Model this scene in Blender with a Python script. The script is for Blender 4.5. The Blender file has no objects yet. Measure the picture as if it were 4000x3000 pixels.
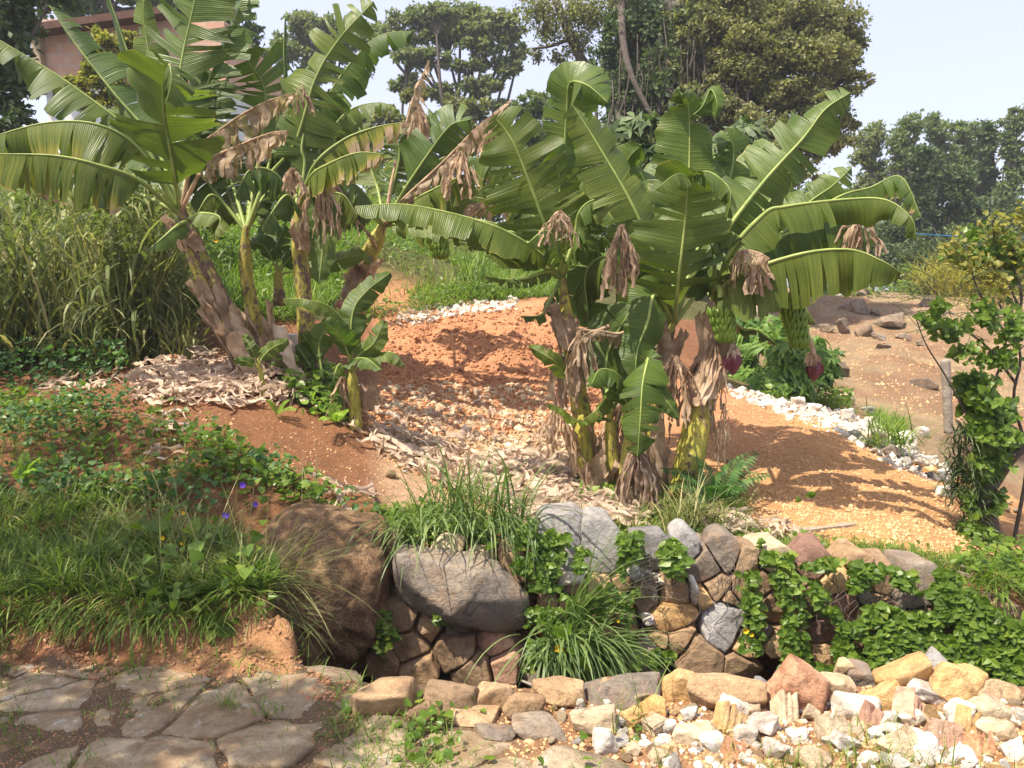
import bpy, bmesh, math, random
import numpy as np
from mathutils import Vector, Matrix
R = math.radians
random.seed(7); RNG = np.random.default_rng(11)
sc = bpy.context.scene
COL = sc.collection
# ------------------------------------------------------------------ camera
PITCH = 6.0; F = 3080.0; EYE = 1.6
cd = bpy.data.cameras.new('camera'); cam = bpy.data.objects.new('camera', cd); COL.objects.link(cam)
cam.location = (0, 0, EYE); cam.rotation_euler = (R(90 - PITCH), 0, 0)
cd.sensor_width = 36; cd.lens = 36 * F / 4000; cd.clip_end = 2000; cd.clip_start = 0.05
sc.camera = cam
# ------------------------------------------------------------------ world + sun
SUN_EL = 62; SUN_AZ = 236          # compass style: direction TO the sun measured from +Y clockwise
SUN = Vector((math.sin(R(SUN_AZ)) * math.cos(R(SUN_EL)), math.cos(R(SUN_AZ)) * math.cos(R(SUN_EL)), math.sin(R(SUN_EL))))
w = bpy.data.worlds.new('World'); sc.world = w; w.use_nodes = True
nt = w.node_tree; nt.nodes.clear()
sky = nt.nodes.new('ShaderNodeTexSky'); sky.sky_type = 'NISHITA'; sky.sun_disc = False
sky.sun_elevation = R(SUN_EL); sky.sun_rotation = R(SUN_AZ); sky.air_density = 1.0; sky.dust_density = 3.5; sky.ozone_density = 1.6
bg = nt.nodes.new('ShaderNodeBackground'); bg.inputs[1].default_value = 0.125
wo = nt.nodes.new('ShaderNodeOutputWorld')
veil = nt.nodes.new('ShaderNodeMixRGB'); veil.inputs[0].default_value = .42; veil.inputs[2].default_value = (6.1, 5.8, 7.1, 1)   # thin bright haze over the sky
nt.links.new(sky.outputs[0], veil.inputs[1]); nt.links.new(veil.outputs[0], bg.inputs[0]); nt.links.new(bg.outputs[0], wo.inputs[0])
sl = bpy.data.lights.new('sun', 'SUN'); sl.energy = 5.0; sl.angle = R(0.6); sl.color = (1.0, 0.91, 0.77)
so = bpy.data.objects.new('sun', sl); COL.objects.link(so); so.rotation_euler = (-SUN).to_track_quat('-Z', 'Y').to_euler()
sc.view_settings.view_transform = 'Standard'; sc.view_settings.look = 'None'
sc.view_settings.exposure = 0.93; sc.view_settings.gamma = 1

# ------------------------------------------------------------------ maths helpers
cP, sP = math.cos(R(PITCH)), math.sin(R(PITCH))
def at(px, py, Y):
    a = (px - 2000) / F; b = (1500 - py) / F
    dy = cP + b * sP; t = Y / dy
    return np.array([a * t, Y, EYE + t * (b * cP - sP)])
def proj(P):
    P = np.asarray(P, float); x, y, z = P[..., 0], P[..., 1], P[..., 2] - EYE
    d = y * cP - z * sP; up = y * sP + z * cP
    d = np.maximum(d, 1e-3)
    return 2000 + F * x / d, 1500 - F * up / d
def mpx(Y): return Y / F          # metres per photo pixel at depth Y
def sstep(a, b, x):
    t = np.clip((x - a) / (b - a), 0, 1); return t * t * (3 - 2 * t)
def _h(ix, iy, iz, s):
    n = (ix * 374761393 + iy * 668265263 + iz * 2147483647 % 1274126177 + s * 974711) & 0xffffffff
    n = (n ^ (n >> 13)) * 1274126177 & 0xffffffff
    n = (n ^ (n >> 16)) & 0xffffffff
    return n / 4294967295.0
def vnoise(P, s=0):
    P = np.asarray(P, float); I = np.floor(P).astype(np.int64); f = P - I; f = f * f * (3 - 2 * f)
    o = 0
    for dx in (0, 1):
        for dy in (0, 1):
            for dz in (0, 1):
                wgt = (f[..., 0] if dx else 1 - f[..., 0]) * (f[..., 1] if dy else 1 - f[..., 1]) * (f[..., 2] if dz else 1 - f[..., 2])
                o = o + wgt * _h(I[..., 0] + dx, I[..., 1] + dy, I[..., 2] * 7919 + dz * 7919, s)
    return o * 2 - 1
def fbm(P, sc_, octv=3, s=0):
    P = np.asarray(P, float) * sc_; o = 0; a = 1
    for k in range(octv):
        o = o + a * vnoise(P + 17.3 * k, s + k); P = P * 2.03; a *= 0.5
    return o
def inpoly(px, py, poly):
    poly = np.asarray(poly, float); x0, y0 = poly[:, 0], poly[:, 1]; x1, y1 = np.roll(x0, -1), np.roll(y0, -1)
    c = np.zeros(px.shape, bool)
    for i in range(len(poly)):
        if y0[i] == y1[i]: continue
        cond = ((y0[i] > py) != (y1[i] > py)) & (px < (x1[i] - x0[i]) * (py - y0[i]) / (y1[i] - y0[i]) + x0[i])
        c ^= cond
    return c

# ------------------------------------------------------------------ object helpers
def tag(o, label=None, cat=None, group=None, kind=None):
    if label: o['label'] = label
    if cat: o['category'] = cat
    if group: o['group'] = group
    if kind: o['kind'] = kind
    return o
def empty(name, loc, label=None, cat=None, group=None):
    o = bpy.data.objects.new(name, None); o.empty_display_size = 0.2; COL.objects.link(o); o.location = tuple(loc)
    return tag(o, label, cat, group)
def npmesh(name, V, Fq, mats, uv=None, attrs=None, midx=None, smooth=True):
    """V (n,3); Fq: list of (m,k) int arrays (mixed sizes allowed)"""
    me = bpy.data.meshes.new(name); V = np.asarray(V, np.float32)
    if isinstance(Fq, np.ndarray): Fq = [Fq]
    Fq = [f for f in Fq if len(f)]
    me.vertices.add(len(V)); me.vertices.foreach_set('co', V.ravel())
    li = np.concatenate([f.ravel() for f in Fq]).astype(np.int32)
    cnt = np.concatenate([np.full(len(f), f.shape[1], np.int32) for f in Fq])
    st = np.concatenate([[0], np.cumsum(cnt)[:-1]]).astype(np.int32)
    me.loops.add(len(li)); me.loops.foreach_set('vertex_index', li)
    me.polygons.add(len(cnt)); me.polygons.foreach_set('loop_start', st)
    try: me.polygons.foreach_set('loop_total', cnt)
    except Exception: pass
    if midx is not None: me.polygons.foreach_set('material_index', np.asarray(midx, np.int32))
    me.polygons.foreach_set('use_smooth', np.full(len(cnt), smooth))
    for m in (mats if isinstance(mats, (list, tuple)) else [mats]): me.materials.append(m)
    me.update(calc_edges=True)
    if uv is not None:
        l = me.uv_layers.new(name='uv'); l.data.foreach_set('uv', np.asarray(uv, np.float32)[li].ravel())
    if attrs:
        for k, a in attrs.items():
            a = np.asarray(a, np.float32)
            if a.ndim == 1:
                at_ = me.attributes.new(k, 'FLOAT', 'POINT'); at_.data.foreach_set('value', a)
            else:
                at_ = me.attributes.new(k, 'FLOAT_COLOR', 'POINT')
                at_.data.foreach_set('color', np.concatenate([a, np.ones((len(a), 1), np.float32)], 1).ravel())
    me.validate()
    return me
def worg(o):
    v = Vector((0, 0, 0))
    while o is not None: v = v + o.location; o = o.parent
    return v
def obj(name, me, parent=None, **kw):          # me holds world coordinates
    o = bpy.data.objects.new(name, me); COL.objects.link(o)
    if parent is not None: L = worg(parent); o.parent = parent
    else:
        co = np.empty(len(me.vertices) * 3, np.float32); me.vertices.foreach_get('co', co); co = co.reshape(-1, 3)
        L = Vector((float(co[:, 0].mean()), float(co[:, 1].mean()), float(co[:, 2].min()))); o.location = L
    me.transform(Matrix.Translation(-L))
    return tag(o, **kw)
def inst(name, me, loc, rot=(0, 0, 0), scale=(1, 1, 1), **kw):   # me is local, may be shared
    o = bpy.data.objects.new(name, me); COL.objects.link(o); o.location = tuple(loc); o.rotation_euler = rot; o.scale = scale
    return tag(o, **kw)
class MB:                              # collects numpy pieces
    def __init__(s): s.V = []; s.F = []; s.n = 0; s.U = []; s.A = []; s.M = []
    def add(s, V, Fq, uv=None, a=None, m=0):
        V = np.asarray(V, float); s.V.append(V)
        for f in (Fq if isinstance(Fq, list) else [Fq]):
            f = np.asarray(f)
            if len(f): s.F.append(f + s.n); s.M.append(np.full(len(f), m))
        s.U.append(np.zeros((len(V), 2)) if uv is None else uv); s.A.append(np.zeros(len(V)) if a is None else np.broadcast_to(a, (len(V),)))
        s.n += len(V)
    def mesh(s, name, mats, smooth=True, attr='dry'):
        return npmesh(name, np.concatenate(s.V), s.F, mats, np.concatenate(s.U), {attr: np.concatenate(s.A)}, np.concatenate(s.M), smooth)
def grid_faces(n, m, wrap=False):
    i = np.arange(n - 1)[:, None]; j = np.arange(m if wrap else m - 1)[None, :]; j2 = (j + 1) % m
    return np.stack([i * m + j + 0 * j2, i * m + j2, (i + 1) * m + j2, (i + 1) * m + j + 0 * j2], -1).reshape(-1, 4)
def catmull(P, n):
    P = np.asarray(P, float)
    if len(P) == 2: t = np.linspace(0, 1, n)[:, None]; return P[0] * (1 - t) + P[1] * t
    Q = np.vstack([2 * P[0] - P[1], P, 2 * P[-1] - P[-2]]); out = []
    for u in np.linspace(0, len(P) - 1 - 1e-6, max(n * 3, 30)):
        i = int(u); t = u - i; a, b, c, d = Q[i], Q[i + 1], Q[i + 2], Q[i + 3]
        out.append(0.5 * (2 * b + (c - a) * t + (2 * a - 5 * b + 4 * c - d) * t * t + (3 * b - a - 3 * c + d) * t ** 3))
    out = np.array(out); L = np.concatenate([[0], np.cumsum(np.linalg.norm(np.diff(out, axis=0), axis=1))])
    s = np.linspace(0, L[-1], n); return np.stack([np.interp(s, L, out[:, k]) for k in range(3)], 1)
def frames(C):
    T = np.gradient(C, axis=0); T /= np.linalg.norm(T, axis=1)[:, None] + 1e-9
    return T
def tube(C, rad, k=8, cap=True):
    C = np.asarray(C, float); n = len(C); rad = np.broadcast_to(rad, (n,)); T = frames(C)
    up = np.array([0.13, -0.9, 0.4]) if abs(T[0] @ np.array([0, 0, 1.])) > .7 else np.array([0, 0, 1.])
    A = np.cross(T, up); A /= np.linalg.norm(A, axis=1)[:, None] + 1e-9; B = np.cross(T, A)
    th = np.linspace(0, 2 * np.pi, k, endpoint=False)
    V = C[:, None, :] + rad[:, None, None] * (np.cos(th)[None, :, None] * A[:, None, :] + np.sin(th)[None, :, None] * B[:, None, :])
    V = V.reshape(-1, 3); Fq = [grid_faces(n, k, True)]
    if cap:
        V = np.vstack([V, C[0], C[-1]]); a = np.arange(k); b = (a + 1) % k
        Fq.append(np.stack([b, a, np.full(k, n * k)], 1)); Fq.append(np.stack([(n - 1) * k + a, (n - 1) * k + b, np.full(k, n * k + 1)], 1))
    return V, Fq
def tube_uv(n, k, cap=True):
    U = np.stack(np.meshgrid(np.linspace(0, 1, n), np.arange(k) / k, indexing='ij'), -1).reshape(-1, 2)
    return np.vstack([U, [[0, 0], [1, 0]]]) if cap else U
def unit(a): a = np.asarray(a, float); return a / (np.linalg.norm(a, axis=-1, keepdims=True) + 1e-9)

# ------------------------------------------------------------------ materials
class NT:
    def __init__(s, name):
        s.m = bpy.data.materials.new(name); s.m.use_nodes = True; s.t = s.m.node_tree; s.t.nodes.clear()
        s.out = s.n('OutputMaterial')
    def n(s, t, **kw):
        x = s.t.nodes.new('ShaderNode' + t)
        for k, v in kw.items():
            if k.startswith('i_'):
                x.inputs[k[2:].replace('_', ' ')].default_value = v
            else: setattr(x, k, v)
        return x
    def l(s, a, b): s.t.links.new(a, b)
    def noise(s, scale, detail=4, rough=.6, vec=None, dist=0):
        x = s.n('TexNoise'); x.inputs['Scale'].default_value = scale; x.inputs['Detail'].default_value = detail
        x.inputs['Roughness'].default_value = rough; x.inputs['Distortion'].default_value = dist
        if vec is not None: s.l(vec, x.inputs['Vector'])
        return x.outputs['Fac']
    def ramp(s, fac, stops):
        x = s.n('ValToRGB'); e = x.color_ramp.elements
        while len(e) < len(stops): e.new(.5)
        for q, (p, c) in zip(e, stops): q.position = p; q.color = (*c, 1) if len(c) == 3 else c
        s.l(fac, x.inputs[0]); return x.outputs[0]
    def mix(s, f, a, b, typ='MIX'):
        x = s.n('MixRGB', blend_type=typ)
        for k, v in ((0, f), (1, a), (2, b)):
            if hasattr(v, 'is_output') or hasattr(v, 'links'): s.l(v, x.inputs[k])
            else: x.inputs[k].default_value = v if k == 0 else ((*v, 1) if len(v) == 3 else v)
        return x.outputs[0]
    def math(s, op, a, b=0.0, c=None):
        x = s.n('Math', operation=op)
        for k, v in enumerate((a, b) if c is None else (a, b, c)):
            if hasattr(v, 'links'): s.l(v, x.inputs[k])
            else: x.inputs[k].default_value = v
        return x.outputs[0]
    def bump(s, h, strength=.3, dist=.01, nrm=None):
        x = s.n('Bump'); x.inputs['Strength'].default_value = strength; x.inputs['Distance'].default_value = dist
        s.l(h, x.inputs['Height'])
        if nrm is not None: s.l(nrm, x.inputs['Normal'])
        return x.outputs[0]
    def pos(s): return s.n('NewGeometry').outputs['Position']
    def objc(s): return s.n('TexCoord').outputs['Object']
    def rand(s): return s.n('ObjectInfo').outputs['Random']
    def bsdf(s, col, rough=.8, nrm=None, spec=.3):
        p = s.n('BsdfPrincipled'); p.inputs['Specular IOR Level'].default_value = spec
        for k, v in (('Base Color', col), ('Roughness', rough)):
            if hasattr(v, 'links'): s.l(v, p.inputs[k])
            else: p.inputs[k].default_value = v if k == 'Roughness' else (*v, 1)
        if nrm is not None: s.l(nrm, p.inputs['Normal'])
        return p
    def fin(s, sh): s.l(sh.outputs[0], s.out.inputs[0]); return s.m
    def leafmix(s, col, rough=.5, nrm=None, trans=.35, tcol=None, spec=.35):
        p = s.bsdf(col, rough, nrm, spec); t = s.n('BsdfTranslucent')
        tc = tcol if tcol is not None else s.mix(.6, col, (.75, .95, .12), 'MULTIPLY')
        s.l(s.mix(1, tc, (1.9, 1.9, 1.9), 'MULTIPLY'), t.inputs[0])
        x = s.n('MixShader'); x.inputs[0].default_value = trans
        s.l(p.outputs[0], x.inputs[1]); s.l(t.outputs[0], x.inputs[2]); return x

def m_soil():
    t = NT('soil'); vc = t.n('VertexColor', layer_name='soil').outputs[0]; p = t.pos()
    a = t.noise(1.7, 5, .65, p); b = t.noise(23, 5, .7, p); c = t.noise(140, 3, .7, p)
    col = t.mix(.55, vc, t.ramp(a, [(.25, (.55, .52, .5)), (.75, (1.35, 1.3, 1.25))]), 'MULTIPLY')
    col = t.mix(.5, col, t.ramp(b, [(.3, (.5, .48, .46)), (.7, (1.45, 1.45, 1.4))]), 'MULTIPLY')
    v = t.n('TexVoronoi', feature='F1'); v.inputs['Scale'].default_value = 38; t.l(p, v.inputs['Vector'])
    peb = t.ramp(v.outputs['Distance'], [(.18, (1, 1, 1)), (.26, (0, 0, 0))])
    sel = t.math('GREATER_THAN', t.n('SeparateColor').outputs[0] if False else v.outputs['Color'], .72)
    col = t.mix(t.math('MULTIPLY', t.math('MULTIPLY', peb, sel), .6), col, (.62, .5, .36))
    h = t.math('ADD', t.math('MULTIPLY', b, 1.0), t.math('MULTIPLY', c, .35)); h = t.math('ADD', h, t.math('MULTIPLY', peb, .12))
    return t.fin(t.bsdf(col, .95, t.bump(h, .9, .045), .15))
def m_rock(name, c1, c2, c3, moss=.0, bscale=1.0, whit=0.0):
    t = NT(name); p = t.objc(); r = t.rand()
    mp = t.n('Mapping'); t.l(p, mp.inputs[0]); cb = t.n('CombineXYZ'); t.l(t.math('MULTIPLY', r, 37.), cb.inputs[0]); t.l(t.math('MULTIPLY', r, 91.), cb.inputs[1]); t.l(cb.outputs[0], mp.inputs[1])
    v = mp.outputs[0]
    a = t.noise(4.5, 5, .62, v, .6); b = t.noise(30, 6, .75, v); g = t.noise(160, 3, .7, v)
    col = t.ramp(a, [(.3, c1), (.5, c2), (.72, c3)])
    col = t.mix(.65, col, t.ramp(b, [(.3, (.45, .43, .4)), (.52, (1, 1, 1)), (.75, (1.35, 1.33, 1.3))]), 'MULTIPLY')
    tone = t.ramp(r, [(0, (.72, .7, .68)), (.5, (1, 1, 1)), (1, (1.22, 1.17, 1.05))])
    col = t.mix(.9, col, tone, 'MULTIPLY'); col = t.mix(1, col, (1.45, 1.42, 1.38), 'MULTIPLY')
    st = t.noise(9, 3, .6, v, 1.5); col = t.mix(t.math('MULTIPLY', t.ramp(st, [(.58, (0, 0, 0)), (.66, (1, 1, 1))]), .45), col, tuple(x * .35 for x in c1))
    if whit > 0: col = t.mix(t.ramp(t.noise(7, 5, .7, v), [(1 - whit, (0, 0, 0)), (1 - whit + .04, (1, 1, 1))]), col, (.7, .67, .6))
    dm = t.ramp(t.noise(5.5, 5, .72, t.pos(), .8), [(.5, (0, 0, 0)), (.64, (1, 1, 1))]); col = t.mix(t.math('MULTIPLY', dm, .5 if name != 'granite_grey' else .2), col, (.34, .205, .115))     # soil dust
    if name == 'boulder_brown':
        sp = t.noise(75, 4, .8, v); col = t.mix(.75, col, t.ramp(sp, [(.36, (.35, .33, .3)), (.5, (1, 1, 1)), (.64, (1.6, 1.55, 1.45))]), 'MULTIPLY'); sk = t.n('Mapping'); t.l(p, sk.inputs[0]); sk.inputs[3].default_value = (7, 7, 1.2)
        col = t.mix(.6, col, t.ramp(t.noise(1, 4, .6, sk.outputs[0], .6), [(.4, (.5, .47, .44)), (.6, (1.25, 1.2, 1.15))]), 'MULTIPLY'); b = t.math('ADD', b, sp)
    h = t.math('ADD', t.math('MULTIPLY', a, 1.4), t.math('ADD', b, t.math('MULTIPLY', g, .35)))
    return t.fin(t.bsdf(col, .88, t.bump(h, .9, .026 * bscale), .25))
def m_banana():
    t = NT('banana_leaf_blade'); uv = t.n('TexCoord').outputs['UV']; p = t.pos()
    dry = t.n('Attribute', attribute_name='dry').outputs['Fac']
    s = t.n('SeparateXYZ'); t.l(uv, s.inputs[0])
    cb = t.n('CombineXYZ'); t.l(t.math('MULTIPLY', s.outputs[0], 60.), cb.inputs[0]); t.l(t.math('MULTIPLY', s.outputs[1], .35), cb.inputs[1])
    vn = t.noise(1.6, 3, .6, cb.outputs[0]); veins = t.math('SINE', t.math('MULTIPLY', s.outputs[0], 820.))
    big = t.noise(3.5, 3, .5, p)
    g = t.ramp(t.math('ADD', t.math('MULTIPLY', vn, .5), t.math('MULTIPLY', big, .5)), [(.3, (.042, .076, .012)), (.5, (.082, .122, .017)), (.7, (.145, .19, .032))])
    g = t.mix(.8, g, t.ramp(t.rand(), [(0, (.7, .85, .85)), (.5, (1, 1, 1)), (1, (1.35, 1.18, .95))]), 'MULTIPLY')
    bf = t.n('NewGeometry').outputs['Backfacing']
    g = t.mix(t.math('MULTIPLY', bf, .4), g, (.10, .145, .045))
    edge = t.ramp(t.math('ABSOLUTE', s.outputs[1]), [(.93, (0, 0, 0)), (1, (1, 1, 1))])
    dn = t.math('ADD', dry, t.math('MULTIPLY', t.math('SUBTRACT', vn, .5), .55)); dn = t.math('ADD', dn, t.math('MULTIPLY', t.math('MULTIPLY', edge, t.ramp(big, [(.42, (.25, .25, .25)), (.62, (1, 1, 1))])), .42))
    tan = t.ramp(t.noise(14, 5, .7, p), [(.28, (.13, .075, .04)), (.5, (.33, .235, .15)), (.72, (.52, .41, .29))])
    yel = t.mix(.5, g, (.42, .36, .05))
    c = t.mix(t.ramp(dn, [(.28, (0, 0, 0)), (.42, (1, 1, 1))]), g, yel); c = t.mix(t.ramp(dn, [(.42, (0, 0, 0)), (.56, (1, 1, 1))]), c, tan)
    h = t.math('ADD', t.math('MULTIPLY', veins, .12), t.math('MULTIPLY', vn, 1.))
    return t.fin(t.leafmix(c, .4, t.bump(h, .5, .012), .30, spec=.32))
def m_rib(name='leaf_midrib', c=((.16, .22, .05), (.32, .38, .1))):
    t = NT(name); a = t.noise(6, 3, .6, t.pos()); return t.fin(t.bsdf(t.ramp(a, [(.3, c[0]), (.7, c[1])]), .5))
def m_dry(name='dry_leaf', stops=((.13, .075, .045), (.34, .24, .165), (.56, .46, .36))):
    t = NT(name); p = t.pos(); uv = t.n('TexCoord').outputs['UV']
    mp = t.n('Mapping'); t.l(uv, mp.inputs[0]); mp.inputs[3].default_value = (3, 26, 1)
    a = t.noise(7, 5, .7, p); b = t.noise(3, 4, .6, mp.outputs[0])
    f = t.math('ADD', t.math('MULTIPLY', a, .6), t.math('MULTIPLY', b, .4))
    c = t.ramp(f, [(.33, stops[0]), (.5, stops[1]), (.66, stops[2])])
    if name != 'dry_litter': c = t.mix(.7, c, t.ramp(t.rand(), [(0, (.8, .78, .76)), (1, (1.3, 1.25, 1.2))]), 'MULTIPLY')
    return t.fin(t.leafmix(c, .8, t.bump(f, .7, .02), .18, tcol=c, spec=.15))
def m_stem():
    t = NT('pseudostem'); uv = t.n('TexCoord').outputs['UV']; p = t.pos()
    mp = t.n('Mapping'); t.l(uv, mp.inputs[0]); mp.inputs[3].default_value = (4, 14, 1)
    a = t.noise(1.2, 5, .65, mp.outputs[0], .5); b = t.noise(9, 4, .7, p, .8)
    c = t.ramp(a, [(.3, (.13, .15, .03)), (.5, (.36, .32, .05)), (.68, (.56, .45, .08))])
    br = t.ramp(t.noise(16, 5, .7, p), [(.3, (.05, .028, .018)), (.6, (.17, .105, .065)), (.8, (.34, .25, .17))])
    dry = t.n('Attribute', attribute_name='dry').outputs['Fac']
    f = t.math('ADD', t.math('MULTIPLY', a, .4), t.math('MULTIPLY', b, .6)); f = t.math('ADD', f, t.math('MULTIPLY', dry, .4))
    c = t.mix(t.ramp(f, [(.53, (0, 0, 0)), (.58, (1, 1, 1))]), c, br)
    return t.fin(t.bsdf(c, .55, t.bump(t.math('ADD', a, b), .5, .02), .35))
def m_leaf(name, stops, trans=.35, rough=.55, nscale=1.2, fine=True, rnd=False):
    """foliage: tone differs from leaf to leaf through the per-leaf attribute"""
    t = NT(name); a = t.n('Attribute', attribute_name='dry').outputs['Fac']; b = t.noise(nscale, 3, .6, t.pos())
    f = t.math('ADD', t.math('MULTIPLY', a, .65), t.math('MULTIPLY', b, .35))
    c = t.ramp(f, [(.15, stops[0]), (.45, stops[1]), (.72, stops[2])] + ([(.93, stops[3])] if len(stops) > 3 else []))
    return t.fin(t.leafmix(c, rough, None, trans))
def m_plain(name, c1, c2, scale=12, rough=.7, bump=.3, spec=.3, metal=0):
    t = NT(name); a = t.noise(scale, 5, .65, t.objc()); b = t.noise(scale * 6, 3, .6, t.objc())
    p = t.bsdf(t.ramp(t.math('ADD', t.math('MULTIPLY', a, .7), t.math('MULTIPLY', b, .3)), [(.3, c1), (.7, c2)]), rough, t.bump(t.math('ADD', a, b), bump, .01), spec)
    p.inputs['Metallic'].default_value = metal; return t.fin(p)
M = {}
def m_paving():
    t = NT('worn_paving'); p = t.pos(); r = t.rand(); a = t.noise(3.2, 5, .65, p, .5); b = t.noise(26, 6, .75, p); g = t.noise(170, 3, .7, p)
    col = t.ramp(a, [(.3, (.27, .20, .125)), (.5, (.37, .295, .20)), (.7, (.45, .375, .27))])
    col = t.mix(.7, col, t.ramp(b, [(.3, (.5, .48, .45)), (.5, (1, 1, 1)), (.72, (1.3, 1.3, 1.3))]), 'MULTIPLY'); col = t.mix(.8, col, t.ramp(r, [(0, (.78, .76, .74)), (1, (1.2, 1.15, 1.05))]), 'MULTIPLY')
    col = t.mix(t.ramp(t.noise(13, 6, .75, p, 1), [(.6, (0, 0, 0)), (.64, (1, 1, 1))]), col, (.52, .49, .43))
    col = t.mix(t.math('MULTIPLY', t.ramp(t.noise(5, 5, .7, p, 1), [(.5, (0, 0, 0)), (.62, (1, 1, 1))]), .75), col, (.26, .165, .09))
    h = t.math('ADD', t.math('MULTIPLY', a, 1.2), t.math('ADD', b, t.math('MULTIPLY', g, .5))); return t.fin(t.bsdf(col, .92, t.bump(h, .9, .02), .2))
M['soil'] = m_soil()
M['tan'] = m_rock('sandstone_tan', (.24, .155, .085), (.36, .25, .145), (.45, .335, .21))
M['brown'] = m_rock('sandstone_brown', (.15, .10, .06), (.25, .175, .11), (.35, .25, .155))
M['ochre'] = m_rock('sandstone_ochre', (.28, .155, .055), (.42, .27, .12), (.5, .36, .2))
M['grey'] = m_rock('granite_grey', (.16, .16, .165), (.22, .22, .225), (.28, .275, .27))
M['paving'] = m_paving()
M['greybrown'] = m_rock('granite_weathered', (.12, .105, .09), (.2, .17, .14), (.29, .24, .18))
M['purple'] = m_rock('stone_purple_brown', (.10, .055, .045), (.17, .10, .08), (.24, .16, .12))
M['red'] = m_rock('stone_reddish', (.25, .11, .06), (.38, .2, .12), (.45, .3, .19), whit=.22)
M['pink'] = m_rock('stone_pink', (.34, .19, .14), (.45, .28, .2), (.52, .38, .28))
M['white'] = m_rock('plaster_white', (.38, .35, .31), (.5, .48, .44), (.56, .55, .52))
M['cream'] = m_rock('plaster_cream', (.32, .25, .16), (.44, .36, .25), (.5, .43, .32))
M['boulder'] = m_rock('boulder_brown', (.23, .145, .085), (.36, .235, .14), (.5, .35, .21), bscale=2.2)
M['darkrock'] = m_rock('dark_boulder', (.08, .063, .048), (.135, .107, .08), (.21, .17, .125))
M['brick'] = m_rock('broken_brick', (.4, .19, .1), (.52, .27, .15), (.56, .36, .22))
M['blade'] = m_banana(); M['rib'] = m_rib(); M['dry'] = m_dry()
M['drygrey'] = m_dry('dry_litter', ((.24, .155, .10), (.54, .41, .30), (.78, .67, .54)))
M['stem'] = m_stem()
M['husk'] = m_dry('dry_husk', ((.14, .08, .045), (.40, .29, .19), (.70, .56, .41)))
M['bark'] = m_plain('bark', (.04, .032, .026), (.13, .105, .085), 8, .9, .8)
M['barkpale'] = m_plain('pale_bark', (.16, .135, .11), (.36, .32, .27), 8, .9, .8)
M['grass'] = m_leaf('grass_green', ((.05, .095, .012), (.12, .19, .026), (.22, .29, .05), (.45, .40, .17)))
M['grassdark'] = m_leaf('grass_deep', ((.045, .08, .012), (.10, .15, .024), (.19, .24, .045), (.42, .38, .15)), trans=.4)
M['straw'] = m_leaf('grass_straw', ((.08, .11, .03), (.2, .21, .07), (.36, .31, .15), (.5, .42, .26)), trans=.25)
M['cane'] = m_leaf('cane_leaves', ((.05, .08, .02), (.14, .17, .055), (.33, .33, .15), (.7, .58, .36)), trans=.3)
M['creeper'] = m_leaf('creeper_leaves', ((.045, .085, .012), (.095, .165, .018), (.17, .245, .03), (.32, .30, .06)), trans=.4, rough=.4)
M['spear'] = m_leaf('long_blades', ((.06, .10, .03), (.12, .18, .055), (.2, .26, .09), (.36, .34, .14)), trans=.3, rough=.45)
M['cassava'] = m_leaf('cassava_leaves', ((.05, .11, .02), (.10, .19, .035), (.2, .3, .06)), trans=.4)
M['fern'] = m_leaf('fern_leaves', ((.12, .22, .02), (.2, .32, .04), (.3, .4, .07)), trans=.45)
M['t_olive'] = m_leaf('olive_crown', ((.075, .085, .035), (.155, .165, .055), (.27, .26, .10), (.38, .32, .15)), trans=.3, nscale=.5)
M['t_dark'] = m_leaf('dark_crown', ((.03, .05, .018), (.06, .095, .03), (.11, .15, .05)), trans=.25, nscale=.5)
M['t_mid'] = m_leaf('mid_crown', ((.06, .09, .035), (.115, .155, .055), (.2, .235, .085)), trans=.35, nscale=.4)
M['t_fine'] = m_leaf('feathery_crown', ((.08, .105, .045), (.14, .17, .07), (.22, .24, .1), (.36, .32, .09)), trans=.35, nscale=.4)
M['t_yellow'] = m_leaf('yellow_shrub', ((.09, .12, .02), (.2, .2, .04), (.34, .29, .07)), trans=.4)
M['fruit'] = m_plain('green_banana_skin', (.085, .16, .02), (.2, .28, .03), 9, .45, .1)
M['bud'] = m_plain('maroon_bud', (.09, .018, .03), (.2, .05, .06), 14, .5, .3)
M['wood'] = m_plain('weathered_wood', (.2, .15, .1), (.42, .34, .25), 14, .85, .6)
M['blue'] = m_plain('blue_plastic', (.02, .12, .3), (.03, .2, .45), 5, .4, .05)
M['yellowplastic'] = m_plain('yellow_plastic', (.5, .42, .08), (.65, .58, .2), 9, .4, .4)
M['whitepaint'] = m_plain('white_paint', (.6, .6, .58), (.78, .78, .76), 9, .6, .1)
M['redcloth'] = m_plain('faded_red_sheet', (.36, .16, .11), (.5, .27, .19), 9, .8, .4)
M['violet'] = m_plain('violet_petal', (.13, .05, .5), (.22, .1, .62), 9, .6, .05)
M['yellow'] = m_plain('yellow_petal', (.7, .42, .01), (.8, .55, .02), 9, .6, .05)
M['roof'] = m_plain('roof_edge_brown', (.07, .03, .02), (.14, .07, .045), 9, .8, .3)
M['cablegrey'] = m_plain('grey_stalk', (.16, .13, .1), (.3, .25, .2), 9, .6, .3)
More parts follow.
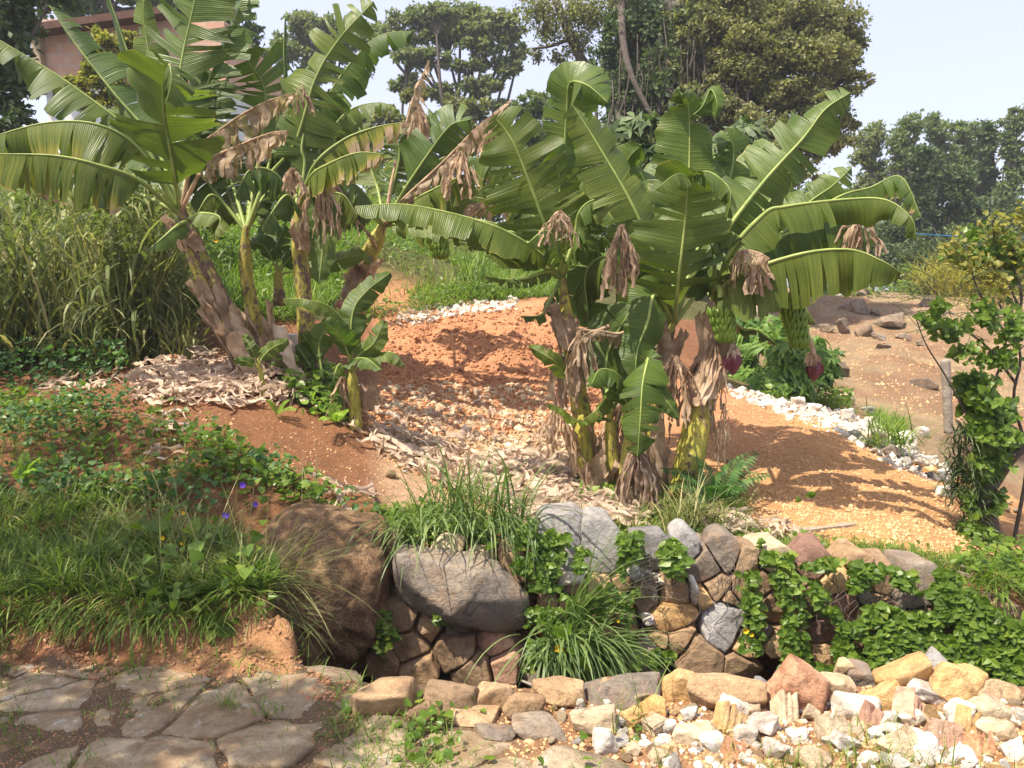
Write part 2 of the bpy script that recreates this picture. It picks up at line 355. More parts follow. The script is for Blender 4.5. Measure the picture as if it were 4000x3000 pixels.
# ================================================================== TERRAIN
CP = [(-300,2340,3.65),(100,2330,3.65),(500,2320,3.65),(900,2310,3.65),(-300,2100,4.4),(300,2050,4.5),(800,2050,4.6),(300,1800,5.4),(800,1800,5.4),
(1200,2020,4.75),(1400,2070,4.7),(-300,1650,6.2),(0,1620,6.3),(400,1570,6.5),(800,1530,6.8),(1100,1560,6.8),(1000,1460,7.2),(1400,1650,6.6),(1200,1750,6.0),
(1600,1900,5.6),(1600,2080,4.95),(0,1430,8),(400,1420,8),(700,1330,8.5),(1100,1350,8.5),(0,1000,11),(500,1000,11),(1000,1150,10.5),(1300,1250,9.6),
(0,700,17),(500,750,17),(1000,850,16),(1500,1400,9.3),(1500,1265,10.6),(1600,1245,11),(1900,1500,9),(1900,1290,10.5),(2000,1190,12),(2200,1180,12),
(2200,1400,9.8),(1900,1750,7.2),(2150,1750,7.2),(1900,1950,5.9),(2200,2010,5.5),(2350,1900,6.3),(2500,1960,6.1),(2700,1930,6.2),
(1700,2110,4.95),(2200,2090,4.95),(2700,2130,4.95),(3200,2180,4.9),(3700,2240,4.85),(4100,2310,4.8),(4600,2400,4.7),
(3000,2010,5.7),(3000,1800,6.9),(2850,1530,9.5),(3200,1640,8.7),(3450,1760,7.9),(3700,1880,7.2),(3600,2050,5.8),(3700,1960,6.5),(3900,2000,6.8),(4000,2150,5.9),(4300,2150,6),
(2900,1500,11),(3000,1480,13),(3250,1580,11),(3500,1650,10.5),(3800,1800,9),(4100,1800,9.5),(3500,1400,15),(3900,1450,15),(3100,1350,17),(3300,1250,20),(3800,1250,20),
(3400,1155,27),(3000,1170,26),(3900,1160,27),(4500,1200,25),(1500,1150,12),(1800,1150,12.6),(1700,1000,15),(1900,1050,15.5),(2200,1050,16),(1500,1000,14),(1700,850,20),(2200,950,20),(2500,1100,18),
(2600,1300,13),(2500,1500,9.5),(2500,1700,7.8),(0,600,40),(1500,900,40),(2500,1090,40),(3500,1165,45),(4500,1180,45),(-800,650,30),(-1500,1200,10),(-1500,1700,6),(-1500,2300,4),(5200,1750,8),(5200,2300,5),(5000,1350,18)]
def _uv(x, y): y = np.maximum(y, 2.2); return np.stack([x / (y * .62 + .8), np.log(y) * 1.6], -1)
_C = np.array([at(*c) for c in CP]); _S = (_C[:, 2] - EYE) / _C[:, 1]; _Q = _uv(_C[:, 0], _C[:, 1])
def _k(r2): return 0.5 * r2 * np.log(r2 + 1e-9)
_n = len(_Q); _A = _k(((_Q[:, None] - _Q[None]) ** 2).sum(-1)) + np.eye(_n) * .004
_P = np.hstack([np.ones((_n, 1)), _Q]); _L = np.block([[_A, _P], [_P.T, np.zeros((3, 3))]])
_W = np.linalg.solve(_L, np.concatenate([_S, np.zeros(3)]))
def upper(x, y):
    x = np.asarray(x, float); y = np.asarray(y, float); sh = np.broadcast(x, y).shape; x, y = np.broadcast_to(x, sh).ravel(), np.broadcast_to(y, sh).ravel()
    out = np.empty(len(x))
    for i in range(0, len(x), 20000):
        q = _uv(x[i:i + 20000], y[i:i + 20000]); out[i:i + 20000] = _k(((q[:, None] - _Q[None]) ** 2).sum(-1)) @ _W[:_n] + _W[_n] + q @ _W[_n + 1:]
    return (EYE + np.maximum(y, 2.2) * np.clip(out, -.8, .45)).reshape(sh)
def H(x, y, rough=True):
    x = np.asarray(x, float); y = np.asarray(y, float); u = upper(x, y); z0 = 0 * x
    P = np.stack([x, y, z0], -1)
    wob = fbm(P, 2.2, 2, 5) * .06
    lump = fbm(P, 3.2, 5, 6) * .10; bank = (.55 * sstep(3.2, 3.5, y + wob + lump) + .45 * sstep(3.36, 3.62, y + wob * 2.5 + lump * 1.6)) * (1 - .85 * sstep(-1.08, -.74, x + lump)); left = u * bank
    e1 = sstep(3.16, 3.34, y + wob * .6); e2 = sstep(4.46, 4.92, y + wob * .6)
    low = -.78 * e1; right = low * (1 - e2) + u * e2
    xe = -.68 - sstep(3.18, 3.6, y) * .36 - np.clip(y - 3.5, 0, 1.5) * .56
    k = sstep(-.10, .12, x - xe + fbm(P, 4, 4, 9) * .09)
    z = left * (1 - k) + right * k + .05 * np.clip(fbm(P, 6, 4, 44), 0, 1) * sstep(3.15, 3.3, y) * sstep(3.8, 3.5, y) * sstep(-.6, -.8, x)
    if rough:
        f = sstep(3.2, 3.5, y)
        px, py = proj(np.stack([x, y, z], -1))
        md = sstep(1450, 1600, px) * sstep(2320, 2150, px) * sstep(1150, 1250, py) * sstep(1650, 1450, py)       # the heaped orange mound
        z = z + np.exp(-((y - 3.42) / .16) ** 2) * fbm(P, 7, 5, 31) * .07 + f * (fbm(P, 1.3, 3, 1) * .045 + fbm(P, 7, 3, 2) * .018) + md * np.abs(fbm(P, 2.4, 4, 3)) * .14
        z = z + (1 - f) * (fbm(P, 3, 3, 4) * .012)
        far = sstep(11, 20, y); z = z + far * fbm(P, .35, 3, 8) * .25
    return z
# fan shaped grid: fine near the camera, reaching the horizon
ny, nx = 430, 420
yy = np.concatenate([[-12, -6, -2, 0], np.geomspace(1.0, 60, ny - 10), [66, 73, 80, 90, 105, 120]])
tt = np.linspace(-1, 1, nx); tt = np.sign(tt) * np.abs(tt) ** 1.15
Yg = np.repeat(yy[:, None], nx, 1); Xg = tt[None, :] * (np.maximum(yy, 1)[:, None] * .95 + 2.6)
def Hfull(X, Y):
    Z = H(X, np.clip(Y, 1.0, 50)); far = np.clip((Y - 50) / 300, 0, 1)
    return Z * (1 - far) + (-2.0) * far
Zg = Hfull(Xg, Yg)
G = np.stack([Xg, Yg, Zg], -1)
px, py = proj(G); soil = np.zeros(G.shape); nz = fbm(G, 1.1, 3, 21)
C_red, C_or, C_brown, C_sand, C_dark, C_straw = (np.array(c) for c in ((.38, .185, .095), (.54, .30, .13), (.24, .115, .058), (.36, .235, .13), (.07, .05, .03), (.29, .21, .125)))
soil[:] = C_brown
def blend(mask, c):
    global soil
    mask = np.clip(mask, 0, 1)[..., None]; soil = soil * (1 - mask) + c * mask
blend(((py < 1250) & (Yg > 8)) * 1., np.array((.10, .10, .035)))
md = sstep(1380, 1520, px + nz * 60) * sstep(2500, 2350, px) * (Yg > 6.9) * sstep(13.5, 12, Yg); blend(md, C_red * 1.3)
blend(sstep(1400, 1560, px) * (Yg > 5.2) * sstep(8.4, 7.2, Yg + nz * .7) * sstep(2600, 2400, px), np.array((.46, .30, .19)))
blend(sstep(2350, 2600, px) * (Yg > 4.9) * (Yg < 10), C_or)
blend(sstep(2350, 2600, px) * sstep(1950, 1600, py + nz * 120) * (Yg < 10) * (Yg > 5) * sstep(3200, 2900, px), C_red * 1.3)
crest = np.interp(px, [2800, 3200, 3450, 3700, 4300], [10.2, 9.5, 8.6, 7.8, 6.6])
blend((px > 2780) * (Yg > crest) * 1., C_straw); blend((px > 2780) * (Yg > crest) * sstep(0, .5, nz), np.array((.25, .155, .09)))
blend(sstep(3300, 3050, px) * (px > 2780) * sstep(16, 12, Yg) * (Yg > crest) * 1., np.array((.16, .13, .05)))
blend((Yg < 3.3) * 1., np.array((.17, .12, .075))); blend((Yg < 3.45) * sstep(1700, 2300, px), np.array((.34, .19, .10)))
blend((Yg < 3.9) * (Yg > 3.2) * (px < 1150) * sstep(400, 900, px), np.array((.40, .22, .11)))
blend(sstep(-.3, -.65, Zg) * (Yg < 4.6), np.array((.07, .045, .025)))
blend((Yg > 48) * 1., np.array((.06, .08, .03)))
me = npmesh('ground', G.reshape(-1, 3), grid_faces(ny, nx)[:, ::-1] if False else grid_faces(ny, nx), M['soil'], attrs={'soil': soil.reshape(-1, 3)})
ground = bpy.data.objects.new('ground', me); COL.objects.link(ground); tag(ground, kind='structure')

def ray_ground(px, py):               # depth Y where the pixel's ray meets the ground
    ys = np.concatenate([np.linspace(1.5, 10, 500), np.linspace(10.05, 40, 400)])
    a = (px - 2000) / F; b = (1500 - py) / F; t = ys / (cP + b * sP)
    X, Z = a * t, EYE + t * (b * cP - sP); h = H(X, ys, False); k = np.argmax(h > Z)
    return ys[k] if h[k] > Z[k] else 40.0
def on_ground(px, py):
    Y = ray_ground(px, py); p = at(px, py, Y); return p
def scatter(n, xr, yr, polys, s=0, dens=None, logy=True):
    """n trial points on the ground, kept when they fall in one of the photo regions"""
    r = np.random.default_rng(s)
    y = np.exp(r.uniform(math.log(yr[0]), math.log(yr[1]), n)); x = r.uniform(xr[0], xr[1], n) if not isinstance(xr[0], str) else 0
    x = r.uniform(xr[0], xr[1], n) * y
    z = H(x, y); P = np.stack([x, y, z], -1); u, v = proj(P); k = np.zeros(n, bool)
    for p in polys: k |= inpoly(u, v, p)
    if dens is not None: k &= r.uniform(0, 1, n) < dens(P, u, v)
    return P[k]

# ================================================================== VEGETATION BUILDERS (vectorised)
def blades(base, length, width, lean, curl, seed, seg=4, az=None, wind=(0, 0), vfold=0):
    """grass blades: one bent ribbon per base point"""
    r = np.random.default_rng(seed); n = len(base)
    L = length * r.uniform(.55, 1.25, n); W = width * r.uniform(.6, 1.3, n)
    th = r.uniform(0, 2 * np.pi, n) if az is None else az + r.normal(0, .5, n)
    le = np.abs(r.normal(lean, lean * .5 + .05, n)); cu = curl * r.uniform(.4, 1.5, n)
    d = np.stack([np.cos(th), np.sin(th), 0 * th], -1); side = np.stack([-np.sin(th), np.cos(th), 0 * th], -1)
    tw = r.uniform(-.8, .8, n); V = np.empty((n, (seg + 1), 2, 3)); p = base.copy()
    for k in range(seg + 1):
        s = k / seg; ang = le + cu * s
        if k: p = p + (L / seg)[:, None] * (d * np.sin(ang)[:, None] + np.array([0, 0, 1]) * np.cos(ang)[:, None])
        p2 = p + np.array([wind[0], wind[1], 0]) * s * s
        ww = (W * (1 - s ** 2.2) * (.6 + .4 * min(1, s * 4)) + W * .04)[:, None] * .5
        sd = side * np.cos(tw * s)[:, None] + d * np.sin(tw * s)[:, None]
        V[:, k, 0] = p2 - sd * ww; V[:, k, 1] = p2 + sd * ww
    V = V.reshape(-1, 3); b = np.arange(n)[:, None] * (seg + 1) * 2
    k = np.arange(seg)[None] * 2; Fq = np.stack([b + k, b + k + 1, b + k + 3, b + k + 2], -1).reshape(-1, 4)
    tone = np.repeat(r.beta(2, 2.6, n), (seg + 1) * 2)
    return V, Fq, tone
def rotmats(r, n, up=None, spread=1.0):
    """random frames (n,3,3): rows = leaf length axis, width axis, normal"""
    nn = r.normal(0, 1, (n, 3)) * spread + (np.array(up) if up is not None else 0); nn = unit(nn)
    a = unit(np.cross(nn, r.normal(0, 1, (n, 3)))); return np.stack([a, np.cross(nn, a), nn], 1)
T_DIAM = (np.array([[0, 0, 0], [.45, .28, .05], [1, 0, -.06], [.45, -.28, .05]]), np.array([[0, 1, 2, 3]]))
T_HEART = (np.array([[.0, 0, 0], [-.1, .28, .05], [.12, .5, .1], [.5, .38, .06], [1, 0, -.08], [.5, -.38, .06], [.12, -.5, .1], [-.1, -.28, .05]]), np.array([[0, 1, 2, 3], [0, 3, 4, 4], [0, 4, 5, 5], [0, 5, 6, 7]]))
T_HEART = (T_HEART[0], [np.array([[0, 1, 2, 3], [0, 5, 6, 7]]), np.array([[0, 3, 4], [0, 4, 5]])])
T_LONG = (np.array([[0, 0, 0], [.35, .13, .04], [.35, -.13, .04], [.75, .09, .0], [.75, -.09, .0], [1, 0, -.12]]), [np.array([[1, 2, 4, 3]]), np.array([[0, 2, 1], [3, 4, 5]])])
def leaves(pos, size, tmpl, seed, Rm=None, up=None, spread=1.0, sv=.5, tone=None):
    r = np.random.default_rng(seed); n = len(pos); TV, TF = tmpl
    if Rm is None: Rm = rotmats(r, n, up, spread)
    S = size * r.uniform(1 - sv, 1 + sv, n)
    V = (np.einsum('kj,njc->nkc', TV, Rm) * S[:, None, None] + pos[:, None, :]).reshape(-1, 3)
    Fs = []
    for f in (TF if isinstance(TF, list) else [TF]): Fs.append((np.arange(n)[:, None, None] * len(TV) + f[None]).reshape(-1, f.shape[1]))
    t = r.beta(2.2, 2.6, n) if tone is None else tone
    return V, Fs, np.repeat(t, len(TV))
def simple(name, V, Fs, tone, mat, **kw):
    return obj(name, npmesh(name, V, Fs, mat, attrs={'dry': tone}, smooth=False), **kw)

# ---- rocks: smooth-min of cutting planes, so outlines can follow what is seen
def _ico(n):
    bm = bmesh.new(); bmesh.ops.create_icosphere(bm, subdivisions=n, radius=1); V = np.array([v.co[:] for v in bm.verts]); Fq = np.array([[v.index for v in f.verts] for f in bm.faces]); bm.free(); return V, Fq
ICO = {k: _ico(k) for k in (2, 3, 4, 5, 6)}
def rock_verts(planes, sub=4, p=14, rough=.012, seed=0, freq=5, hs=(1, 1, 1)):
    D, Fq = ICO[sub]; N = unit(np.array([a[0] for a in planes])); Hh = np.array([a[1] for a in planes])
    q = np.maximum(D @ N.T, 0) / Hh[None]; r = (q ** p).sum(1) ** (-1 / p)
    V = D * r[:, None] * np.array(hs)
    sc_ = max(hs) if rough else 1
    nn = fbm(V + seed * 3.7, freq, 4, seed); V = V + unit(V) * (nn * rough)[:, None]
    return V, Fq
def box_planes(r, jit=.16, extra=7, cut=(.88, 1.15), depth=True):
    P = [(np.array(n, float) + r.normal(0, jit, 3), 1.0) for n in ((1, 0, 0), (-1, 0, 0), (0, 0, 1), (0, 0, -1), (0, 1, 0), (0, -1, 0))]
    for _ in range(extra): P.append((r.normal(0, 1, 3), r.uniform(*cut)))
    return P
def rot2(V, ang):                       # turn about the view (y) axis
    c, s = math.cos(ang), math.sin(ang); X = V.copy(); X[:, 0] = V[:, 0] * c - V[:, 2] * s; X[:, 2] = V[:, 0] * s + V[:, 2] * c; return X
def make_rock(px, py, rx, ry, Y, mat, seed, depth=None, rot=0, sub=4, rough=.09, jit=.16, p=13, extra=7, cut=(.88, 1.15), sink=0):
    r = np.random.default_rng(seed); m = mpx(Y); hx, hz = rx * m, ry * m; hy = depth if depth else (hx + hz) * .45
    sz = (hx * hy * hz) ** (1 / 3)
    V, Fq = rock_verts(box_planes(r, jit, extra, cut), sub, p, 0, seed)
    V = V / np.abs(V).max(0) * np.array([hx, hy, hz])
    V = V + unit(V) * (fbm(V + seed * 3.7, 1.4 / sz, 5, seed) * rough * sz)[:, None]
    V = rot2(V, rot) + at(px, py, Y) + np.array([0, 0, -sink])
    return V, Fq
# ================================================================== BANANA PLANTS
def bl(P, w, face='cam', dr=.3, hang=0., nt=9, gap=.4, dry=0., de=0., dt=0., pet=.18, seed=1, sides=(1, 1), ribr=.022, curl=.3, sweep=.22):
    mb = MB(); rb = MB(); r = np.random.default_rng(seed)
    if nt > 3: nt = int(nt * 1.45); gap = min(.95, gap * 1.25 + .05)
    Pw = np.array([at(*p) if len(p) == 3 else p for p in P]); Ym = np.mean([p[2] for p in P]); hw = w * mpx(Ym) * .5
    N = 71; C = catmull(Pw, N); T = frames(C); tt_ = np.linspace(0, 1, N)
    fv = {'cam': (0, -1, .25), 'up': (0, -.35, 1), 'back': (0, 1, .3), 'upl': (-.5, -.4, .9), 'upr': (.5, -.4, .9), 'caml': (-.6, -1, .25), 'camr': (.6, -1, .25)}.get(face, face)
    n = unit(np.array(fv)[None] - (T @ np.array(fv))[:, None] * T); S = np.cross(T, n)
    ip = lambda A, t: np.stack([np.interp(t, tt_, A[:, k]) for k in range(3)], -1)
    drs = dr if isinstance(dr, (tuple, list)) else (dr, dr); Mr = 7; vv = np.linspace(0, 1, Mr)
    for si, side in enumerate((1, -1)):
        if sides[si] == 0: continue
        cuts = np.sort(r.uniform(pet + .02, .99, nt)); cuts = cuts[np.concatenate([[True], np.diff(cuts) > .013])] if len(cuts) else cuts
        cuts = np.concatenate([[pet], cuts, [1]])
        for a, b in zip(cuts[:-1], cuts[1:]):
            nc = max(3, int((b - a) / .018) + 2); t0 = np.linspace(a, b, nc); mid = (a + b) / 2
            dd = r.normal(0, .10 + .22 * gap); ds = r.normal(0, .05 + .16 * gap); lf = r.uniform(1 - .25 * gap, 1.04); g = gap * r.uniform(.3, 1) if nt else 0
            if nt > 5 and r.uniform() < .24: dd += r.uniform(.3, 1.1); g *= 1.3
            if dry > .5: lf = r.uniform(.45, 1.1)
            seg_dry = r.uniform(-.12, .12) + (0.3 * (r.uniform() < .3) if (de or dry) else 0)
            s = (t0 - pet) / (1 - pet); prof = np.minimum(1, (np.maximum(s, 0) / .16) ** .6) * (1 - np.clip(s, 0, 1) ** 3.4) ** .55
            rows = []; acc = 0
            for k, v in enumerate(vv):
                tv = mid + (t0 - mid) * (1 - min(.75, g * .72) * v ** 1.3)
                base = ip(C, tv)
                if k:
                    de_ = drs[si] + dd * v + curl * v * v
                    d = math.cos(de_) * ip(S, t0) * side - math.sin(de_) * ip(n, t0) + (sweep + ds) * ip(T, t0)
                    h = min(1, hang * (.35 + v)); d = unit(d * (1 - h) + np.array([0, 0, -1.]) * h)
                    acc = acc + d * (hw * side * side * sides[si] * prof * (1 + .10 * np.sin(t0 * 31 + seed) * v + .05 * np.sin(t0 * 77 + seed * 2) * v) * lf / (Mr - 1))[:, None]
                rows.append(base + acc + ip(n, t0) * (np.sin(t0 * 60 + seed + si) * .006 + np.sin(t0 * 23 + 2 * si) * .012)[:, None] * v)
            V = np.stack(rows, 0).reshape(-1, 3)
            V = V + (fbm(V + seed * 1.7, 3.2, 3, seed)[:, None] * np.array([.02, .03, .022]) * (.9 * hw / .3)) * np.repeat(vv, nc)[:, None]
            if dry > .3: V = V + fbm(V + seed, 14, 2, seed)[:, None] * np.array([.02, .03, .008])
            tg, vg = np.meshgrid(t0, vv); U = np.stack([tg.ravel(), vg.ravel() * side], -1)
            dv = dry + de * vg.ravel() ** 2 + dt * tg.ravel() ** 3 + seg_dry * (vg.ravel() ** .5)
            fc = grid_faces(Mr, nc); fc = fc if side < 0 else fc[:, ::-1]
            mb.add(V, fc, U, dv, 0)
    rr = ribr * (.92 * (1 - tt_) ** .9 + .07); V, Fs = tube(C - n * rr[:, None] * .5, rr, 6); rb.add(V, Fs, None, None if dry < .5 else 1)
    return mb, rb
def ribbon(mb, C, wd, ang=0, twist=0, fold=.5, m=0, m_pts=4, dry=1, seed=0, crump=.012):
    C = np.asarray(C, float); n = len(C); T = frames(C); wd = np.broadcast_to(wd, (n,))
    a0 = unit(np.cross(T, np.array([.3, .9, .31]))); b0 = np.cross(T, a0); th = ang + np.linspace(0, twist, n)
    A = a0 * np.cos(th)[:, None] + b0 * np.sin(th)[:, None]; B = np.cross(T, A)
    v = np.linspace(-1, 1, m_pts); V = C[:, None] + A[:, None] * (v[None, :, None] * wd[:, None, None] * .5) + B[:, None] * ((np.abs(v) * fold)[None, :, None] * wd[:, None, None] * .5)
    V = V.reshape(-1, 3); V = V + np.stack([fbm(V, 16, 2, seed + q) for q in range(3)], 1) * crump
    U = np.stack(np.meshgrid(np.linspace(0, 1, n), v * .5 + .5, indexing='ij'), -1).reshape(-1, 2)
    mb.add(V, grid_faces(n, m_pts), U, dry, m)
def tuft(px, py, Y, L, spread, n=9, seed=1, wd=.05, parent=None, name='dry_leaf_tuft', mat='husk'):
    """dead leaf hanging as crumpled strips from one point"""
    n = int(n * 1.8); wd = wd * .62; r = np.random.default_rng(seed); mb = MB(); o = at(px, py, Y); m = mpx(Y)
    for i in range(n):
        dx = r.uniform(-1, 1) * spread * m * .5; dy = r.uniform(-.5, .5) * spread * m * .5; l = L * m * r.uniform(.5, 1.05)
        P = [o + np.array([dx * .05, dy * .05, .01]), o + np.array([dx * .45, dy * .5, -l * .22]), o + np.array([dx * .85, dy * .8, -l * .6]), o + np.array([dx * r.uniform(.8, 1.25), dy, -l])]
        C = catmull(P, 14); w_ = wd * r.uniform(.6, 1.5) * (np.linspace(.25, 1, 14) ** .6); w_[-2:] *= r.uniform(.4, 1)
        ribbon(mb, C, w_, r.uniform(0, 3), r.uniform(-1.2, 1.2), r.uniform(.2, 1.1), seed=seed + i, crump=.02)
    return obj(name, mb.mesh(name, [M[mat]]), parent)
def stem(P, R_, parent, seed=1, dry=.2, flare=1.25, name='pseudostem'):
    n = 40; C = catmull([at(*p) for p in P], n); r0 = np.interp(np.linspace(0, 1, n), np.linspace(0, 1, len(R_)), R_); r0[:4] *= np.linspace(flare, 1, 4); r0[-9:] *= np.linspace(1, .38, 9)
    C[0] -= np.array([0, 0, .12]); k = 20; V, Fs = tube(C, 1.0, k); body = V[:-2].reshape(n, k, 3); th = np.arange(k) / k * 2 * np.pi
    s = np.linspace(0, 1, n)[:, None]; md = 1 + .07 * np.sin(th[None] * 2 + s * 4 + seed) + .05 * np.sin(th[None] * 3 - s * 7 + seed * 2)
    step = (s * 7 + np.sin(th[None] + seed) * .6) % 1.0; md = md + .07 * (1 - step) * .8
    body = C[:, None] + (body - C[:, None]) * (r0[:, None] * md)[..., None]
    V = np.vstack([body.reshape(-1, 3), V[-2:]]); d = dry + .5 * np.repeat(np.maximum(0, .35 - np.linspace(0, 1, n)), k); d = np.concatenate([d, [0, 0]])
    return obj(name, npmesh(name, V, Fs, M['stem'], tube_uv(n, k), {'dry': d}), parent)
def wrap(mb, C0, idx, rad, a, half, seed):
    """one dead sheath: a strip curved round the stem, peeling away at its upper end"""
    k = len(idx); C = np.stack([np.interp(idx, np.arange(len(C0)), C0[:, q]) for q in range(3)], 1); m = 7; th = a + np.linspace(-half, half, m)
    s = np.linspace(0, 1, k)[:, None]; e = np.abs(np.linspace(-1, 1, m))[None]; R2 = rad * (1 + .5 * np.maximum(0, s - .72) ** 1.2 * 2 + .22 * e ** 3 * (.3 + s)); nr = .75 + .25 * np.sin(np.pi * s ** .8)
    tt2 = a + (th[None] - a) * (nr * (1 - .55 * np.maximum(0, s - .75) * 3)); V = C[:, None] + np.stack([np.cos(tt2) * R2, np.sin(tt2) * R2, 0 * R2 - e * s * .05], -1); V = V.reshape(-1, 3)
    V = V + np.stack([fbm(V, 11, 3, seed + q) for q in range(3)], 1) * .016; U = np.stack(np.meshgrid(np.linspace(0, 1, k), np.linspace(0, 1, m), indexing='ij'), -1).reshape(-1, 2); mb.add(V, grid_faces(k, m), U, 1)
def husk(P, W, parent, seed=1, n=7, name='dry_sheath', mat='husk'):
    """dead sheaths wrapped round the lower stem"""
    r = np.random.default_rng(seed); mb = MB(); C0 = catmull([at(*p) for p in P], 30)
    for i in range(n):
        a = r.uniform(0, 2 * np.pi) if i > n // 2 else np.pi + np.pi * (i + .5) / (n // 2 + 1)
        rad = W * r.uniform(.85, 1.15); s0, s1 = sorted((r.uniform(0, .18), r.uniform(.55, 1.0))); s1 = max(s1, s0 + .45)
        idx = np.linspace(s0, min(1, s1), 18) * 29; C = np.stack([np.interp(idx, np.arange(30), C0[:, q]) for q in range(3)], 1)
        off = np.array([math.cos(a), math.sin(a) * .9, 0]) * rad; fl = np.linspace(1, 1, 18); fl[-5:] = np.linspace(1, 1.5, 5)
        C = C + off[None] * fl[:, None]
        wrap(mb, C0, idx, W * r.uniform(.9, 1.12), a, r.uniform(.3, .75), seed + i)
    return obj(name, mb.mesh(name, [M[mat]]), parent)
def leaf(parent, P, w, **k):
    dead = k.get('dry', 0) > .45; nm = 'dead_leaf' if dead else 'leaf'
    mb, rb = bl(P, w, **k); o = obj(nm, mb.mesh(nm, [M['blade']]), parent); obj('midrib', rb.mesh('midrib', [M['husk'] if dead else M['rib']]), o); return o
def bunch(parent, px, py, Y, wpx, hpx, seed=1, tilt=0):
    r = np.random.default_rng(seed); m = mpx(Y); W, Hh = wpx * m, hpx * m; o = at(px, py, Y); L = .3 * W + .045
    hands = max(4, int(Hh / .055)); out = []
    mbs = MB(); V, Fs = tube(catmull([o + np.array([-tilt, .05, Hh * .25]), o, o + np.array([tilt * .5, 0, -Hh * .5]), o + np.array([tilt, 0, -Hh * 1.0])], 16), .02, 8); mbs.add(V, Fs)
    b = obj('banana_bunch', mbs.mesh('bunch_stalk', [M['rib']]), parent)
    for h in range(hands):
        mb = MB(); f = h / (hands - 1); zc = -Hh * (.04 + .9 * f); rad = W * .5 * (1 - .28 * f) ; nf = 13
        for q in range(nf):
            for lay in (0, 1):
                a = (q + lay * .5) / nf * 2 * np.pi + r.normal(0, .07) + h * .4; d = np.array([math.cos(a), math.sin(a), 0])
                c0 = o + np.array([tilt * f, 0, zc - lay * .018]); l = L * r.uniform(.88, 1.08)
                P = [c0 + d * .02, c0 + d * (rad * .55) + np.array([0, 0, -.012]), c0 + d * rad * .92 + np.array([0, 0, l * .22]), c0 + d * rad * 1.0 + np.array([0, 0, l * .6])]
                V, Fs = tube(catmull(P, 8), np.array([.007, .013, .0165, .0175, .017, .0155, .011, .004]) * (W / .26 * .5 + .5), 6); mb.add(V, Fs)
        obj('banana_hand', mb.mesh('banana_hand', [M['fruit']]), b)
    return b
def bud(parent, px, py, Y, wpx, hpx, stalk_from=None, seed=1):
    m = mpx(Y); o = at(px, py, Y); r = wpx * m * .5; h = hpx * m
    prof = [(.0, 0), (.35, .03), (.75, .13), (1, .33), (.98, .5), (.8, .7), (.45, .88), (.12, .98), (0, 1)]; mb = MB(); k = 18
    V = np.array([[r * a * math.cos(t) * (1 + .05 * math.sin(3 * t + b * 6)), r * a * math.sin(t), -h * b] for a, b in prof for t in np.arange(k) / k * 2 * np.pi]) + o
    mb.add(V, grid_faces(len(prof), k, True))
    for q in range(5):                   # lifted bracts
        a = q * 1.3 + seed; d = np.array([math.cos(a), math.sin(a), 0]); n_ = 8
        C = catmull([o + d * r * .7 + [0, 0, -h * .15], o + d * r * 1.08 + [0, 0, -h * .4], o + d * r * .8 + [0, 0, -h * .75]], n_)
        ribbon(mb, C, r * 1.0 * np.sin(np.linspace(.5, 2.9, n_)), a, 0, -.4, seed=q, crump=.004)
    b = obj('flower_bud', mb.mesh('flower_bud', [M['bud']]), parent)
    mb = MB()
    if stalk_from is not None:
        C = catmull([at(*stalk_from), (at(*stalk_from) + o) / 2 + np.array([.015, 0, 0]), o + np.array([0, 0, .02])], 18)
        V, Fs = tube(C, .014 + .006 * np.abs(np.sin(np.linspace(0, 40, 18))), 8); mb.add(V, Fs)
    rg = np.random.default_rng(seed)
    for q in range(9):                   # withered bracts above the bud
        d = unit(rg.normal(0, 1, 3) * [1, 1, .3]); ribbon(mb, catmull([o + [0, 0, .03], o + d * r * .9 + [0, 0, .02], o + d * r * 1.0 + [0, 0, -r * .7]], 7), r * .8, rg.uniform(0, 3), 1, .8, seed=q)
    obj('bract_stalk', mb.mesh('bract_stalk', [M['husk']]), parent)
    return b
def plant(label, base, group='banana plants in the two clumps', name='banana_plant'):
    return empty(name, at(*base), label, 'banana plant', group)

# ---------------- left clump
A = plant('tallest leftmost banana plant leaning left, its thick trunk wrapped in pale brown dead sheaths', (1000, 1480, 7.1))
stem([(1000, 1480, 7.1), (880, 1230, 7.05), (770, 1000, 7.0), (700, 800, 6.95)], [.15, .11, .095, .085], A, 1, .22)
husk([(1000, 1480, 7.1), (880, 1230, 7.05), (790, 1040, 7.0)], .115, A, 3, 8); husk([(1010, 1480, 7.05), (900, 1270, 7.0), (830, 1130, 7.0)], .125, A, 9, 6)
husk([(770, 1000, 7), (705, 830, 6.95)], .1, A, 5, 3)
c = (700, 830, 6.95)
leaf(A, [c, (560, 600, 6.7), (400, 490, 6.5), (180, 478, 6.4), (-120, 560, 6.3)], 440, face='up', dr=(1.0, .75), hang=.35, nt=11, gap=.3, seed=2, de=.2, pet=.3)
leaf(A, [c, (540, 700, 6.5), (380, 640, 6.3), (200, 605, 6.2), (-100, 600, 6.1)], 380, face='up', dr=(1.1, .9), hang=.5, nt=13, gap=.35, seed=3, de=.1, dt=.45, pet=.28)
leaf(A, [c, (560, 560, 6.9), (300, 345, 6.8), (0, 157, 6.7), (-150, 80, 6.6)], 300, face='up', dr=.55, hang=.2, nt=13, gap=.6, seed=4, pet=.2)
leaf(A, [c, (600, 560, 7.1), (440, 360, 7.1), (300, 180, 7.1), (190, 20, 7.1)], 260, face=(-.7, -.5, .6), dr=.8, hang=.3, nt=12, gap=.5, seed=5, pet=.3, curl=.6)
leaf(A, [c, (672, 640, 6.6), (642, 470, 6.4), (636, 340, 6.2), (657, 240, 6.0)], 430, face=(.1, -1, -.25), dr=.1, nt=12, gap=.4, seed=6, pet=.2, curl=.3)
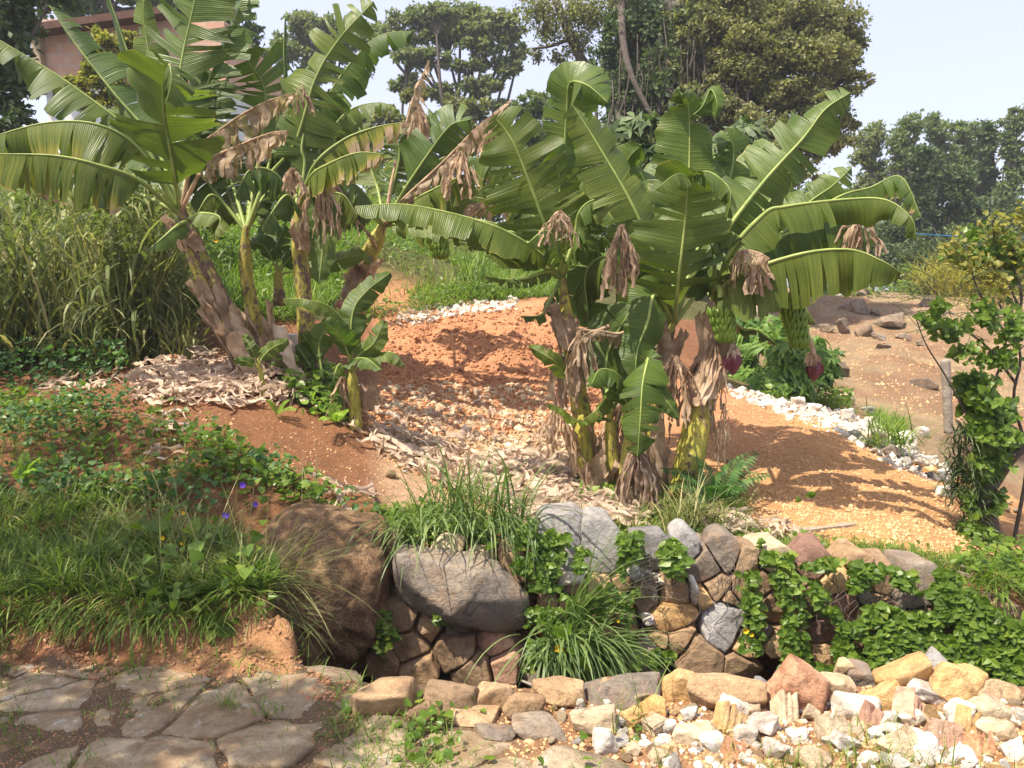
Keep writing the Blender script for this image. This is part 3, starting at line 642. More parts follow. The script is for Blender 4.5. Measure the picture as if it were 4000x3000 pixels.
leaf(A, [(657, 250, 6.0), (665, 262, 5.9), (668, 320, 5.85), (650, 400, 5.85)], 210, face=(-.1, -.8, .5), dr=.5, hang=.3, nt=6, gap=.3, seed=60, pet=.0, ribr=.006)
leaf(A, [c, (680, 560, 7.2), (705, 260, 7.3), (760, 0, 7.3), (800, -250, 7.2)], 420, face='cam', dr=.12, nt=22, gap=.65, seed=7, pet=.25, sweep=.4)
leaf(A, [c, (740, 600, 7.3), (800, 350, 7.4), (900, 120, 7.4), (960, -50, 7.4)], 330, face='caml', dr=.35, nt=26, gap=.85, seed=8, pet=.25)
leaf(A, [c, (640, 520, 7.4), (530, 283, 7.5), (450, 60, 7.5), (410, -60, 7.5)], 120, face='camr', dr=1.1, nt=4, gap=.3, seed=9, pet=.3, curl=.5)
leaf(A, [c, (640, 500, 7.8), (590, 260, 7.9), (560, 60, 7.9), (570, -40, 7.9)], 150, face='cam', dr=.2, nt=5, gap=.3, seed=10, pet=.4)
leaf(A, [c, (800, 640, 6.7), (920, 572, 6.5), (1050, 520, 6.4), (1130, 508, 6.3)], 250, face='up', dr=1.1, hang=.7, nt=24, gap=.6, dry=.72, seed=11, pet=.3)
leaf(A, [c, (760, 600, 6.9), (900, 475, 6.8), (1030, 400, 6.8), (1150, 360, 6.7)], 230, face='up', dr=1.1, hang=.7, nt=26, gap=.7, dry=.5, seed=12, pet=.3)
leaf(A, [c, (560, 760, 7.0), (380, 700, 7.2), (250, 660, 7.3), (100, 700, 7.3)], 200, face='up', dr=.9, hang=.5, nt=9, gap=.5, seed=13, pet=.35)
leaf(A, [(740, 850, 6.8), (790, 830, 6.6), (860, 850, 6.5), (830, 930, 6.5)], 120, face='up', dr=.6, hang=.3, nt=1, gap=.1, seed=14, pet=.1, dt=.2)
leaf(A, [(730, 860, 6.8), (690, 880, 6.6), (620, 940, 6.5), (565, 985, 6.5)], 110, face='up', dr=.7, hang=.3, nt=1, gap=.1, seed=15, pet=.1, dt=.3)
leaf(A, [c, (680, 620, 7.3), (760, 400, 7.5), (800, 260, 7.5)], 330, face='cam', dr=.2, nt=9, gap=.4, seed=16, pet=.3)
leaf(A, [c, (600, 640, 7.5), (520, 500, 7.7), (420, 420, 7.8)], 240, face='camr', dr=.4, nt=9, gap=.4, seed=17, pet=.3)

B = plant('slim banana plant behind the leaning one, with purplish dead sheaths at its foot', (1080, 1490, 7.3))
stem([(1010, 1450, 7.35), (990, 1250, 7.3), (960, 1050, 7.25), (960, 880, 7.2)], [.08, .07, .06, .055], B, 2, .1)
husk([(1120, 1490, 7.2), (1050, 1320, 7.25), (1000, 1160, 7.25)], .09, B, 13, 9)
c = (960, 900, 7.2)
leaf(B, [c, (985, 760, 7.4), (1037, 386, 7.6), (970, 241, 7.5), (900, 120, 7.4)], 330, face=(0, -1, .1), dr=.15, nt=28, gap=.85, seed=21, pet=.38)
leaf(B, [c, (1040, 700, 7.3), (1150, 560, 7.3), (1230, 310, 7.3), (1325, 151, 7.3), (1460, 5, 7.3)], 320, face=(.15, -1, .2), dr=.15, nt=26, gap=.7, seed=22, pet=.3)
leaf(B, [c, (1080, 700, 7.9), (1250, 420, 8.0), (1362, 253, 8.0), (1482, 139, 8.0), (1620, 120, 8.0)], 230, face='up', dr=.85, hang=.35, nt=12, gap=.4, seed=23, pet=.4)
leaf(B, [c, (1050, 640, 7.5), (1105, 340, 7.6), (1108, 200, 7.6), (1112, 70, 7.6)], 55, face='cam', dr=1.0, nt=3, gap=.1, seed=24, pet=.5, curl=.6)
leaf(B, [c, (850, 760, 7.5), (740, 620, 7.6), (640, 560, 7.6), (560, 580, 7.5)], 220, face='up', dr=.6, hang=.3, nt=9, gap=.4, seed=25, pet=.3)
leaf(B, [c, (900, 700, 7.5), (820, 500, 7.7), (800, 300, 7.8)], 300, face='cam', dr=.2, nt=12, gap=.4, seed=26, pet=.3)
leaf(B, [c, (1000, 600, 8), (1130, 420, 8.2), (1210, 250, 8.3)], 240, face='caml', dr=.3, nt=14, gap=.6, seed=27, pet=.3)
tuft(1180, 350, 7.0, 90, 90, 8, 28, .05, B)

Cc = plant('third banana plant of the left clump, upright yellow trunk with ragged brown sheaths', (1210, 1480, 7.2))
stem([(1210, 1480, 7.2), (1190, 1200, 7.2), (1170, 980, 7.2), (1165, 800, 7.2)], [.085, .08, .07, .06], Cc, 3, .12)
husk([(1200, 1000, 7.15), (1168, 830, 7.15)], .085, Cc, 15, 6)
c = (1165, 820, 7.2)
leaf(Cc, [c, (1210, 690, 6.9), (1300, 630, 6.7), (1400, 595, 6.6), (1500, 600, 6.5)], 210, face='up', dr=1.0, hang=.5, nt=16, gap=.35, seed=31, de=.35, dt=.3, pet=.2)
leaf(Cc, [c, (1220, 650, 7.0), (1330, 550, 7.0), (1450, 500, 7.0), (1580, 475, 6.9)], 240, face='up', dr=1.0, hang=.55, nt=22, gap=.5, seed=32, dry=.2, de=.35, dt=.25, pet=.2)
leaf(Cc, [c, (1080, 680, 6.9), (980, 660, 6.7), (920, 760, 6.6)], 230, face='up', dr=.7, hang=.5, nt=7, gap=.4, seed=33, pet=.25)
leaf(Cc, [c, (1190, 640, 7.3), (1180, 560, 7.3), (1230, 330, 7.4)], 230, face='camr', dr=.3, nt=12, gap=.5, seed=34, pet=.25)
leaf(Cc, [c, (1240, 600, 7.6), (1350, 440, 7.7), (1480, 400, 7.8), (1560, 430, 7.8)], 190, face='up', dr=.6, hang=.3, nt=20, gap=.8, seed=35, pet=.25)
leaf(Cc, [(1230, 690, 7.0), (1255, 830, 6.95), (1260, 960, 6.9), (1245, 1110, 6.9)], 130, face='cam', dr=.15, nt=1, gap=.1, seed=36, pet=.05)
leaf(Cc, [c, (1120, 760, 6.8), (1060, 830, 6.7), (1020, 900, 6.7)], 180, face='up', dr=.8, hang=.4, nt=5, gap=.3, seed=37, pet=.2)
tuft(1145, 665, 6.6, 110, 80, 7, 38, .06, Cc); tuft(1250, 700, 6.9, 230, 170, 13, 39, .04, Cc)
leaf(Cc, [c, (1130, 600, 7.9), (1060, 480, 8), (1000, 420, 8.1)], 240, face='cam', dr=.3, nt=8, gap=.4, seed=40, pet=.2)

D = plant('short yellow banana plant behind on the slope, trunk curling with shredded pale bark', (1370, 1180, 9.0))
stem([(1380, 1190, 9.0), (1420, 1050, 8.95), (1470, 940, 8.9), (1500, 860, 8.85)], [.1, .1, .085, .075], D, 4, .05)
husk([(1370, 1180, 8.9), (1420, 1040, 8.9), (1455, 990, 8.85)], .13, D, 41, 9)
c = (1500, 880, 8.85)
leaf(D, [c, (1530, 700, 8.9), (1580, 500, 9.0), (1625, 350, 9.0), (1675, 235, 9.0)], 170, face='caml', dr=.6, hang=.5, nt=30, gap=.8, dry=.75, seed=42, pet=.35)
leaf(D, [c, (1580, 740, 8.6), (1680, 590, 8.5), (1760, 490, 8.4), (1840, 465, 8.3)], 260, face='cam', dr=.3, hang=.1, nt=7, gap=.35, seed=43, pet=.35)
leaf(D, [c, (1560, 790, 8.3), (1720, 640, 8.2), (1860, 500, 8.1), (2000, 385, 8.1)], 190, face='up', dr=.9, hang=.75, nt=30, gap=.7, dry=.75, seed=44, pet=.3)
leaf(D, [c, (1600, 790, 8.3), (1750, 710, 8.1), (1870, 660, 8.0), (1960, 650, 8.0)], 230, face='up', dr=.9, hang=.6, nt=22, gap=.5, seed=45, pet=.25, de=.2)
leaf(D, [c, (1600, 820, 8.6), (1720, 770, 8.5), (1860, 770, 8.5), (1960, 800, 8.5)], 250, face='up', dr=.9, hang=.6, nt=16, gap=.5, seed=46, pet=.25)
leaf(D, [c, (1430, 760, 8.6), (1350, 700, 8.4), (1260, 720, 8.3)], 250, face='up', dr=.8, hang=.6, nt=8, gap=.4, seed=47, pet=.25)
leaf(D, [c, (1530, 740, 8.9), (1560, 600, 8.9), (1530, 480, 8.9)], 220, face='cam', dr=.4, nt=14, gap=.6, seed=48, pet=.3)
leaf(D, [c, (1470, 720, 9.2), (1400, 560, 9.3), (1330, 420, 9.4)], 240, face='cam', dr=.3, nt=10, gap=.5, seed=49, pet=.3)
leaf(D, [c, (1620, 800, 9.2), (1800, 760, 9.3), (1960, 720, 9.4), (2060, 760, 9.4)], 230, face='up', dr=.8, hang=.5, nt=20, gap=.6, seed=50, pet=.25, de=.4)
tuft(1320, 740, 8.2, 200, 160, 9, 51, .05, D); tuft(1950, 780, 8.3, 130, 330, 14, 52, .06, D)
leaf(D, [(1470, 960, 8.8), (1440, 910, 8.6), (1390, 850, 8.5)], 30, face='up', dr=.9, nt=1, gap=.1, seed=53, dry=.8, pet=.1)
bunch(D, 1700, 915, 8.0, 95, 85, 54, .05)
V, Fs = tube(catmull([at(1510, 870, 8.8), at(1600, 800, 8.4), at(1690, 850, 8.05), at(1700, 930, 8.0)], 20), .024, 8); obj('fruit_stalk', npmesh('fruit_stalk', V, Fs, M['rib'], attrs={'dry': np.zeros(len(V))}), D)

# dense inner foliage between the crowns
c = (960, 900, 7.2)
leaf(B, [c, (900, 780, 7.6), (860, 640, 7.8), (900, 520, 7.9)], 300, face='cam', dr=.3, nt=9, gap=.4, seed=301, pet=.2)
leaf(B, [c, (1020, 780, 7.5), (1080, 700, 7.7), (1060, 560, 7.8)], 280, face='cam', dr=.3, nt=9, gap=.4, seed=302, pet=.2)
leaf(B, [c, (880, 800, 7.2), (820, 760, 7.1), (760, 850, 7.0)], 240, face='up', dr=.8, hang=.5, nt=6, gap=.3, seed=303, pet=.2)
c = (1165, 820, 7.2)
leaf(Cc, [c, (1260, 760, 7.4), (1340, 760, 7.4), (1400, 850, 7.4)], 240, face='up', dr=.8, hang=.6, nt=8, gap=.4, seed=304, pet=.2)
leaf(Cc, [c, (1200, 640, 7.7), (1290, 520, 7.8), (1400, 480, 7.9)], 240, face='up', dr=.7, hang=.4, nt=16, gap=.7, seed=305, pet=.2)
leaf(Cc, [c, (1100, 740, 7.6), (1040, 640, 7.8), (960, 620, 7.8)], 260, face='up', dr=.7, hang=.4, nt=8, gap=.4, seed=306, pet=.2)
c = (1500, 880, 8.85)
leaf(D, [c, (1600, 700, 9.2), (1720, 620, 9.3), (1860, 560, 9.3)], 230, face='up', dr=.8, hang=.5, nt=18, gap=.7, seed=307, pet=.25)
leaf(D, [c, (1560, 620, 9.3), (1640, 480, 9.4), (1700, 440, 9.4)], 220, face='cam', dr=.4, nt=16, gap=.8, seed=308, pet=.25, de=.2)
leaf(D, [c, (1650, 860, 8.2), (1800, 850, 8.0), (1960, 880, 7.9), (2080, 960, 7.8)], 200, face='up', dr=.9, hang=.5, nt=14, gap=.5, seed=309, pet=.25, de=.2)
leaf(D, [c, (1400, 800, 8.6), (1330, 820, 8.5), (1270, 900, 8.5)], 200, face='up', dr=.9, hang=.6, nt=8, gap=.4, seed=310, pet=.2)
tuft(1800, 600, 8.0, 170, 150, 12, 311, .06, D); tuft(1920, 520, 8.0, 150, 130, 10, 312, .06, D); tuft(1640, 420, 8.9, 190, 110, 10, 313, .06, D)
E = plant('knee-high young banana plant with glossy bright leaves, in front of the orange mound', (1390, 1650, 6.5))
stem([(1390, 1650, 6.5), (1385, 1560, 6.5), (1375, 1440, 6.5)], [.05, .045, .035], E, 5, -.1)
tuft(1340, 1480, 6.5, 190, 130, 9, 61, .05, E); husk([(1440, 1600, 6.6), (1440, 1480, 6.6)], .07, E, 62, 7)
c = (1375, 1450, 6.5)
for q, (P, w_, f_, d_) in enumerate([([c, (1370, 1300, 6.4), (1385, 1200, 6.4), (1440, 1130, 6.4), (1525, 1065, 6.4)], 120, 'cam', .35), ([c, (1360, 1290, 6.4), (1290, 1200, 6.3), (1200, 1170, 6.2), (1105, 1165, 6.2)], 110, 'up', .8),
    ([c, (1355, 1370, 6.4), (1320, 1300, 6.2), (1270, 1255, 6.1)], 110, 'cam', .3), ([c, (1400, 1390, 6.4), (1460, 1340, 6.3), (1500, 1250, 6.3)], 100, 'cam', .3), ([c, (1380, 1405, 6.3), (1430, 1400, 6.1), (1490, 1445, 6.0)], 120, 'up', .4),
    ([c, (1440, 1395, 6.4), (1530, 1375, 6.3), (1585, 1430, 6.3)], 110, 'up', .6), ([c, (1370, 1340, 6.6), (1400, 1270, 6.6), (1450, 1230, 6.6)], 80, 'cam', .4), ([c, (1330, 1420, 6.3), (1310, 1450, 6.2), (1300, 1490, 6.2)], 70, 'up', .7)]):
    leaf(E, P, w_, face=f_, dr=d_, nt=3, gap=.15, seed=70 + q, pet=.22, ribr=.012)
Fp = plant('tiny banana sapling with two bright oval leaves, at the foot of the leaning plant', (1030, 1510, 6.7))
stem([(1030, 1510, 6.7), (1015, 1440, 6.7), (1005, 1400, 6.7)], [.02, .018, .015], Fp, 6, -.2)
for q, (P, w_) in enumerate([([(1008, 1430, 6.7), (1030, 1390, 6.7), (1070, 1355, 6.7), (1128, 1330, 6.7)], 70), ([(1006, 1420, 6.7), (985, 1370, 6.6), (950, 1305, 6.6)], 50), ([(1006, 1440, 6.7), (970, 1415, 6.6), (915, 1405, 6.5)], 45)]):
    leaf(Fp, P, w_, face='cam', dr=.3, nt=0, gap=.0, seed=80 + q, pet=.15, ribr=.008)
for q, (P, w_) in enumerate([([(1260, 1480, 7.0), (1250, 1330, 7.0), (1330, 1230, 6.9)], 110), ([(1255, 1480, 7.1), (1230, 1380, 7.1), (1180, 1300, 7)], 90), ([(1250, 1490, 7.1), (1180, 1380, 7), (1150, 1350, 7)], 60)]): leaf(Cc, P, w_, face='cam', dr=.3, nt=2, gap=.2, seed=85 + q, pet=.3, ribr=.012)
BK = plant('cluster of broad young banana leaves behind the left trunks', (1090, 1120, 8.3))
stem([(1090, 1150, 8.3), (1085, 1050, 8.3)], [.05, .04], BK, 7, 0)
for q, (P, w_) in enumerate([([(1085, 1060, 8.3), (1080, 960, 8.3), (1120, 880, 8.3)], 110), ([(1085, 1060, 8.3), (1030, 960, 8.2), (960, 950, 8.1)], 90), ([(1085, 1060, 8.3), (1140, 1000, 8.2), (1180, 960, 8.2)], 90), ([(1085, 1060, 8.3), (1040, 900, 8.5), (1030, 830, 8.5)], 100), ([(1085, 1070, 8.3), (1160, 960, 8.6), (1330, 900, 8.6)], 130), ([(1085, 1070, 8.3), (1200, 1050, 8.6), (1380, 1000, 8.6), (1450, 1030, 8.6)], 100)]): leaf(BK, P, w_, face='cam', dr=.3, nt=4, gap=.3, seed=90 + q, pet=.2, ribr=.012)

# ---------------- right clump
G_ = plant('banana plant at the left edge of the right clump, long pale leaf reaching far left', (2300, 1900, 6.3))
stem([(2300, 1900, 6.3), (2270, 1600, 6.3), (2220, 1300, 6.3), (2195, 1060, 6.3)], [.085, .075, .06, .055], G_, 8, .05)
husk([(2230, 1400, 6.2), (2190, 1150, 6.2)], .08, G_, 101, 6); husk([(2290, 1890, 6.25), (2250, 1600, 6.2)], .1, G_, 102, 7)
c = (2195, 1080, 6.3)
leaf(G_, [c, (2080, 965, 6.0), (1905, 872, 5.8), (1603, 800, 5.7), (1385, 805, 5.6)], 230, face='up', dr=(.8, .5), hang=.25, nt=9, gap=.18, seed=103, pet=.12)
leaf(G_, [c, (2060, 1000, 6.1), (1900, 900, 6.0), (1720, 865, 6.0), (1530, 885, 6.0)], 210, face='up', dr=.6, hang=.15, nt=8, gap=.25, seed=104, pet=.15)
leaf(G_, [c, (2133, 892, 6.1), (2025, 603, 6.0), (1977, 512, 6.0), (1930, 455, 6.0)], 400, face=(-.2, -1, -.1), dr=.15, nt=14, gap=.35, seed=105, pet=.12)
leaf(G_, [c, (2150, 960, 6.5), (2060, 800, 6.6), (1960, 640, 6.6), (1830, 610, 6.6)], 260, face='up', dr=.8, hang=.5, nt=15, gap=.4, seed=106, pet=.2, de=.2)
leaf(G_, [c, (2200, 830, 6.6), (2205, 600, 6.6), (2215, 420, 6.5), (2225, 325, 6.4), (2290, 330, 6.2), (2375, 400, 6.1)], 260, face=(-.25, -1, .2), dr=.35, nt=8, gap=.25, seed=107, pet=.3)
leaf(G_, [c, (2190, 860, 6.5), (2180, 650, 6.5), (2150, 560, 6.4)], 240, face='cam', dr=.25, nt=4, gap=.2, seed=108, pet=.2)
leaf(G_, [c, (2240, 940, 6.4), (2290, 800, 6.4), (2330, 720, 6.3)], 220, face='cam', dr=.25, nt=4, gap=.2, seed=109, pet=.2)
leaf(G_, [c, (2130, 1060, 6.1), (2030, 1090, 6.0), (1890, 1080, 5.9)], 90, face='up', dr=.5, hang=.2, nt=8, gap=.4, seed=110, pet=.1, dt=.3)
leaf(G_, [c, (2240, 950, 6.1), (2260, 830, 6.0), (2330, 780, 5.9), (2400, 860, 5.8)], 180, face='up', dr=.8, hang=.6, nt=8, gap=.3, seed=111, pet=.15)
leaf(G_, [c, (2140, 1180, 6.2), (2110, 1230, 6.2), (2030, 1235, 6.1)], 90, face='up', dr=.5, hang=.3, nt=5, gap=.4, seed=112, pet=.15)
leaf(G_, [(2200, 1060, 6.2), (2180, 950, 6.0), (2130, 900, 5.9), (2060, 950, 5.85)], 160, face='up', dr=.7, hang=.5, nt=4, gap=.3, seed=114, pet=.15)
tuft(2185, 832, 5.75, 130, 160, 16, 113, .03, G_)

Hp = plant('central banana plant of the right clump, broad upright leaves spreading like a fan', (2480, 1960, 6.0))
stem([(2560, 1960, 6.1), (2560, 1700, 6.1), (2570, 1500, 6.1), (2630, 1260, 6.1)], [.075, .07, .06, .06], Hp, 9, .1)
husk([(2560, 1960, 6.05), (2560, 1600, 6.05)], .09, Hp, 121, 8); husk([(2580, 1500, 6.0), (2640, 1230, 6.0)], .09, Hp, 122, 6)
c = (2635, 1260, 6.1)
leaf(Hp, [c, (2590, 1080, 5.9), (2472, 802, 5.85), (2322, 542, 5.85), (2237, 410, 5.85)], 290, face=(.3, -1, .3), dr=(.35, .2), nt=9, gap=.25, seed=123, pet=.25, ribr=.026)
leaf(Hp, [c, (2650, 1100, 5.7), (2675, 880, 5.6), (2685, 750, 5.55), (2700, 690, 5.5), (2720, 670, 5.4)], 430, face=(0, -1, -.15), dr=.12, nt=11, gap=.4, seed=124, pet=.16)
leaf(Hp, [(2700, 690, 5.5), (2640, 680, 5.35), (2560, 740, 5.3)], 130, face='up', dr=.6, hang=.3, nt=3, gap=.25, seed=125, pet=.02, ribr=.006)
leaf(Hp, [(2700, 690, 5.5), (2770, 670, 5.4), (2850, 740, 5.3), (2840, 850, 5.3)], 150, face='up', dr=.7, hang=.5, nt=6, gap=.5, seed=126, pet=.02, ribr=.006)
leaf(Hp, [c, (2660, 960, 6.3), (2690, 700, 6.4), (2692, 450, 6.4), (2678, 360, 6.3)], 330, face='cam', dr=.2, nt=9, gap=.3, seed=127, pet=.3, curl=.6)
leaf(Hp, [(2692, 460, 6.4), (2740, 420, 6.3), (2775, 350, 6.3), (2800, 400, 6.2), (2790, 470, 6.2)], 90, face='caml', dr=.7, nt=3, gap=.3, seed=128, pet=.02, ribr=.005)
leaf(Hp, [(2685, 420, 6.4), (2660, 380, 6.35), (2645, 345, 6.3)], 50, face='cam', dr=.6, nt=1, gap=.3, seed=129, pet=.02, ribr=.004)
leaf(Hp, [c, (2560, 1000, 6.6), (2500, 800, 6.8), (2450, 640, 6.8), (2510, 560, 6.7)], 240, face='cam', dr=.35, nt=6, gap=.3, seed=130, pet=.25)
leaf(Hp, [c, (2730, 960, 6.4), (2850, 700, 6.5), (2860, 560, 6.5), (2800, 560, 6.4)], 230, face='cam', dr=.4, nt=8, gap=.3, seed=131, pet=.3)
leaf(Hp, [c, (2540, 1040, 6.0), (2440, 950, 5.9), (2380, 1010, 5.8)], 250, face='up', dr=.7, hang=.5, nt=4, gap=.3, seed=132, pet=.2)
leaf(Hp, [c, (2560, 1150, 5.8), (2530, 1260, 5.7), (2490, 1370, 5.7), (2480, 1500, 5.7)], 180, face='cam', dr=.2, nt=1, gap=.1, seed=133, pet=.1)
leaf(Hp, [c, (2500, 1100, 6.4), (2380, 1000, 6.5), (2290, 1060, 6.5), (2300, 1250, 6.5)], 280, face='up', dr=.8, hang=.6, nt=5, gap=.3, seed=134, pet=.15)
leaf(Hp, [c, (2590, 1000, 7.0), (2560, 800, 7.1), (2600, 600, 7.2)], 300, face='cam', dr=.3, nt=6, gap=.4, seed=135, pet=.2)
tuft(2430, 890, 5.6, 260, 150, 22, 136, .045, Hp); tuft(2640, 1400, 5.8, 260, 250, 20, 137, .05, Hp); tuft(2270, 1290, 5.9, 260, 130, 14, 138, .05, Hp)
leaf(Hp, [(2380, 1270, 5.95), (2320, 1290, 5.9), (2250, 1280, 5.85)], 40, face='up', dr=1, hang=.5, nt=9, gap=.5, dry=.85, seed=139, pet=.05)
leaf(Hp, [(2510, 1260, 6), (2420, 1300, 5.9), (2330, 1290, 5.85), (2260, 1320, 5.85)], 110, face='up', dr=1, hang=.8, nt=14, gap=.7, dry=.8, seed=140, pet=.3)

I_ = plant('thick-trunked fruiting banana plant at the right of the clump, green bunch above a maroon bud', (2660, 1990, 5.9))
stem([(2660, 1990, 5.9), (2700, 1780, 5.9), (2740, 1580, 5.95), (2800, 1380, 6.0), (2810, 1180, 6.05)], [.12, .115, .1, .08, .06], I_, 10, 0.0)
husk([(2740, 1580, 5.9), (2800, 1380, 5.95), (2790, 1150, 6)], .11, I_, 151, 7)
c = (2800, 1200, 6.05)
leaf(I_, [c, (2790, 1050, 5.9), (2820, 930, 5.8), (2981, 712, 5.8), (3138, 538, 5.8), (3225, 425, 5.8), (3325, 360, 5.8)], 310, face=(-.1, -1, .3), dr=(.45, .2), nt=12, gap=.3, seed=152, pet=.2, ribr=.026)
leaf(I_, [c, (2840, 1000, 5.7), (2980, 835, 5.6), (3070, 803, 5.55), (3318, 775, 5.5), (3463, 780, 5.4), (3560, 850, 5.3), (3580, 930, 5.3)], 260, face='up', dr=(.9, .7), hang=.3, nt=9, gap=.22, seed=153, pet=.15, ribr=.024)
leaf(I_, [c, (2850, 1090, 5.7), (3100, 995, 5.5), (3312, 972, 5.4), (3450, 1020, 5.3), (3525, 1070, 5.3)], 400, face='up', dr=(1.15, .9), hang=.55, nt=14, gap=.2, seed=154, pet=.14, ribr=.024)
leaf(I_, [c, (2900, 1020, 6.0), (3100, 900, 6.0), (3300, 860, 6.0), (3430, 930, 6.0)], 330, face='up', dr=1.0, hang=.5, nt=14, gap=.4, seed=155, pet=.15, de=.15)
leaf(I_, [c, (2950, 960, 6.5), (3160, 790, 6.6), (3252, 725, 6.6), (3330, 650, 6.6)], 210, face='cam', dr=.3, nt=10, gap=.45, seed=156, pet=.35)
leaf(I_, [c, (2960, 980, 6.4), (3250, 780, 6.5), (3400, 730, 6.5), (3520, 690, 6.4), (3600, 850, 6.3)], 220, face='up', dr=.8, hang=.5, nt=16, gap=.55, seed=157, pet=.35, de=.3)
leaf(I_, [c, (2830, 960, 6.5), (2900, 740, 6.7), (2960, 600, 6.8), (3000, 560, 6.8)], 280, face='caml', dr=.3, nt=8, gap=.3, seed=158, pet=.2)
leaf(I_, [c, (2870, 980, 6.2), (3010, 780, 6.3), (3060, 640, 6.3), (3120, 640, 6.2)], 260, face='cam', dr=.4, nt=9, gap=.35, seed=159, pet=.2)
leaf(I_, [c, (2900, 1060, 6.4), (3050, 960, 6.5), (3200, 950, 6.6), (3300, 1080, 6.6)], 260, face='up', dr=.9, hang=.5, nt=10, gap=.3, seed=160, pet=.15)
leaf(I_, [c, (2760, 1060, 5.9), (2750, 960, 5.8), (2800, 880, 5.7), (2900, 930, 5.6)], 240, face='up', dr=.7, hang=.45, nt=6, gap=.3, seed=161, pet=.15)
leaf(I_, [c, (2990, 1130, 6.2), (3110, 1160, 6.3), (3190, 1270, 6.3)], 120, face='up', dr=.8, hang=.4, nt=3, gap=.3, seed=162, pet=.2)
leaf(I_, [c, (2900, 1280, 6.1), (2960, 1290, 6.1), (3040, 1350, 6.1)], 60, face='up', dr=.8, hang=.4, nt=4, gap=.4, seed=163, pet=.2, de=.3)
leaf(I_, [(2830, 1200, 6), (2950, 1000, 6.9), (3080, 800, 7.1), (3060, 620, 7.1)], 300, face='cam', dr=.4, nt=9, gap=.35, seed=164, pet=.15)
leaf(I_, [c, (2850, 1050, 5.7), (2890, 980, 5.5), (2960, 985, 5.4), (3010, 1010, 5.35)], 210, face='up', dr=1.1, hang=.9, nt=14, gap=.7, dry=.8, seed=165, pet=.3)
leaf(I_, [(2800, 1200, 6), (2720, 1000, 7), (2740, 700, 7.2), (2800, 560, 7.2)], 330, face='cam', dr=.3, nt=9, gap=.35, seed=166, pet=.15)
leaf(I_, [(2820, 1180, 6), (3000, 900, 7.3), (3180, 740, 7.5), (3330, 740, 7.5)], 300, face='up', dr=.6, hang=.3, nt=9, gap=.35, seed=167, pet=.15, de=.3)
tuft(2960, 1000, 5.5, 150, 120, 12, 168, .05, I_); tuft(3360, 850, 5.9, 160, 200, 10, 169, .05, I_); tuft(2790, 1330, 5.85, 280, 120, 10, 170, .045, I_); tuft(2830, 1580, 5.85, 260, 60, 6, 171, .03, I_)
bunch(I_, 2815, 1225, 5.75, 104, 100, 172, .04); bud(I_, 2865, 1370, 5.75, 54, 98, (2822, 1290, 5.75), 3)
bunch(I_, 3080, 1165, 5.9, 105, 185, 173, .09); bud(I_, 3182, 1405, 5.9, 48, 86, (3135, 1270, 5.9), 5)
V, Fs = tube(catmull([at(2805, 1190, 6.05), at(2900, 1080, 5.9), at(3020, 1090, 5.9), at(3070, 1180, 5.9)], 24), .03, 8); obj('fruit_stalk', npmesh('fruit_stalk', V, Fs, M['rib'], attrs={'dry': np.zeros(len(V))}), I_)
V, Fs = tube(catmull([at(2800, 1190, 6.05), at(2790, 1130, 5.9), at(2815, 1130, 5.76), at(2815, 1220, 5.75)], 20), .026, 8); obj('fruit_stalk', npmesh('fruit_stalk', V, Fs, M['rib'], attrs={'dry': np.zeros(len(V))}), I_)

c = (2635, 1260, 6.1)
for q, (P, w_, f_, d_, h_) in enumerate([([c, (2560, 980, 6.4), (2420, 760, 6.5), (2330, 700, 6.5)], 250, 'up', .7, .3), ([c, (2620, 950, 6.7), (2560, 760, 6.8), (2440, 760, 6.8)], 230, 'up', .8, .5), ([c, (2740, 960, 6.6), (2830, 820, 6.7), (2960, 860, 6.7)], 240, 'up', .8, .5),
    ([c, (2700, 900, 6.9), (2770, 640, 7.0), (2870, 590, 7.0)], 250, 'cam', .4, .2), ([c, (2560, 960, 6.9), (2420, 900, 6.9), (2300, 960, 6.9)], 230, 'up', .8, .5), ([c, (2820, 1020, 6.7), (2980, 900, 6.9), (3100, 900, 6.9)], 240, 'up', .8, .4), ([c, (2600, 900, 7.2), (2470, 620, 7.3), (2400, 560, 7.3)], 230, 'cam', .4, .2)]):
    leaf(Hp, P, w_, face=f_, dr=d_, hang=h_, nt=12, gap=.6, seed=320 + q, pet=.3)
c = (2195, 1080, 6.3)
for q, (P, w_, f_, d_, h_) in enumerate([([c, (2160, 900, 6.7), (2100, 700, 6.8), (2020, 700, 6.8)], 230, 'up', .8, .4), ([c, (2240, 880, 6.8), (2300, 640, 6.9), (2380, 600, 6.9)], 230, 'cam', .4, .2), ([c, (2080, 960, 6.5), (1980, 900, 6.6), (1880, 960, 6.6)], 200, 'up', .8, .5)]):
    leaf(G_, P, w_, face=f_, dr=d_, hang=h_, nt=14, gap=.6, seed=330 + q, pet=.25, de=.15)
J = plant('small banana sucker with one long torn leaf hanging to the ground, front right clump', (2520, 2000, 5.7))
stem([(2450, 2020, 5.8), (2440, 1850, 5.8), (2470, 1620, 5.8)], [.045, .04, .03], J, 11, 0)
leaf(J, [(2480, 1640, 5.8), (2500, 1480, 5.7), (2530, 1400, 5.6), (2510, 1500, 5.45), (2500, 1650, 5.4), (2490, 1790, 5.4)], 200, face=(-.3, -1, .1), dr=.25, nt=9, gap=.4, seed=181, pet=.38, dt=.15, ribr=.014)
leaf(J, [(2470, 1640, 5.8), (2540, 1500, 5.6), (2600, 1560, 5.5), (2655, 1640, 5.5)], 90, face='cam', dr=.3, nt=1, gap=.1, seed=182, pet=.35, ribr=.01)
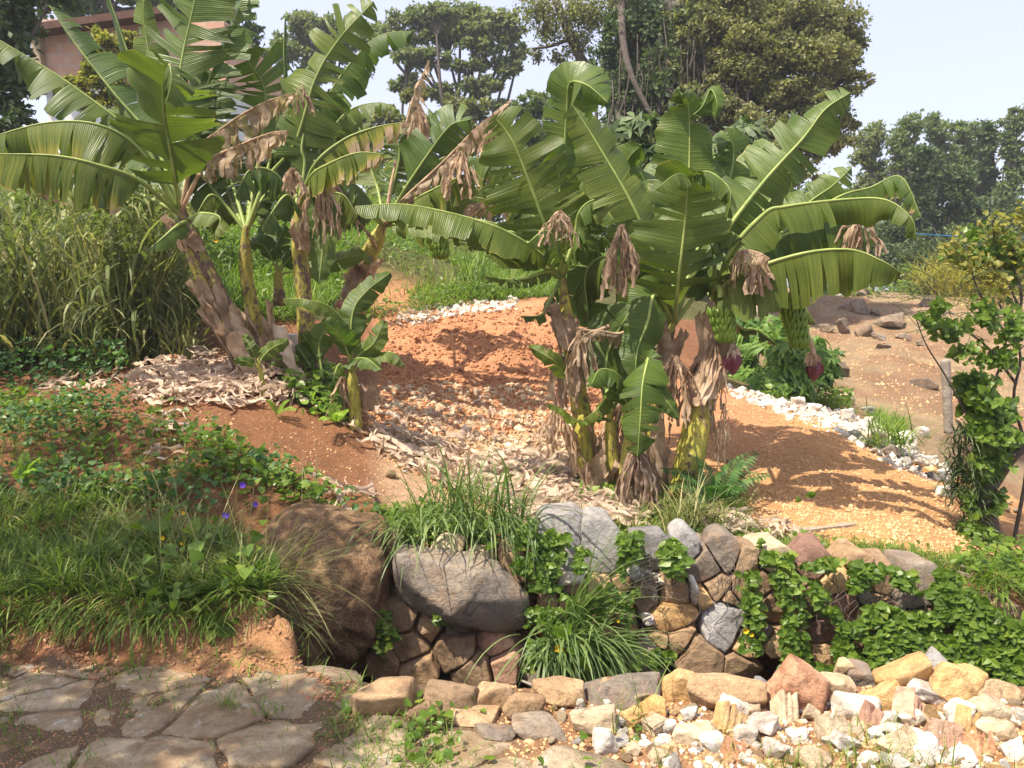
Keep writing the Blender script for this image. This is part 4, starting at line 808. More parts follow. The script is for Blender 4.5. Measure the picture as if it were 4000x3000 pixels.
leaf(J, [(2470, 1640, 5.8), (2430, 1480, 5.7), (2350, 1440, 5.6), (2310, 1500, 5.5)], 170, face='up', dr=.5, hang=.2, nt=1, gap=.15, seed=183, pet=.3, ribr=.012)
leaf(J, [(2460, 1640, 5.8), (2400, 1540, 5.8), (2330, 1600, 5.7), (2280, 1640, 5.7)], 100, face='up', dr=.7, nt=2, gap=.15, seed=184, pet=.3, ribr=.01)
leaf(J, [(2470, 1640, 5.8), (2440, 1560, 5.7), (2380, 1520, 5.6)], 110, face='cam', dr=.4, nt=2, gap=.15, seed=185, pet=.3, ribr=.01)
tuft(2490, 1740, 5.5, 330, 170, 20, 186, .05, J, mat='dry')
K = plant('yellow-stemmed banana sucker beside the left trunk of the right clump', (2290, 1900, 6.0))
stem([(2310, 1930, 6.1), (2280, 1760, 6.1), (2270, 1620, 6.1)], [.06, .06, .05], K, 12, -.1); stem([(2400, 1990, 6.1), (2390, 1800, 6.1), (2380, 1600, 6.1)], [.05, .045, .04], K, 13, 0)
leaf(K, [(2270, 1640, 6.1), (2250, 1640, 5.8), (2200, 1600, 5.6), (2140, 1575, 5.5)], 70, face='up', dr=.5, nt=0, gap=0, seed=191, pet=.1, ribr=.01)
leaf(K, [(2280, 1640, 6.1), (2300, 1640, 5.9), (2340, 1625, 5.8), (2390, 1640, 5.8)], 60, face='up', dr=.5, nt=0, gap=0, seed=192, pet=.1, ribr=.01)
leaf(K, [(2300, 1600, 6.1), (2190, 1440, 5.9), (2150, 1400, 5.8), (2060, 1350, 5.8)], 80, face='cam', dr=.3, nt=3, gap=.3, seed=193, pet=.4, ribr=.01)
leaf(K, [(2380, 1620, 6.1), (2370, 1400, 6.3), (2440, 1250, 6.3), (2480, 1200, 6.3)], 260, face='cam', dr=.3, nt=3, gap=.2, seed=194, pet=.2)
leaf(K, [(2380, 1620, 6.1), (2330, 1400, 6.5), (2290, 1150, 6.6), (2330, 950, 6.6)], 280, face='cam', dr=.3, nt=4, gap=.3, seed=195, pet=.2)
leaf(K, [(2380, 1620, 6.1), (2460, 1350, 6.6), (2560, 1150, 6.7), (2640, 1050, 6.7)], 300, face='cam', dr=.3, nt=4, gap=.3, seed=196, pet=.2)
leaf(K, [(2380, 1700, 6.1), (2500, 1550, 6.5), (2640, 1500, 6.6)], 200, face='cam', dr=.4, nt=4, gap=.3, seed=197, pet=.2)
husk([(2330, 1960, 6.05), (2330, 1700, 6.05)], .12, K, 198, 9); husk([(2450, 1980, 6.15), (2450, 1700, 6.15)], .12, K, 199, 9); tuft(2200, 1400, 6.1, 240, 110, 10, 200, .05, K); tuft(2180, 1600, 6.0, 200, 170, 14, 201, .045, K)
tuft(2730, 1400, 6.0, 330, 160, 14, 202, .05, K); tuft(2460, 1550, 6.2, 400, 250, 18, 203, .05, K)
# ================================================================== STONES
def Yface(py): return 4.70 - (py - 2100) / 550 * .26
def rocklab(mat): return {'white': 'white', 'cream': 'cream', 'tan': 'tan', 'ochre': 'ochre', 'grey': 'grey', 'brown': 'brown', 'pink': 'pinkish', 'brick': 'orange', 'greybrown': 'grey brown', 'purple': 'purple brown', 'red': 'reddish'}[mat]
wall = empty('stone_retaining_wall', at(2750, 2650, 4.45), 'rough dry stone retaining wall overgrown with creepers, below the right banana clump', 'stone wall')
WS = [(1576,2397,58,62,'brown',.3),(1676,2444,55,52,'tan',.7),(1603,2510,68,66,'brown',.1),(1788,2523,82,80,'brown',.1),(1928,2510,65,40,'pink',-.05),(1503,2590,55,52,'brown',0),
(1636,2606,70,42,'tan',0),(1861,2612,95,65,'brown',-.3),(1961,2590,66,50,'pink',0),(1782,2446,50,24,'greybrown',-.1),(1742,2152,122,22,'cream',-.03),(1881,2192,58,20,'cream',-.08),(1517,2170,42,52,'brown',0),
(2093,2198,48,72,'tan',-.1),(2014,2205,45,50,'brown',.3),(2208,2139,72,98,'grey',.1),(2328,2134,64,92,'grey',-.15),(2541,2159,58,62,'grey',.05),(2676,2144,38,64,'grey',0),(2512,2298,64,64,'greybrown',0),
(2616,2293,52,52,'brown',.05),(2745,2213,68,60,'greybrown',.35),(2820,2159,46,62,'greybrown',.3),(2795,2288,50,38,'brown',.5),(2740,2323,32,36,'ochre',0),(2611,2397,120,48,'ochre',.22),(2820,2432,78,82,'grey',.2),
(2571,2482,44,26,'tan',0),(2646,2492,72,42,'tan',.35),(2517,2541,68,72,'greybrown',-.2),(2447,2467,42,46,'brown',0),(2223,2367,62,58,'tan',0),(2238,2298,62,28,'brown',0),(2149,2357,33,52,'tan',0),(2348,2497,62,52,'tan',.2),
(2745,2566,114,60,'brown',-.1),(2870,2600,82,45,'brown',-.1),(2904,2512,72,28,'tan',.1),(2910,2188,46,48,'brown',-.2),(3005,2178,58,44,'cream',.1),(3257,2271,88,44,'ochre',.25),(3290,2370,66,58,'purple',0),
(3145,2351,42,70,'brown',.2),(3211,2457,52,50,'purple',0),(3224,2550,60,42,'tan',-.1),(3430,2258,47,48,'brown',0),(3562,2291,72,84,'greybrown',-.05),(3423,2443,48,45,'brown',0),(3025,2497,62,32,'tan',.05),(3019,2364,46,52,'brown',.1),
(3397,2543,37,44,'brown',0),(3430,2357,52,32,'brown',-.2),(3761,2490,42,46,'tan',.2),(3920,2437,62,52,'brown',0),(3171,2192,52,46,'purple',0),(2893,2290,44,44,'brown',0),(2960,2270,38,50,'brown',.1),(3060,2270,40,34,'grey',0),
(2340,2290,50,50,'tan',0),(2300,2430,50,46,'brown',0),(3100,2520,50,44,'brown',0),(3300,2560,60,44,'brown',0),(3330,2190,50,34,'brown',0),(3650,2460,60,60,'brown',0),(3560,2470,60,52,'tan',0),(3830,2560,60,50,'brown',0),(3950,2560,70,52,'greybrown',0),(3660,2590,70,44,'tan',0),(2420,2370,46,60,'tan',0),(2420,2570,56,44,'brown',0),(2250,2560,70,50,'brown',0),(2130,2600,80,46,'greybrown',0),(3500,2600,60,40,'brown',0)]
_r = np.random.default_rng(21)
for _i in range(900):                    # small blocks between the large ones
    _x = _r.uniform(2130, 3990); _y = np.interp(_x, [2130, 2900, 4000], [2250, 2260, 2370]) + _r.uniform(0, 1) * np.interp(_x, [2130, 2900, 4000], [370, 350, 280]); _rx, _ry = _r.uniform(34, 58), _r.uniform(15, 26)
    if len(WS) < 96 and min(((_x - s[0]) / (s[2] * .85 + _rx * .55)) ** 2 + ((_y - s[1]) / (s[3] * .85 + _ry * .55)) ** 2 for s in WS) > 1: WS.append((_x, _y, _rx, _ry, ['brown', 'tan', 'greybrown', 'brown'][_i % 4], _r.uniform(-.15, .15)))
WP = np.array([at(x, y, Yface(y)) for x, y, *_ in WS]); WE = np.array([(rx * mpx(Yface(y)), ry * mpx(Yface(y)), ro) for x, y, rx, ry, mt, ro in WS])
def ext(i, d):                          # reach of stone i in direction d on the wall face
    a = WE[i, 2]; u = d[0] * math.cos(a) + d[1] * math.sin(a); v = -d[0] * math.sin(a) + d[1] * math.cos(a); return 1 / ((abs(u) / WE[i, 0]) ** 3 + (abs(v) / WE[i, 1]) ** 3) ** (1 / 3)
for i, (x, y, rx, ry, mt, ro) in enumerate(WS):
    r = np.random.default_rng(300 + i); P = []
    for j in range(len(WS)):
        d = (WP[j] - WP[i])[[0, 2]]; L = np.linalg.norm(d)
        if i == j or L > .6: continue
        d /= L; ei, ej = ext(i, d), ext(j, -d); h = min(L * ei / (ei + ej) - r.uniform(-.001, .008), ei * 1.6)
        P.append((np.array([d[0], r.normal(-.05, .1), d[1]]), max(h, .03)))
    for a in np.arange(8) / 8 * 2 * np.pi + ro: d = (math.cos(a), math.sin(a)); P.append((np.array([d[0], r.normal(-.04, .08), d[1]]), ext(i, d) * 1.4))
    dp = .062 + r.uniform(-.02, .035) - (.012 if mt == 'grey' else 0); P += [(np.array([r.normal(0, .13), -1, r.normal(.08, .12)]), dp), (np.array([r.normal(0, .3), -1, r.normal(0, .3)]), dp * 1.08), (np.array([0, 1., 0]), .2)]
    D, Fq = ICO[5]; N = unit(np.array([a[0] for a in P])); Hh = np.array([a[1] for a in P]); pw = 44
    rad = ((np.maximum(D @ N.T, 0) / Hh[None]) ** pw).sum(1) ** (-1 / pw); V = D * rad[:, None]; V = V + unit(V) * (fbm(V + i * 3.1, 9, 5, i) * .007)[:, None]
    obj('stone', npmesh('stone', V + WP[i], Fq, M[mt]), wall, label=('smooth pale grey round-topped stone' if mt == 'grey' else None))
# white mortar patches between the grey stones
for i, (x, y, rx, ry) in enumerate([(2500, 2230, 60, 16), (2560, 2250, 60, 14), (2240, 2245, 70, 20), (2470, 2210, 26, 20), (2700, 2290, 20, 50), (2520, 2400, 30, 18)]):
    V, Fq = make_rock(x, y, rx, ry, Yface(y) + .01, M['white'], 440 + i, depth=.13, sub=4, rough=.25)
    obj('mortar_patch', npmesh('mortar_patch', V, Fq, M['white']), wall)
def poly_rock(poly, Y, depth, seed, sub=5, p=16, bulge=.85, rough=.02, lean=0):
    """stone whose silhouette follows a traced convex outline, at its own distance with real depth"""
    W = np.array([at(x, y, Y) for x, y in poly]); c = W.mean(0); Q = W - c; r = np.random.default_rng(seed); P = []
    for k in range(len(Q)):
        a, b = Q[k], Q[(k + 1) % len(Q)]; e = b - a; n = np.array([e[2], 0, -e[0]]); n = n / np.linalg.norm(n); h = n @ a
        if h < 0: n, h = -n, -h
        n = n + np.array([0, r.uniform(-.25, .05), 0]); P.append((n, h))
    for d in (-1, 1):
        P.append((np.array([r.normal(0, .1), d, r.normal(0, .1) + lean]), depth)); 
    for _ in range(5): P.append((np.array([r.normal(0, .5), -1, r.normal(0, .5)]), depth * r.uniform(bulge, bulge + .2)))
    D, Fq = ICO[sub]; N = unit(np.array([a[0] for a in P])); Hh = np.array([a[1] for a in P])
    rad = ((np.maximum(D @ N.T, 0) / Hh[None]) ** p).sum(1) ** (-1 / p); V = D * rad[:, None]
    V = V + unit(V) * (fbm(V + seed, 3.5, 5, seed) * rough)[:, None]
    return V + c, Fq
V, Fq = poly_rock([(1540,2150),(1700,2165),(1961,2231),(2065,2335),(2040,2463),(1934,2480),(1696,2404),(1560,2351),(1535,2250)], 4.42, .13, 31, p=40, bulge=1.15, rough=.018)
obj('boulder', npmesh('boulder', V, Fq, M['greybrown']), label='long grey brown slab boulder under hanging grass blades, set into the wall', cat='boulder', group='two largest stones beside the ditch')
V, Fq = poly_rock([(1000,2080),(1250,2040),(1450,2060),(1530,2180),(1545,2330),(1520,2480),(1420,2620),(1300,2680),(1120,2640),(1000,2500),(960,2300)], 4.52, .42, 33, sub=6, p=10, rough=.075)
obj('boulder', npmesh('boulder', V, Fq, M['boulder']), label='huge rounded brown boulder in the shade, left of the stone wall', cat='boulder', group='two largest stones beside the ditch')

# ---- paved path: flat stones under one structure
path = bpy.data.objects.new('path', None); COL.objects.link(path); path.location = (-1, 2.9, 0); tag(path, kind='structure')
def zplane(px, py, z=.03):
    a = (px - 2000) / F; b = (1500 - py) / F; d = np.array([a, cP + b * sP, -sP + b * cP]); t = (z - EYE) / d[2]; return np.array([d[0] * t, d[1] * t, z])
PS = [(-150,2650),(94,2664),(392,2598),(250,2690),(620,2660),(490,2790),(846,2775),(1185,2755),(1113,2920),(744,2925),(390,2960),(100,2830),(-120,2800),(1455,2925),(1690,2880),(1700,3010),(-100,2970),(150,3040),(600,3080),(950,3080),(1300,3080),(1900,3020),(2100,3100),(-400,2700),(-400,2900),(-350,3100),(50,2570),(-250,2570)]
PG = np.array([zplane(*q)[:2] for q in PS]) + np.random.default_rng(4).normal(0, .06, (len(PS), 2))
for i, s in enumerate(PG[:]):
    r = np.random.default_rng(600 + i); d = PG - s; L = np.linalg.norm(d, axis=1); P = []
    for j in np.argsort(L)[1:9]:
        P.append((np.array([d[j, 0], d[j, 1], r.normal(0, .05) * L[j]]), L[j] / 2 - .006))
    for a in np.arange(6) / 6 * 2 * np.pi: P.append((np.array([math.cos(a + r.uniform(-.3, .3)), math.sin(a), r.uniform(0, .2)]), r.uniform(.27, .38)))
    P += [(np.array([r.normal(0, .03), r.normal(0, .03), 1.]), .022), (np.array([0, 0, -1.]), .08)]
    D, Fq = ICO[5]; N = unit(np.array([a[0] for a in P])); Hh = np.array([a[1] for a in P])
    rad = ((np.maximum(D @ N.T, 0) / Hh[None]) ** 22).sum(1) ** (-1 / 22); V = D * rad[:, None]
    base = np.array([s[0], s[1], 0]); nz_ = fbm(V + base, 5, 4, 3); V[:, 2] += nz_ * .014; V[:, :2] *= (1 + fbm(V + base, 5, 4, 8) * .12)[:, None]
    V += base + np.array([0, 0, -.012])
    o = obj('paving_stone', npmesh('paving_stone', V, Fq, M['paving']), path)

# ---- kerb stones along the edge of the path / rubble, each one a thing
GE = 'stones lining the edge of the ditch'
ES = [(1497,2735,134,72,'tan',0,'wide tan block at the left end of the edging row, dark hollow behind it'),(1762,2745,112,64,'brown',.05,'flat brown oval edging stone, second from the left end of the row'),(1934,2725,92,66,'tan',0,'rough pale tan edging stone between the brown oval stone and a stick'),
(2180,2710,98,56,'tan',-.05,'rounded tan stone beneath the grey stick in the edging row'),(2445,2695,170,44,'greybrown',.04,'long flat slab with small white chips on top'),(2650,2690,62,62,'ochre',-.2,'pointed ochre stone at the right end of the long flat slab'),
(2831,2700,142,62,'tan',-.05,'broad sunlit tan slab left of the reddish slab'),(3125,2695,125,92,'red',-.55,'large tilted reddish slab with grey and white spots'),(3257,2685,76,52,'cream',-.35,'cream block leaning against the reddish slab'),
(3350,2640,78,50,'greybrown',-.3,'grey brown flat stone between cream block and yellow ochre stone'),(3523,2645,102,70,'ochre',.35,'rounded yellow ochre stone at the wall foot, right half'),(3741,2665,126,80,'ochre',-.4,'large ochre stone with dark stains and a grey rim'),
(3914,2695,102,60,'tan',-.35,'tan slab at the far right of the edging row'),(2044,2765,76,66,'tan',-.4,'tilted tan stone in front of the edging row, left of centre'),(2104,2840,104,44,'greybrown',-.05,'flat grey stone with cream top patch, front of the row'),
(2320,2822,84,48,'cream',.05,'pale rough flat stone left of the stick bend'),(2560,2762,54,48,'ochre',-.15,'ochre lump below the pointed stone'),(2722,2870,94,42,'cream',0,'wide pale slab low in the rubble'),(3300,2600,50,24,'tan',0,'small tan stone tucked behind the reddish slab'),
(1650,2790,52,40,'brown',.2,'small brown stone among weeds before the oval stone'),(1860,2800,100,30,'tan',0,'thin tan slab before the brown oval stone'),(3450,2740,80,56,'ochre',.6,'yellow earth-coated stone beside a thin twig'),(3640,2620,60,56,'grey',.6,'slim grey rim stone behind the stained ochre stone'),(2980,2690,40,34,'grey',-.5,'small dark grey stone left of the reddish slab'),(1950,2860,110,22,'greybrown',-.04,'long low grey slab in the weeds, bottom centre'),(2400,2700,60,40,'tan',0,'tan stone hidden under the long slab')]
for i, (x, y, rx, ry, mt, ro, lb) in enumerate(ES):
    Y = min(ray_ground(x, y + ry * .55), 3.42)
    V, Fq = make_rock(x, y, rx * 1.14, ry * 1.2, Y, M[mt], 700 + i, depth=max(rx, ry) * mpx(Y) * .75, rot=ro, sub=5, jit=.2, rough=.07, p=22)
    obj('edge_stone', npmesh('edge_stone', V, Fq, M[mt]), label=lb, cat='stone', group=GE)
# ---- white plaster lumps and bricks on the rubble heap
LM = [(2445, 2695, 'the long flat slab'), (3125, 2695, 'the reddish slab'), (3523, 2645, 'the yellow ochre stone'), (3741, 2665, 'the stained ochre stone'), (3344, 2768, 'the largest white block'), (3874, 2769, 'the long white bar'), (3549, 2782, 'the pink ribbed brick'), (2831, 2700, 'the broad sunlit slab'),
    (2420, 2920, 'the bend of the stick'), (2866, 2961, 'the orange roof tile'), (3277, 2858, 'the pale broken tile'), (3065, 2775, 'the cream ribbed brick'), (2320, 2822, 'the pale rough flat stone'), (3788, 2842, 'the orange ribbed brick end'), (2104, 2840, 'the flat grey stone'), (2560, 2762, 'the ochre lump'), (3516, 2914, 'the sandy ribbed brick'), (3830, 2930, 'the orange brick shard')]
USED = {}
def where(x, y, what):
    for dx, dy, l in sorted([(x - a, y - b, l) for a, b, l in LM], key=lambda t: t[0] ** 2 + (1.5 * t[1]) ** 2):
        d = ('right of' if dx > 0 else 'left of') if abs(dx) > abs(dy) * 1.2 else ('in front of' if dy > 0 else 'behind'); s_ = what + ' just ' + d + ' ' + l
        if s_ not in USED: USED[s_] = 1; return s_
    return what + ' in the lower right rubble heap'
WR = [(2494,2731,34,36),(2266,2747,20,20),(2375,2747,18,20),(2424,2817,25,29),(2359,2899,54,46),(2472,2926,28,32),(2863,2763,62,40),(2912,2866,55,38),(2979,2828,58,48),(3118,2875,45,28),(3171,2788,42,30),(3344,2768,98,52),(3476,2795,64,46),(3615,2709,76,38),
(3748,2782,66,46),(3874,2769,100,46),(3523,2861,92,36),(3417,2875,36,30),(3615,2934,56,56),(3748,2954,72,46),(3894,2861,80,42),(3244,2888,42,25),(3560,2800,50,40),(3680,2870,40,34),(3960,2940,60,46),(2930,2770,40,30),(3300,2900,60,40),(3030,2930,50,36),(2780,2900,50,40),(2600,2840,44,34),(3180,2960,70,40),(3400,2960,56,40),(3500,2980,50,36),(2690,2790,40,24),(3990,2800,44,44),(2560,2960,50,32),(2860,2930,44,30)]
side = ['nearest', 'left', 'middle', 'right']
for i, (x, y, rx, ry) in enumerate(WR):
    Y = ray_ground(x, min(y + ry * .6, 3100)); big = rx > 70; ro = -.5 if i in (15, 13) else random.uniform(-.3, .3)
    V, Fq = make_rock(x, y, rx * 1.12, ry * 1.12, Y, M['white'], 800 + i, rot=ro, sub=5, jit=.25, rough=.11, p=20); mt = 'white' if i % 5 else 'cream'
    lb = {11: 'largest white plaster block, wedge shaped, right of the reddish slab', 15: 'long tilted white plaster bar near the right edge', 13: 'smooth white lump resting on the ochre stones', 0: 'rough white chunk against the long flat slab', 4: 'white chunk on red soil inside the stick curve', 16: 'long low white piece below the pink brick', 17: 'small white lump beside the long low white piece'}.get(i, 'irregular white plaster chunk in the rubble heap at the lower right')
    obj('plaster_chunk', npmesh('plaster_chunk', V, Fq, M[mt]), label=lb if i in (0,4,11,13,15,16,17) else where(x, y, ('big ' if rx > 55 else 'small ' if rx < 38 else '') + ('creamy' if mt == 'cream' else 'white') + ' plaster chunk'), cat='rubble', group='white plaster chunks in the rubble heap')
def brick(px, py, rx, ry, rot, yaw, mt, label, seed, ribs=3):
    Y = ray_ground(px, py + ry * .5); m = mpx(Y); L, Hh, W = rx * m * 2, ry * m * 2, .09
    bm = bmesh.new(); prof = [(0, 0)]; n = ribs * 4
    top = [(k / n, .95 + .05 * (1 if (k // 2) % 2 else 0)) for k in range(n + 1)]
    pts = [(-.5, 0)] + [(t - .5, h) for t, h in top] + [(.5, 0)]
    r = random.Random(seed); a = [bm.verts.new((x * L, -W / 2 + r.uniform(-.012, .012), z * Hh - Hh / 2)) for x, z in pts]; b = [bm.verts.new((x * L, W / 2 + r.uniform(-.03, .03), z * Hh - Hh / 2)) for x, z in pts]
    bm.faces.new(a[::-1]); bm.faces.new(b)
    for k in range(len(pts)): bm.faces.new((a[k], a[(k + 1) % len(pts)], b[(k + 1) % len(pts)], b[k]))
    me = bpy.data.meshes.new('broken_brick'); bmesh.ops.rotate(bm, cent=(0, 0, 0), matrix=Matrix.Rotation(1.1, 3, 'X'), verts=bm.verts); bmesh.ops.recalc_face_normals(bm, faces=bm.faces); bm.to_mesh(me); bm.free(); me.materials.append(M[mt])
    inst('broken_brick', me, at(px, py, Y), (0, rot, yaw), label=label, cat='brick', group='broken ribbed bricks in the rubble heap')
for i, a in enumerate([(3065,2775,44,36,.25,.3,'cream','cream ribbed brick fragment below the reddish slab'),(2840,2822,46,34,.5,.2,'ochre','striped ochre brick fragment left of the white lumps'),(3549,2782,60,44,.95,.5,'pink','pink ribbed brick piece lit by the sun, right part of the heap'),
    (3682,2888,66,38,.1,-.2,'pink','pinkish brick fragment below the long white bar'),(3788,2842,52,30,.5,.1,'ochre','orange ribbed brick end near the right edge'),(3516,2914,66,52,-.4,.4,'cream','sandy ribbed brick piece at the bottom of the heap'),(3277,2858,86,40,.15,0,'cream','pale cream broken tile, centre of the heap'),
    (2866,2961,50,20,.15,.2,'brick','orange broken roof tile in the grass at the bottom'),(2490,2815,40,44,1.4,.1,'ochre','upright yellow ribbed brick shard'),(2560,2830,30,44,1.5,.2,'cream','upright cream brick shard beside the yellow one'),(3830,2930,60,30,.4,.2,'brick','orange brick shard at the lower right corner'),(3400,2820,44,24,.3,.1,'pink','small pink brick chip beside the largest white block')]): brick(*a, i)
# ---- small rubble: shared meshes, one object each
SM = {}
for mt in ('white', 'cream', 'tan', 'ochre', 'brown', 'grey', 'darkrock'):
    for k in range(4):
        r = np.random.default_rng(900 + k + 10 * len(SM)); V, Fq = rock_verts(box_planes(r, .25, 6, (.8, 1.1)), 3, 9, .09, k + 3, 2.2); V = V / np.abs(V).max() * np.array([1, .85, .7]); SM[mt, k] = npmesh('rubble_piece', V, Fq, M[mt])
def small(mt, P, s, r, label, group, name='rubble_piece', cat='rubble'):
    inst(name, SM[mt, r.integers(4)], (P[0], P[1], P[2] + s * .25), (r.uniform(-.5, .5), r.uniform(-.5, .5), r.uniform(0, 6)), (s, s * r.uniform(.7, 1), s * r.uniform(.6, .95)), label=label, cat=cat, group=group)
r = np.random.default_rng(77)
P = scatter(1500, (-.2, .75), (2.4, 3.4), [[(2150,2760),(2500,2740),(2900,2760),(3100,2760),(3300,2740),(4100,2740),(4100,3100),(3000,3050),(2500,3000),(2100,2900)]], 1); P = P[r.permutation(len(P))[:95]]
for i, p in enumerate(P):
    mt = r.choice(['white', 'cream', 'tan', 'ochre', 'brown'], p=[.28, .24, .24, .14, .1]); small(mt, p, r.uniform(.012, .05), r, where(*(float(q) for q in proj(p)), 'small %s fragment' % mt), 'small %s fragments in the rubble heap' % mt)
# crest of white rubble behind the orange slope
gw = 'white rubble strung along the crest of the orange slope'; gd = 'grey rubble at the right end of the crest'
cx = [2840, 2950, 3100, 3250, 3400, 3550, 3700]; cy = [1525, 1560, 1595, 1650, 1725, 1800, 1870]
for i in range(115):
    x = r.triangular(2840, 3420, 3720); wd = np.interp(x, [2840, 3100, 3400, 3700], [8, 22, 55, 38]); y = np.interp(x, cx, cy) + r.uniform(-wd * 1.3, wd * .7); Y = ray_ground(x, y); p = at(x, y, Y)
    s = r.uniform(7, 13) * mpx(Y) * np.interp(x, [2840, 3200, 3500, 3700], [.8, 1.3, 2.0, 2.2]); grey = x > 3380 and y > np.interp(x, cx, cy) - 5 and r.uniform() < .6
    small('grey' if grey else ('white' if r.uniform() < .75 else 'cream'), p, s, r, (('tiny ' if s < .035 else 'small ' if s < .06 else 'fist-sized ') + ('grey stone in the pile ' if grey else 'white stone on the crest ')) + ('nearest the cassava bush' if x < 3000 else 'above the middle of the orange slope' if x < 3200 else 'left of the grey pile' if x < 3380 else 'around the biggest white block' if x < 3560 else 'close to the vine tree'), gd if grey else gw)
for i, (x, y, rx, ry, mt, lb) in enumerate([(3535,1722,46,44,'white','biggest rounded white block at the end of the crest'),(3120,1575,28,24,'white','white block at the upper left of the crest line'),(3215,1515,18,22,'white','lone white stone below the hanging bud'),(3180,1592,30,18,'white','flat white slab among creepers on the crest'),(3310,1625,34,30,'white','white wedge stone, middle of the crest'),(3400,1640,24,16,'white','thin white slab standing at the rim'),
    (3300,1565,44,30,'cream','broad cream stone lying behind the crest'),(3390,1605,34,22,'grey','bluish grey stone behind the crest'),(3345,1700,40,30,'grey','dark grey stone in the rubble pile'),(3430,1710,34,26,'cream','cream round stone beside the biggest white block'),(3480,1765,36,28,'greybrown','grey brown stone below the biggest white block'),(3620,1800,30,24,'white','white stone at the right end of the crest'),(3640,1840,28,22,'ochre','ochre stone at the lower end of the crest'),
    (3690,1920,40,30,'white','white stone in the shade of the vine tree'),(3600,1690,30,26,'white','white stone behind the biggest white block'),(3080,1640,10,8,'white','tiny white stone fallen on the orange slope')]):
    Y = ray_ground(x, y + ry * .6); V, Fq = make_rock(x, y, rx, ry, Y, M[mt], 1000 + i, sub=4, rough=.16); obj('rubble_block', npmesh('rubble_block', V, Fq, M[mt]), label=lb, cat='rubble')
P = []
for i in range(25):
    x, y = r.uniform(3780, 4050), r.uniform(1900, 2230); p = on_ground(x, y); small(r.choice(['white', 'cream', 'tan', 'grey']), p, r.uniform(.02, .07), r, 'pale rubble piece right of the vine-covered trunk', 'pale rubble right of the vine-covered trunk')
for i in range(35):
    t = r.uniform(); x, y = (r.uniform(1560, 1800), r.uniform(-1, 1)) if t < .55 else (r.uniform(1880, 2010), r.uniform(-1, 1)); y = np.interp(x, [1560, 1620, 1800, 1880, 2010], [1265, 1240, 1205, 1210, 1195]) + y * 14
    p = on_ground(x, y); small('white' if r.uniform() < .8 else 'cream', p, r.uniform(.04, .10), r, 'white stone chip behind the red earth mound, ' + ('left strip by the grass' if x < 1690 else 'middle strip' if x < 1860 else 'right patch below the grass'), 'white stone chips behind the red earth mound')
for i in range(30):
    x, y = r.uniform(1500, 2150), r.uniform(1560, 1950); p = on_ground(x, y); mt = r.choice(['tan', 'cream', 'ochre', 'white'], p=[.4, .3, .2, .1]); small(mt, p, r.uniform(.02, .065), r, 'small %s rubble lump lying at the foot of the red mound' % mt, '%s rubble lumps below the red mound' % mt)
# hillside boulders on the right
HB = [(3270,1165,36,30,'grey','pale speckled boulder on the hillside top beside thin cactus'),(3363,1160,42,34,'darkrock','dark boulder at the skyline, right of the speckled one'),(3343,1210,62,36,'darkrock','wide dark brown boulder below the skyline pair'),(3416,1222,24,26,'darkrock','small dark boulder touching the wide dark one'),(3635,1190,52,30,'darkrock','isolated dark boulder near the far shrub'),
(3230,1290,30,25,'darkrock','small angular dark rock, left end of the lower row'),(3297,1282,46,36,'darkrock','split dark boulder in the middle of the hillside row'),(3476,1262,66,36,'darkrock','widest flat boulder at the right of the hillside row'),(3376,1303,42,34,'darkrock','round boulder below the hillside row'),(3436,1322,32,20,'greybrown','low grey rock between round and flat boulders'),
(3522,1315,30,14,'greybrown','low grey stone right of the hillside row'),(3449,1355,32,13,'darkrock','flat dark stone lowest of the hillside group'),(3595,1335,28,14,'darkrock','small flat stone near the leafy twigs'),(3270,1448,46,30,'darkrock','dark round stone beside the cassava bush'),(2965,1235,70,44,'greybrown','large brown rock behind the banana bunches'),(3131,1185,34,24,'greybrown','pale brown rock under the long leaf'),(3628,1505,62,26,'greybrown','flat rock half buried in the bare slope'),(3700,1230,50,16,'greybrown','low rock at the skyline right')]
for i, (x, y, rx, ry, mt, lb) in enumerate(HB):
    Y = ray_ground(x, y + ry * .7); V, Fq = make_rock(x, y - ry * .1, rx * 1.03, ry * 1.12, Y, M[mt], 1100 + i, sub=5, rough=.05, jit=.4, p=30); obj('boulder', npmesh('boulder', V, Fq, M[mt]), label=lb, cat='boulder', group='boulders on the bare hillside')
# gravel: uncountable
def gravel(n, xr, yr, polys, s0, s1, mat, seed, name='gravel'):
    P = scatter(n, xr, yr, polys, seed); r = np.random.default_rng(seed); D, Fq = _ico(1); k = len(P)
    S = s0 + (s1 - s0) * r.beta(1, 4, k); A = r.uniform(.6, 1.2, (k, 1, 3)); V = D[None] * A * (1 + r.normal(0, .18, (k, len(D), 1))) * S[:, None, None] + P[:, None]
    me = npmesh(name, V.reshape(-1, 3), (Fq[None] + np.arange(k)[:, None, None] * len(D)).reshape(-1, 3), mat, smooth=False); return obj(name, me, kind='stuff')
M['gravelred'] = m_plain('red_clods', (.26, .11, .05), (.52, .27, .14), 3, .95, .3, .1); M['gravelor'] = m_plain('orange_grit', (.38, .19, .08), (.66, .43, .24), 3, .95, .3, .1)
gravel(9000, (-.2, .12), (6.4, 11.5), [[(1480,1150),(2350,1150),(2350,1700),(1480,1700)]], .008, .06, M['gravelred'], 41)
gravel(14000, (.1, .75), (4.95, 9), [[(2500,2080),(2600,1800),(2850,1540),(3200,1650),(3700,1900),(3900,2150),(4000,2230),(3700,2220),(3000,2130)]], .005, .03, M['gravelor'], 42)
gravel(7000, (-.25, .2), (5.2, 8), [[(1400,1600),(2300,1550),(2350,2050),(1900,2000),(1500,1800)]], .006, .04, M['gravelor'], 43)
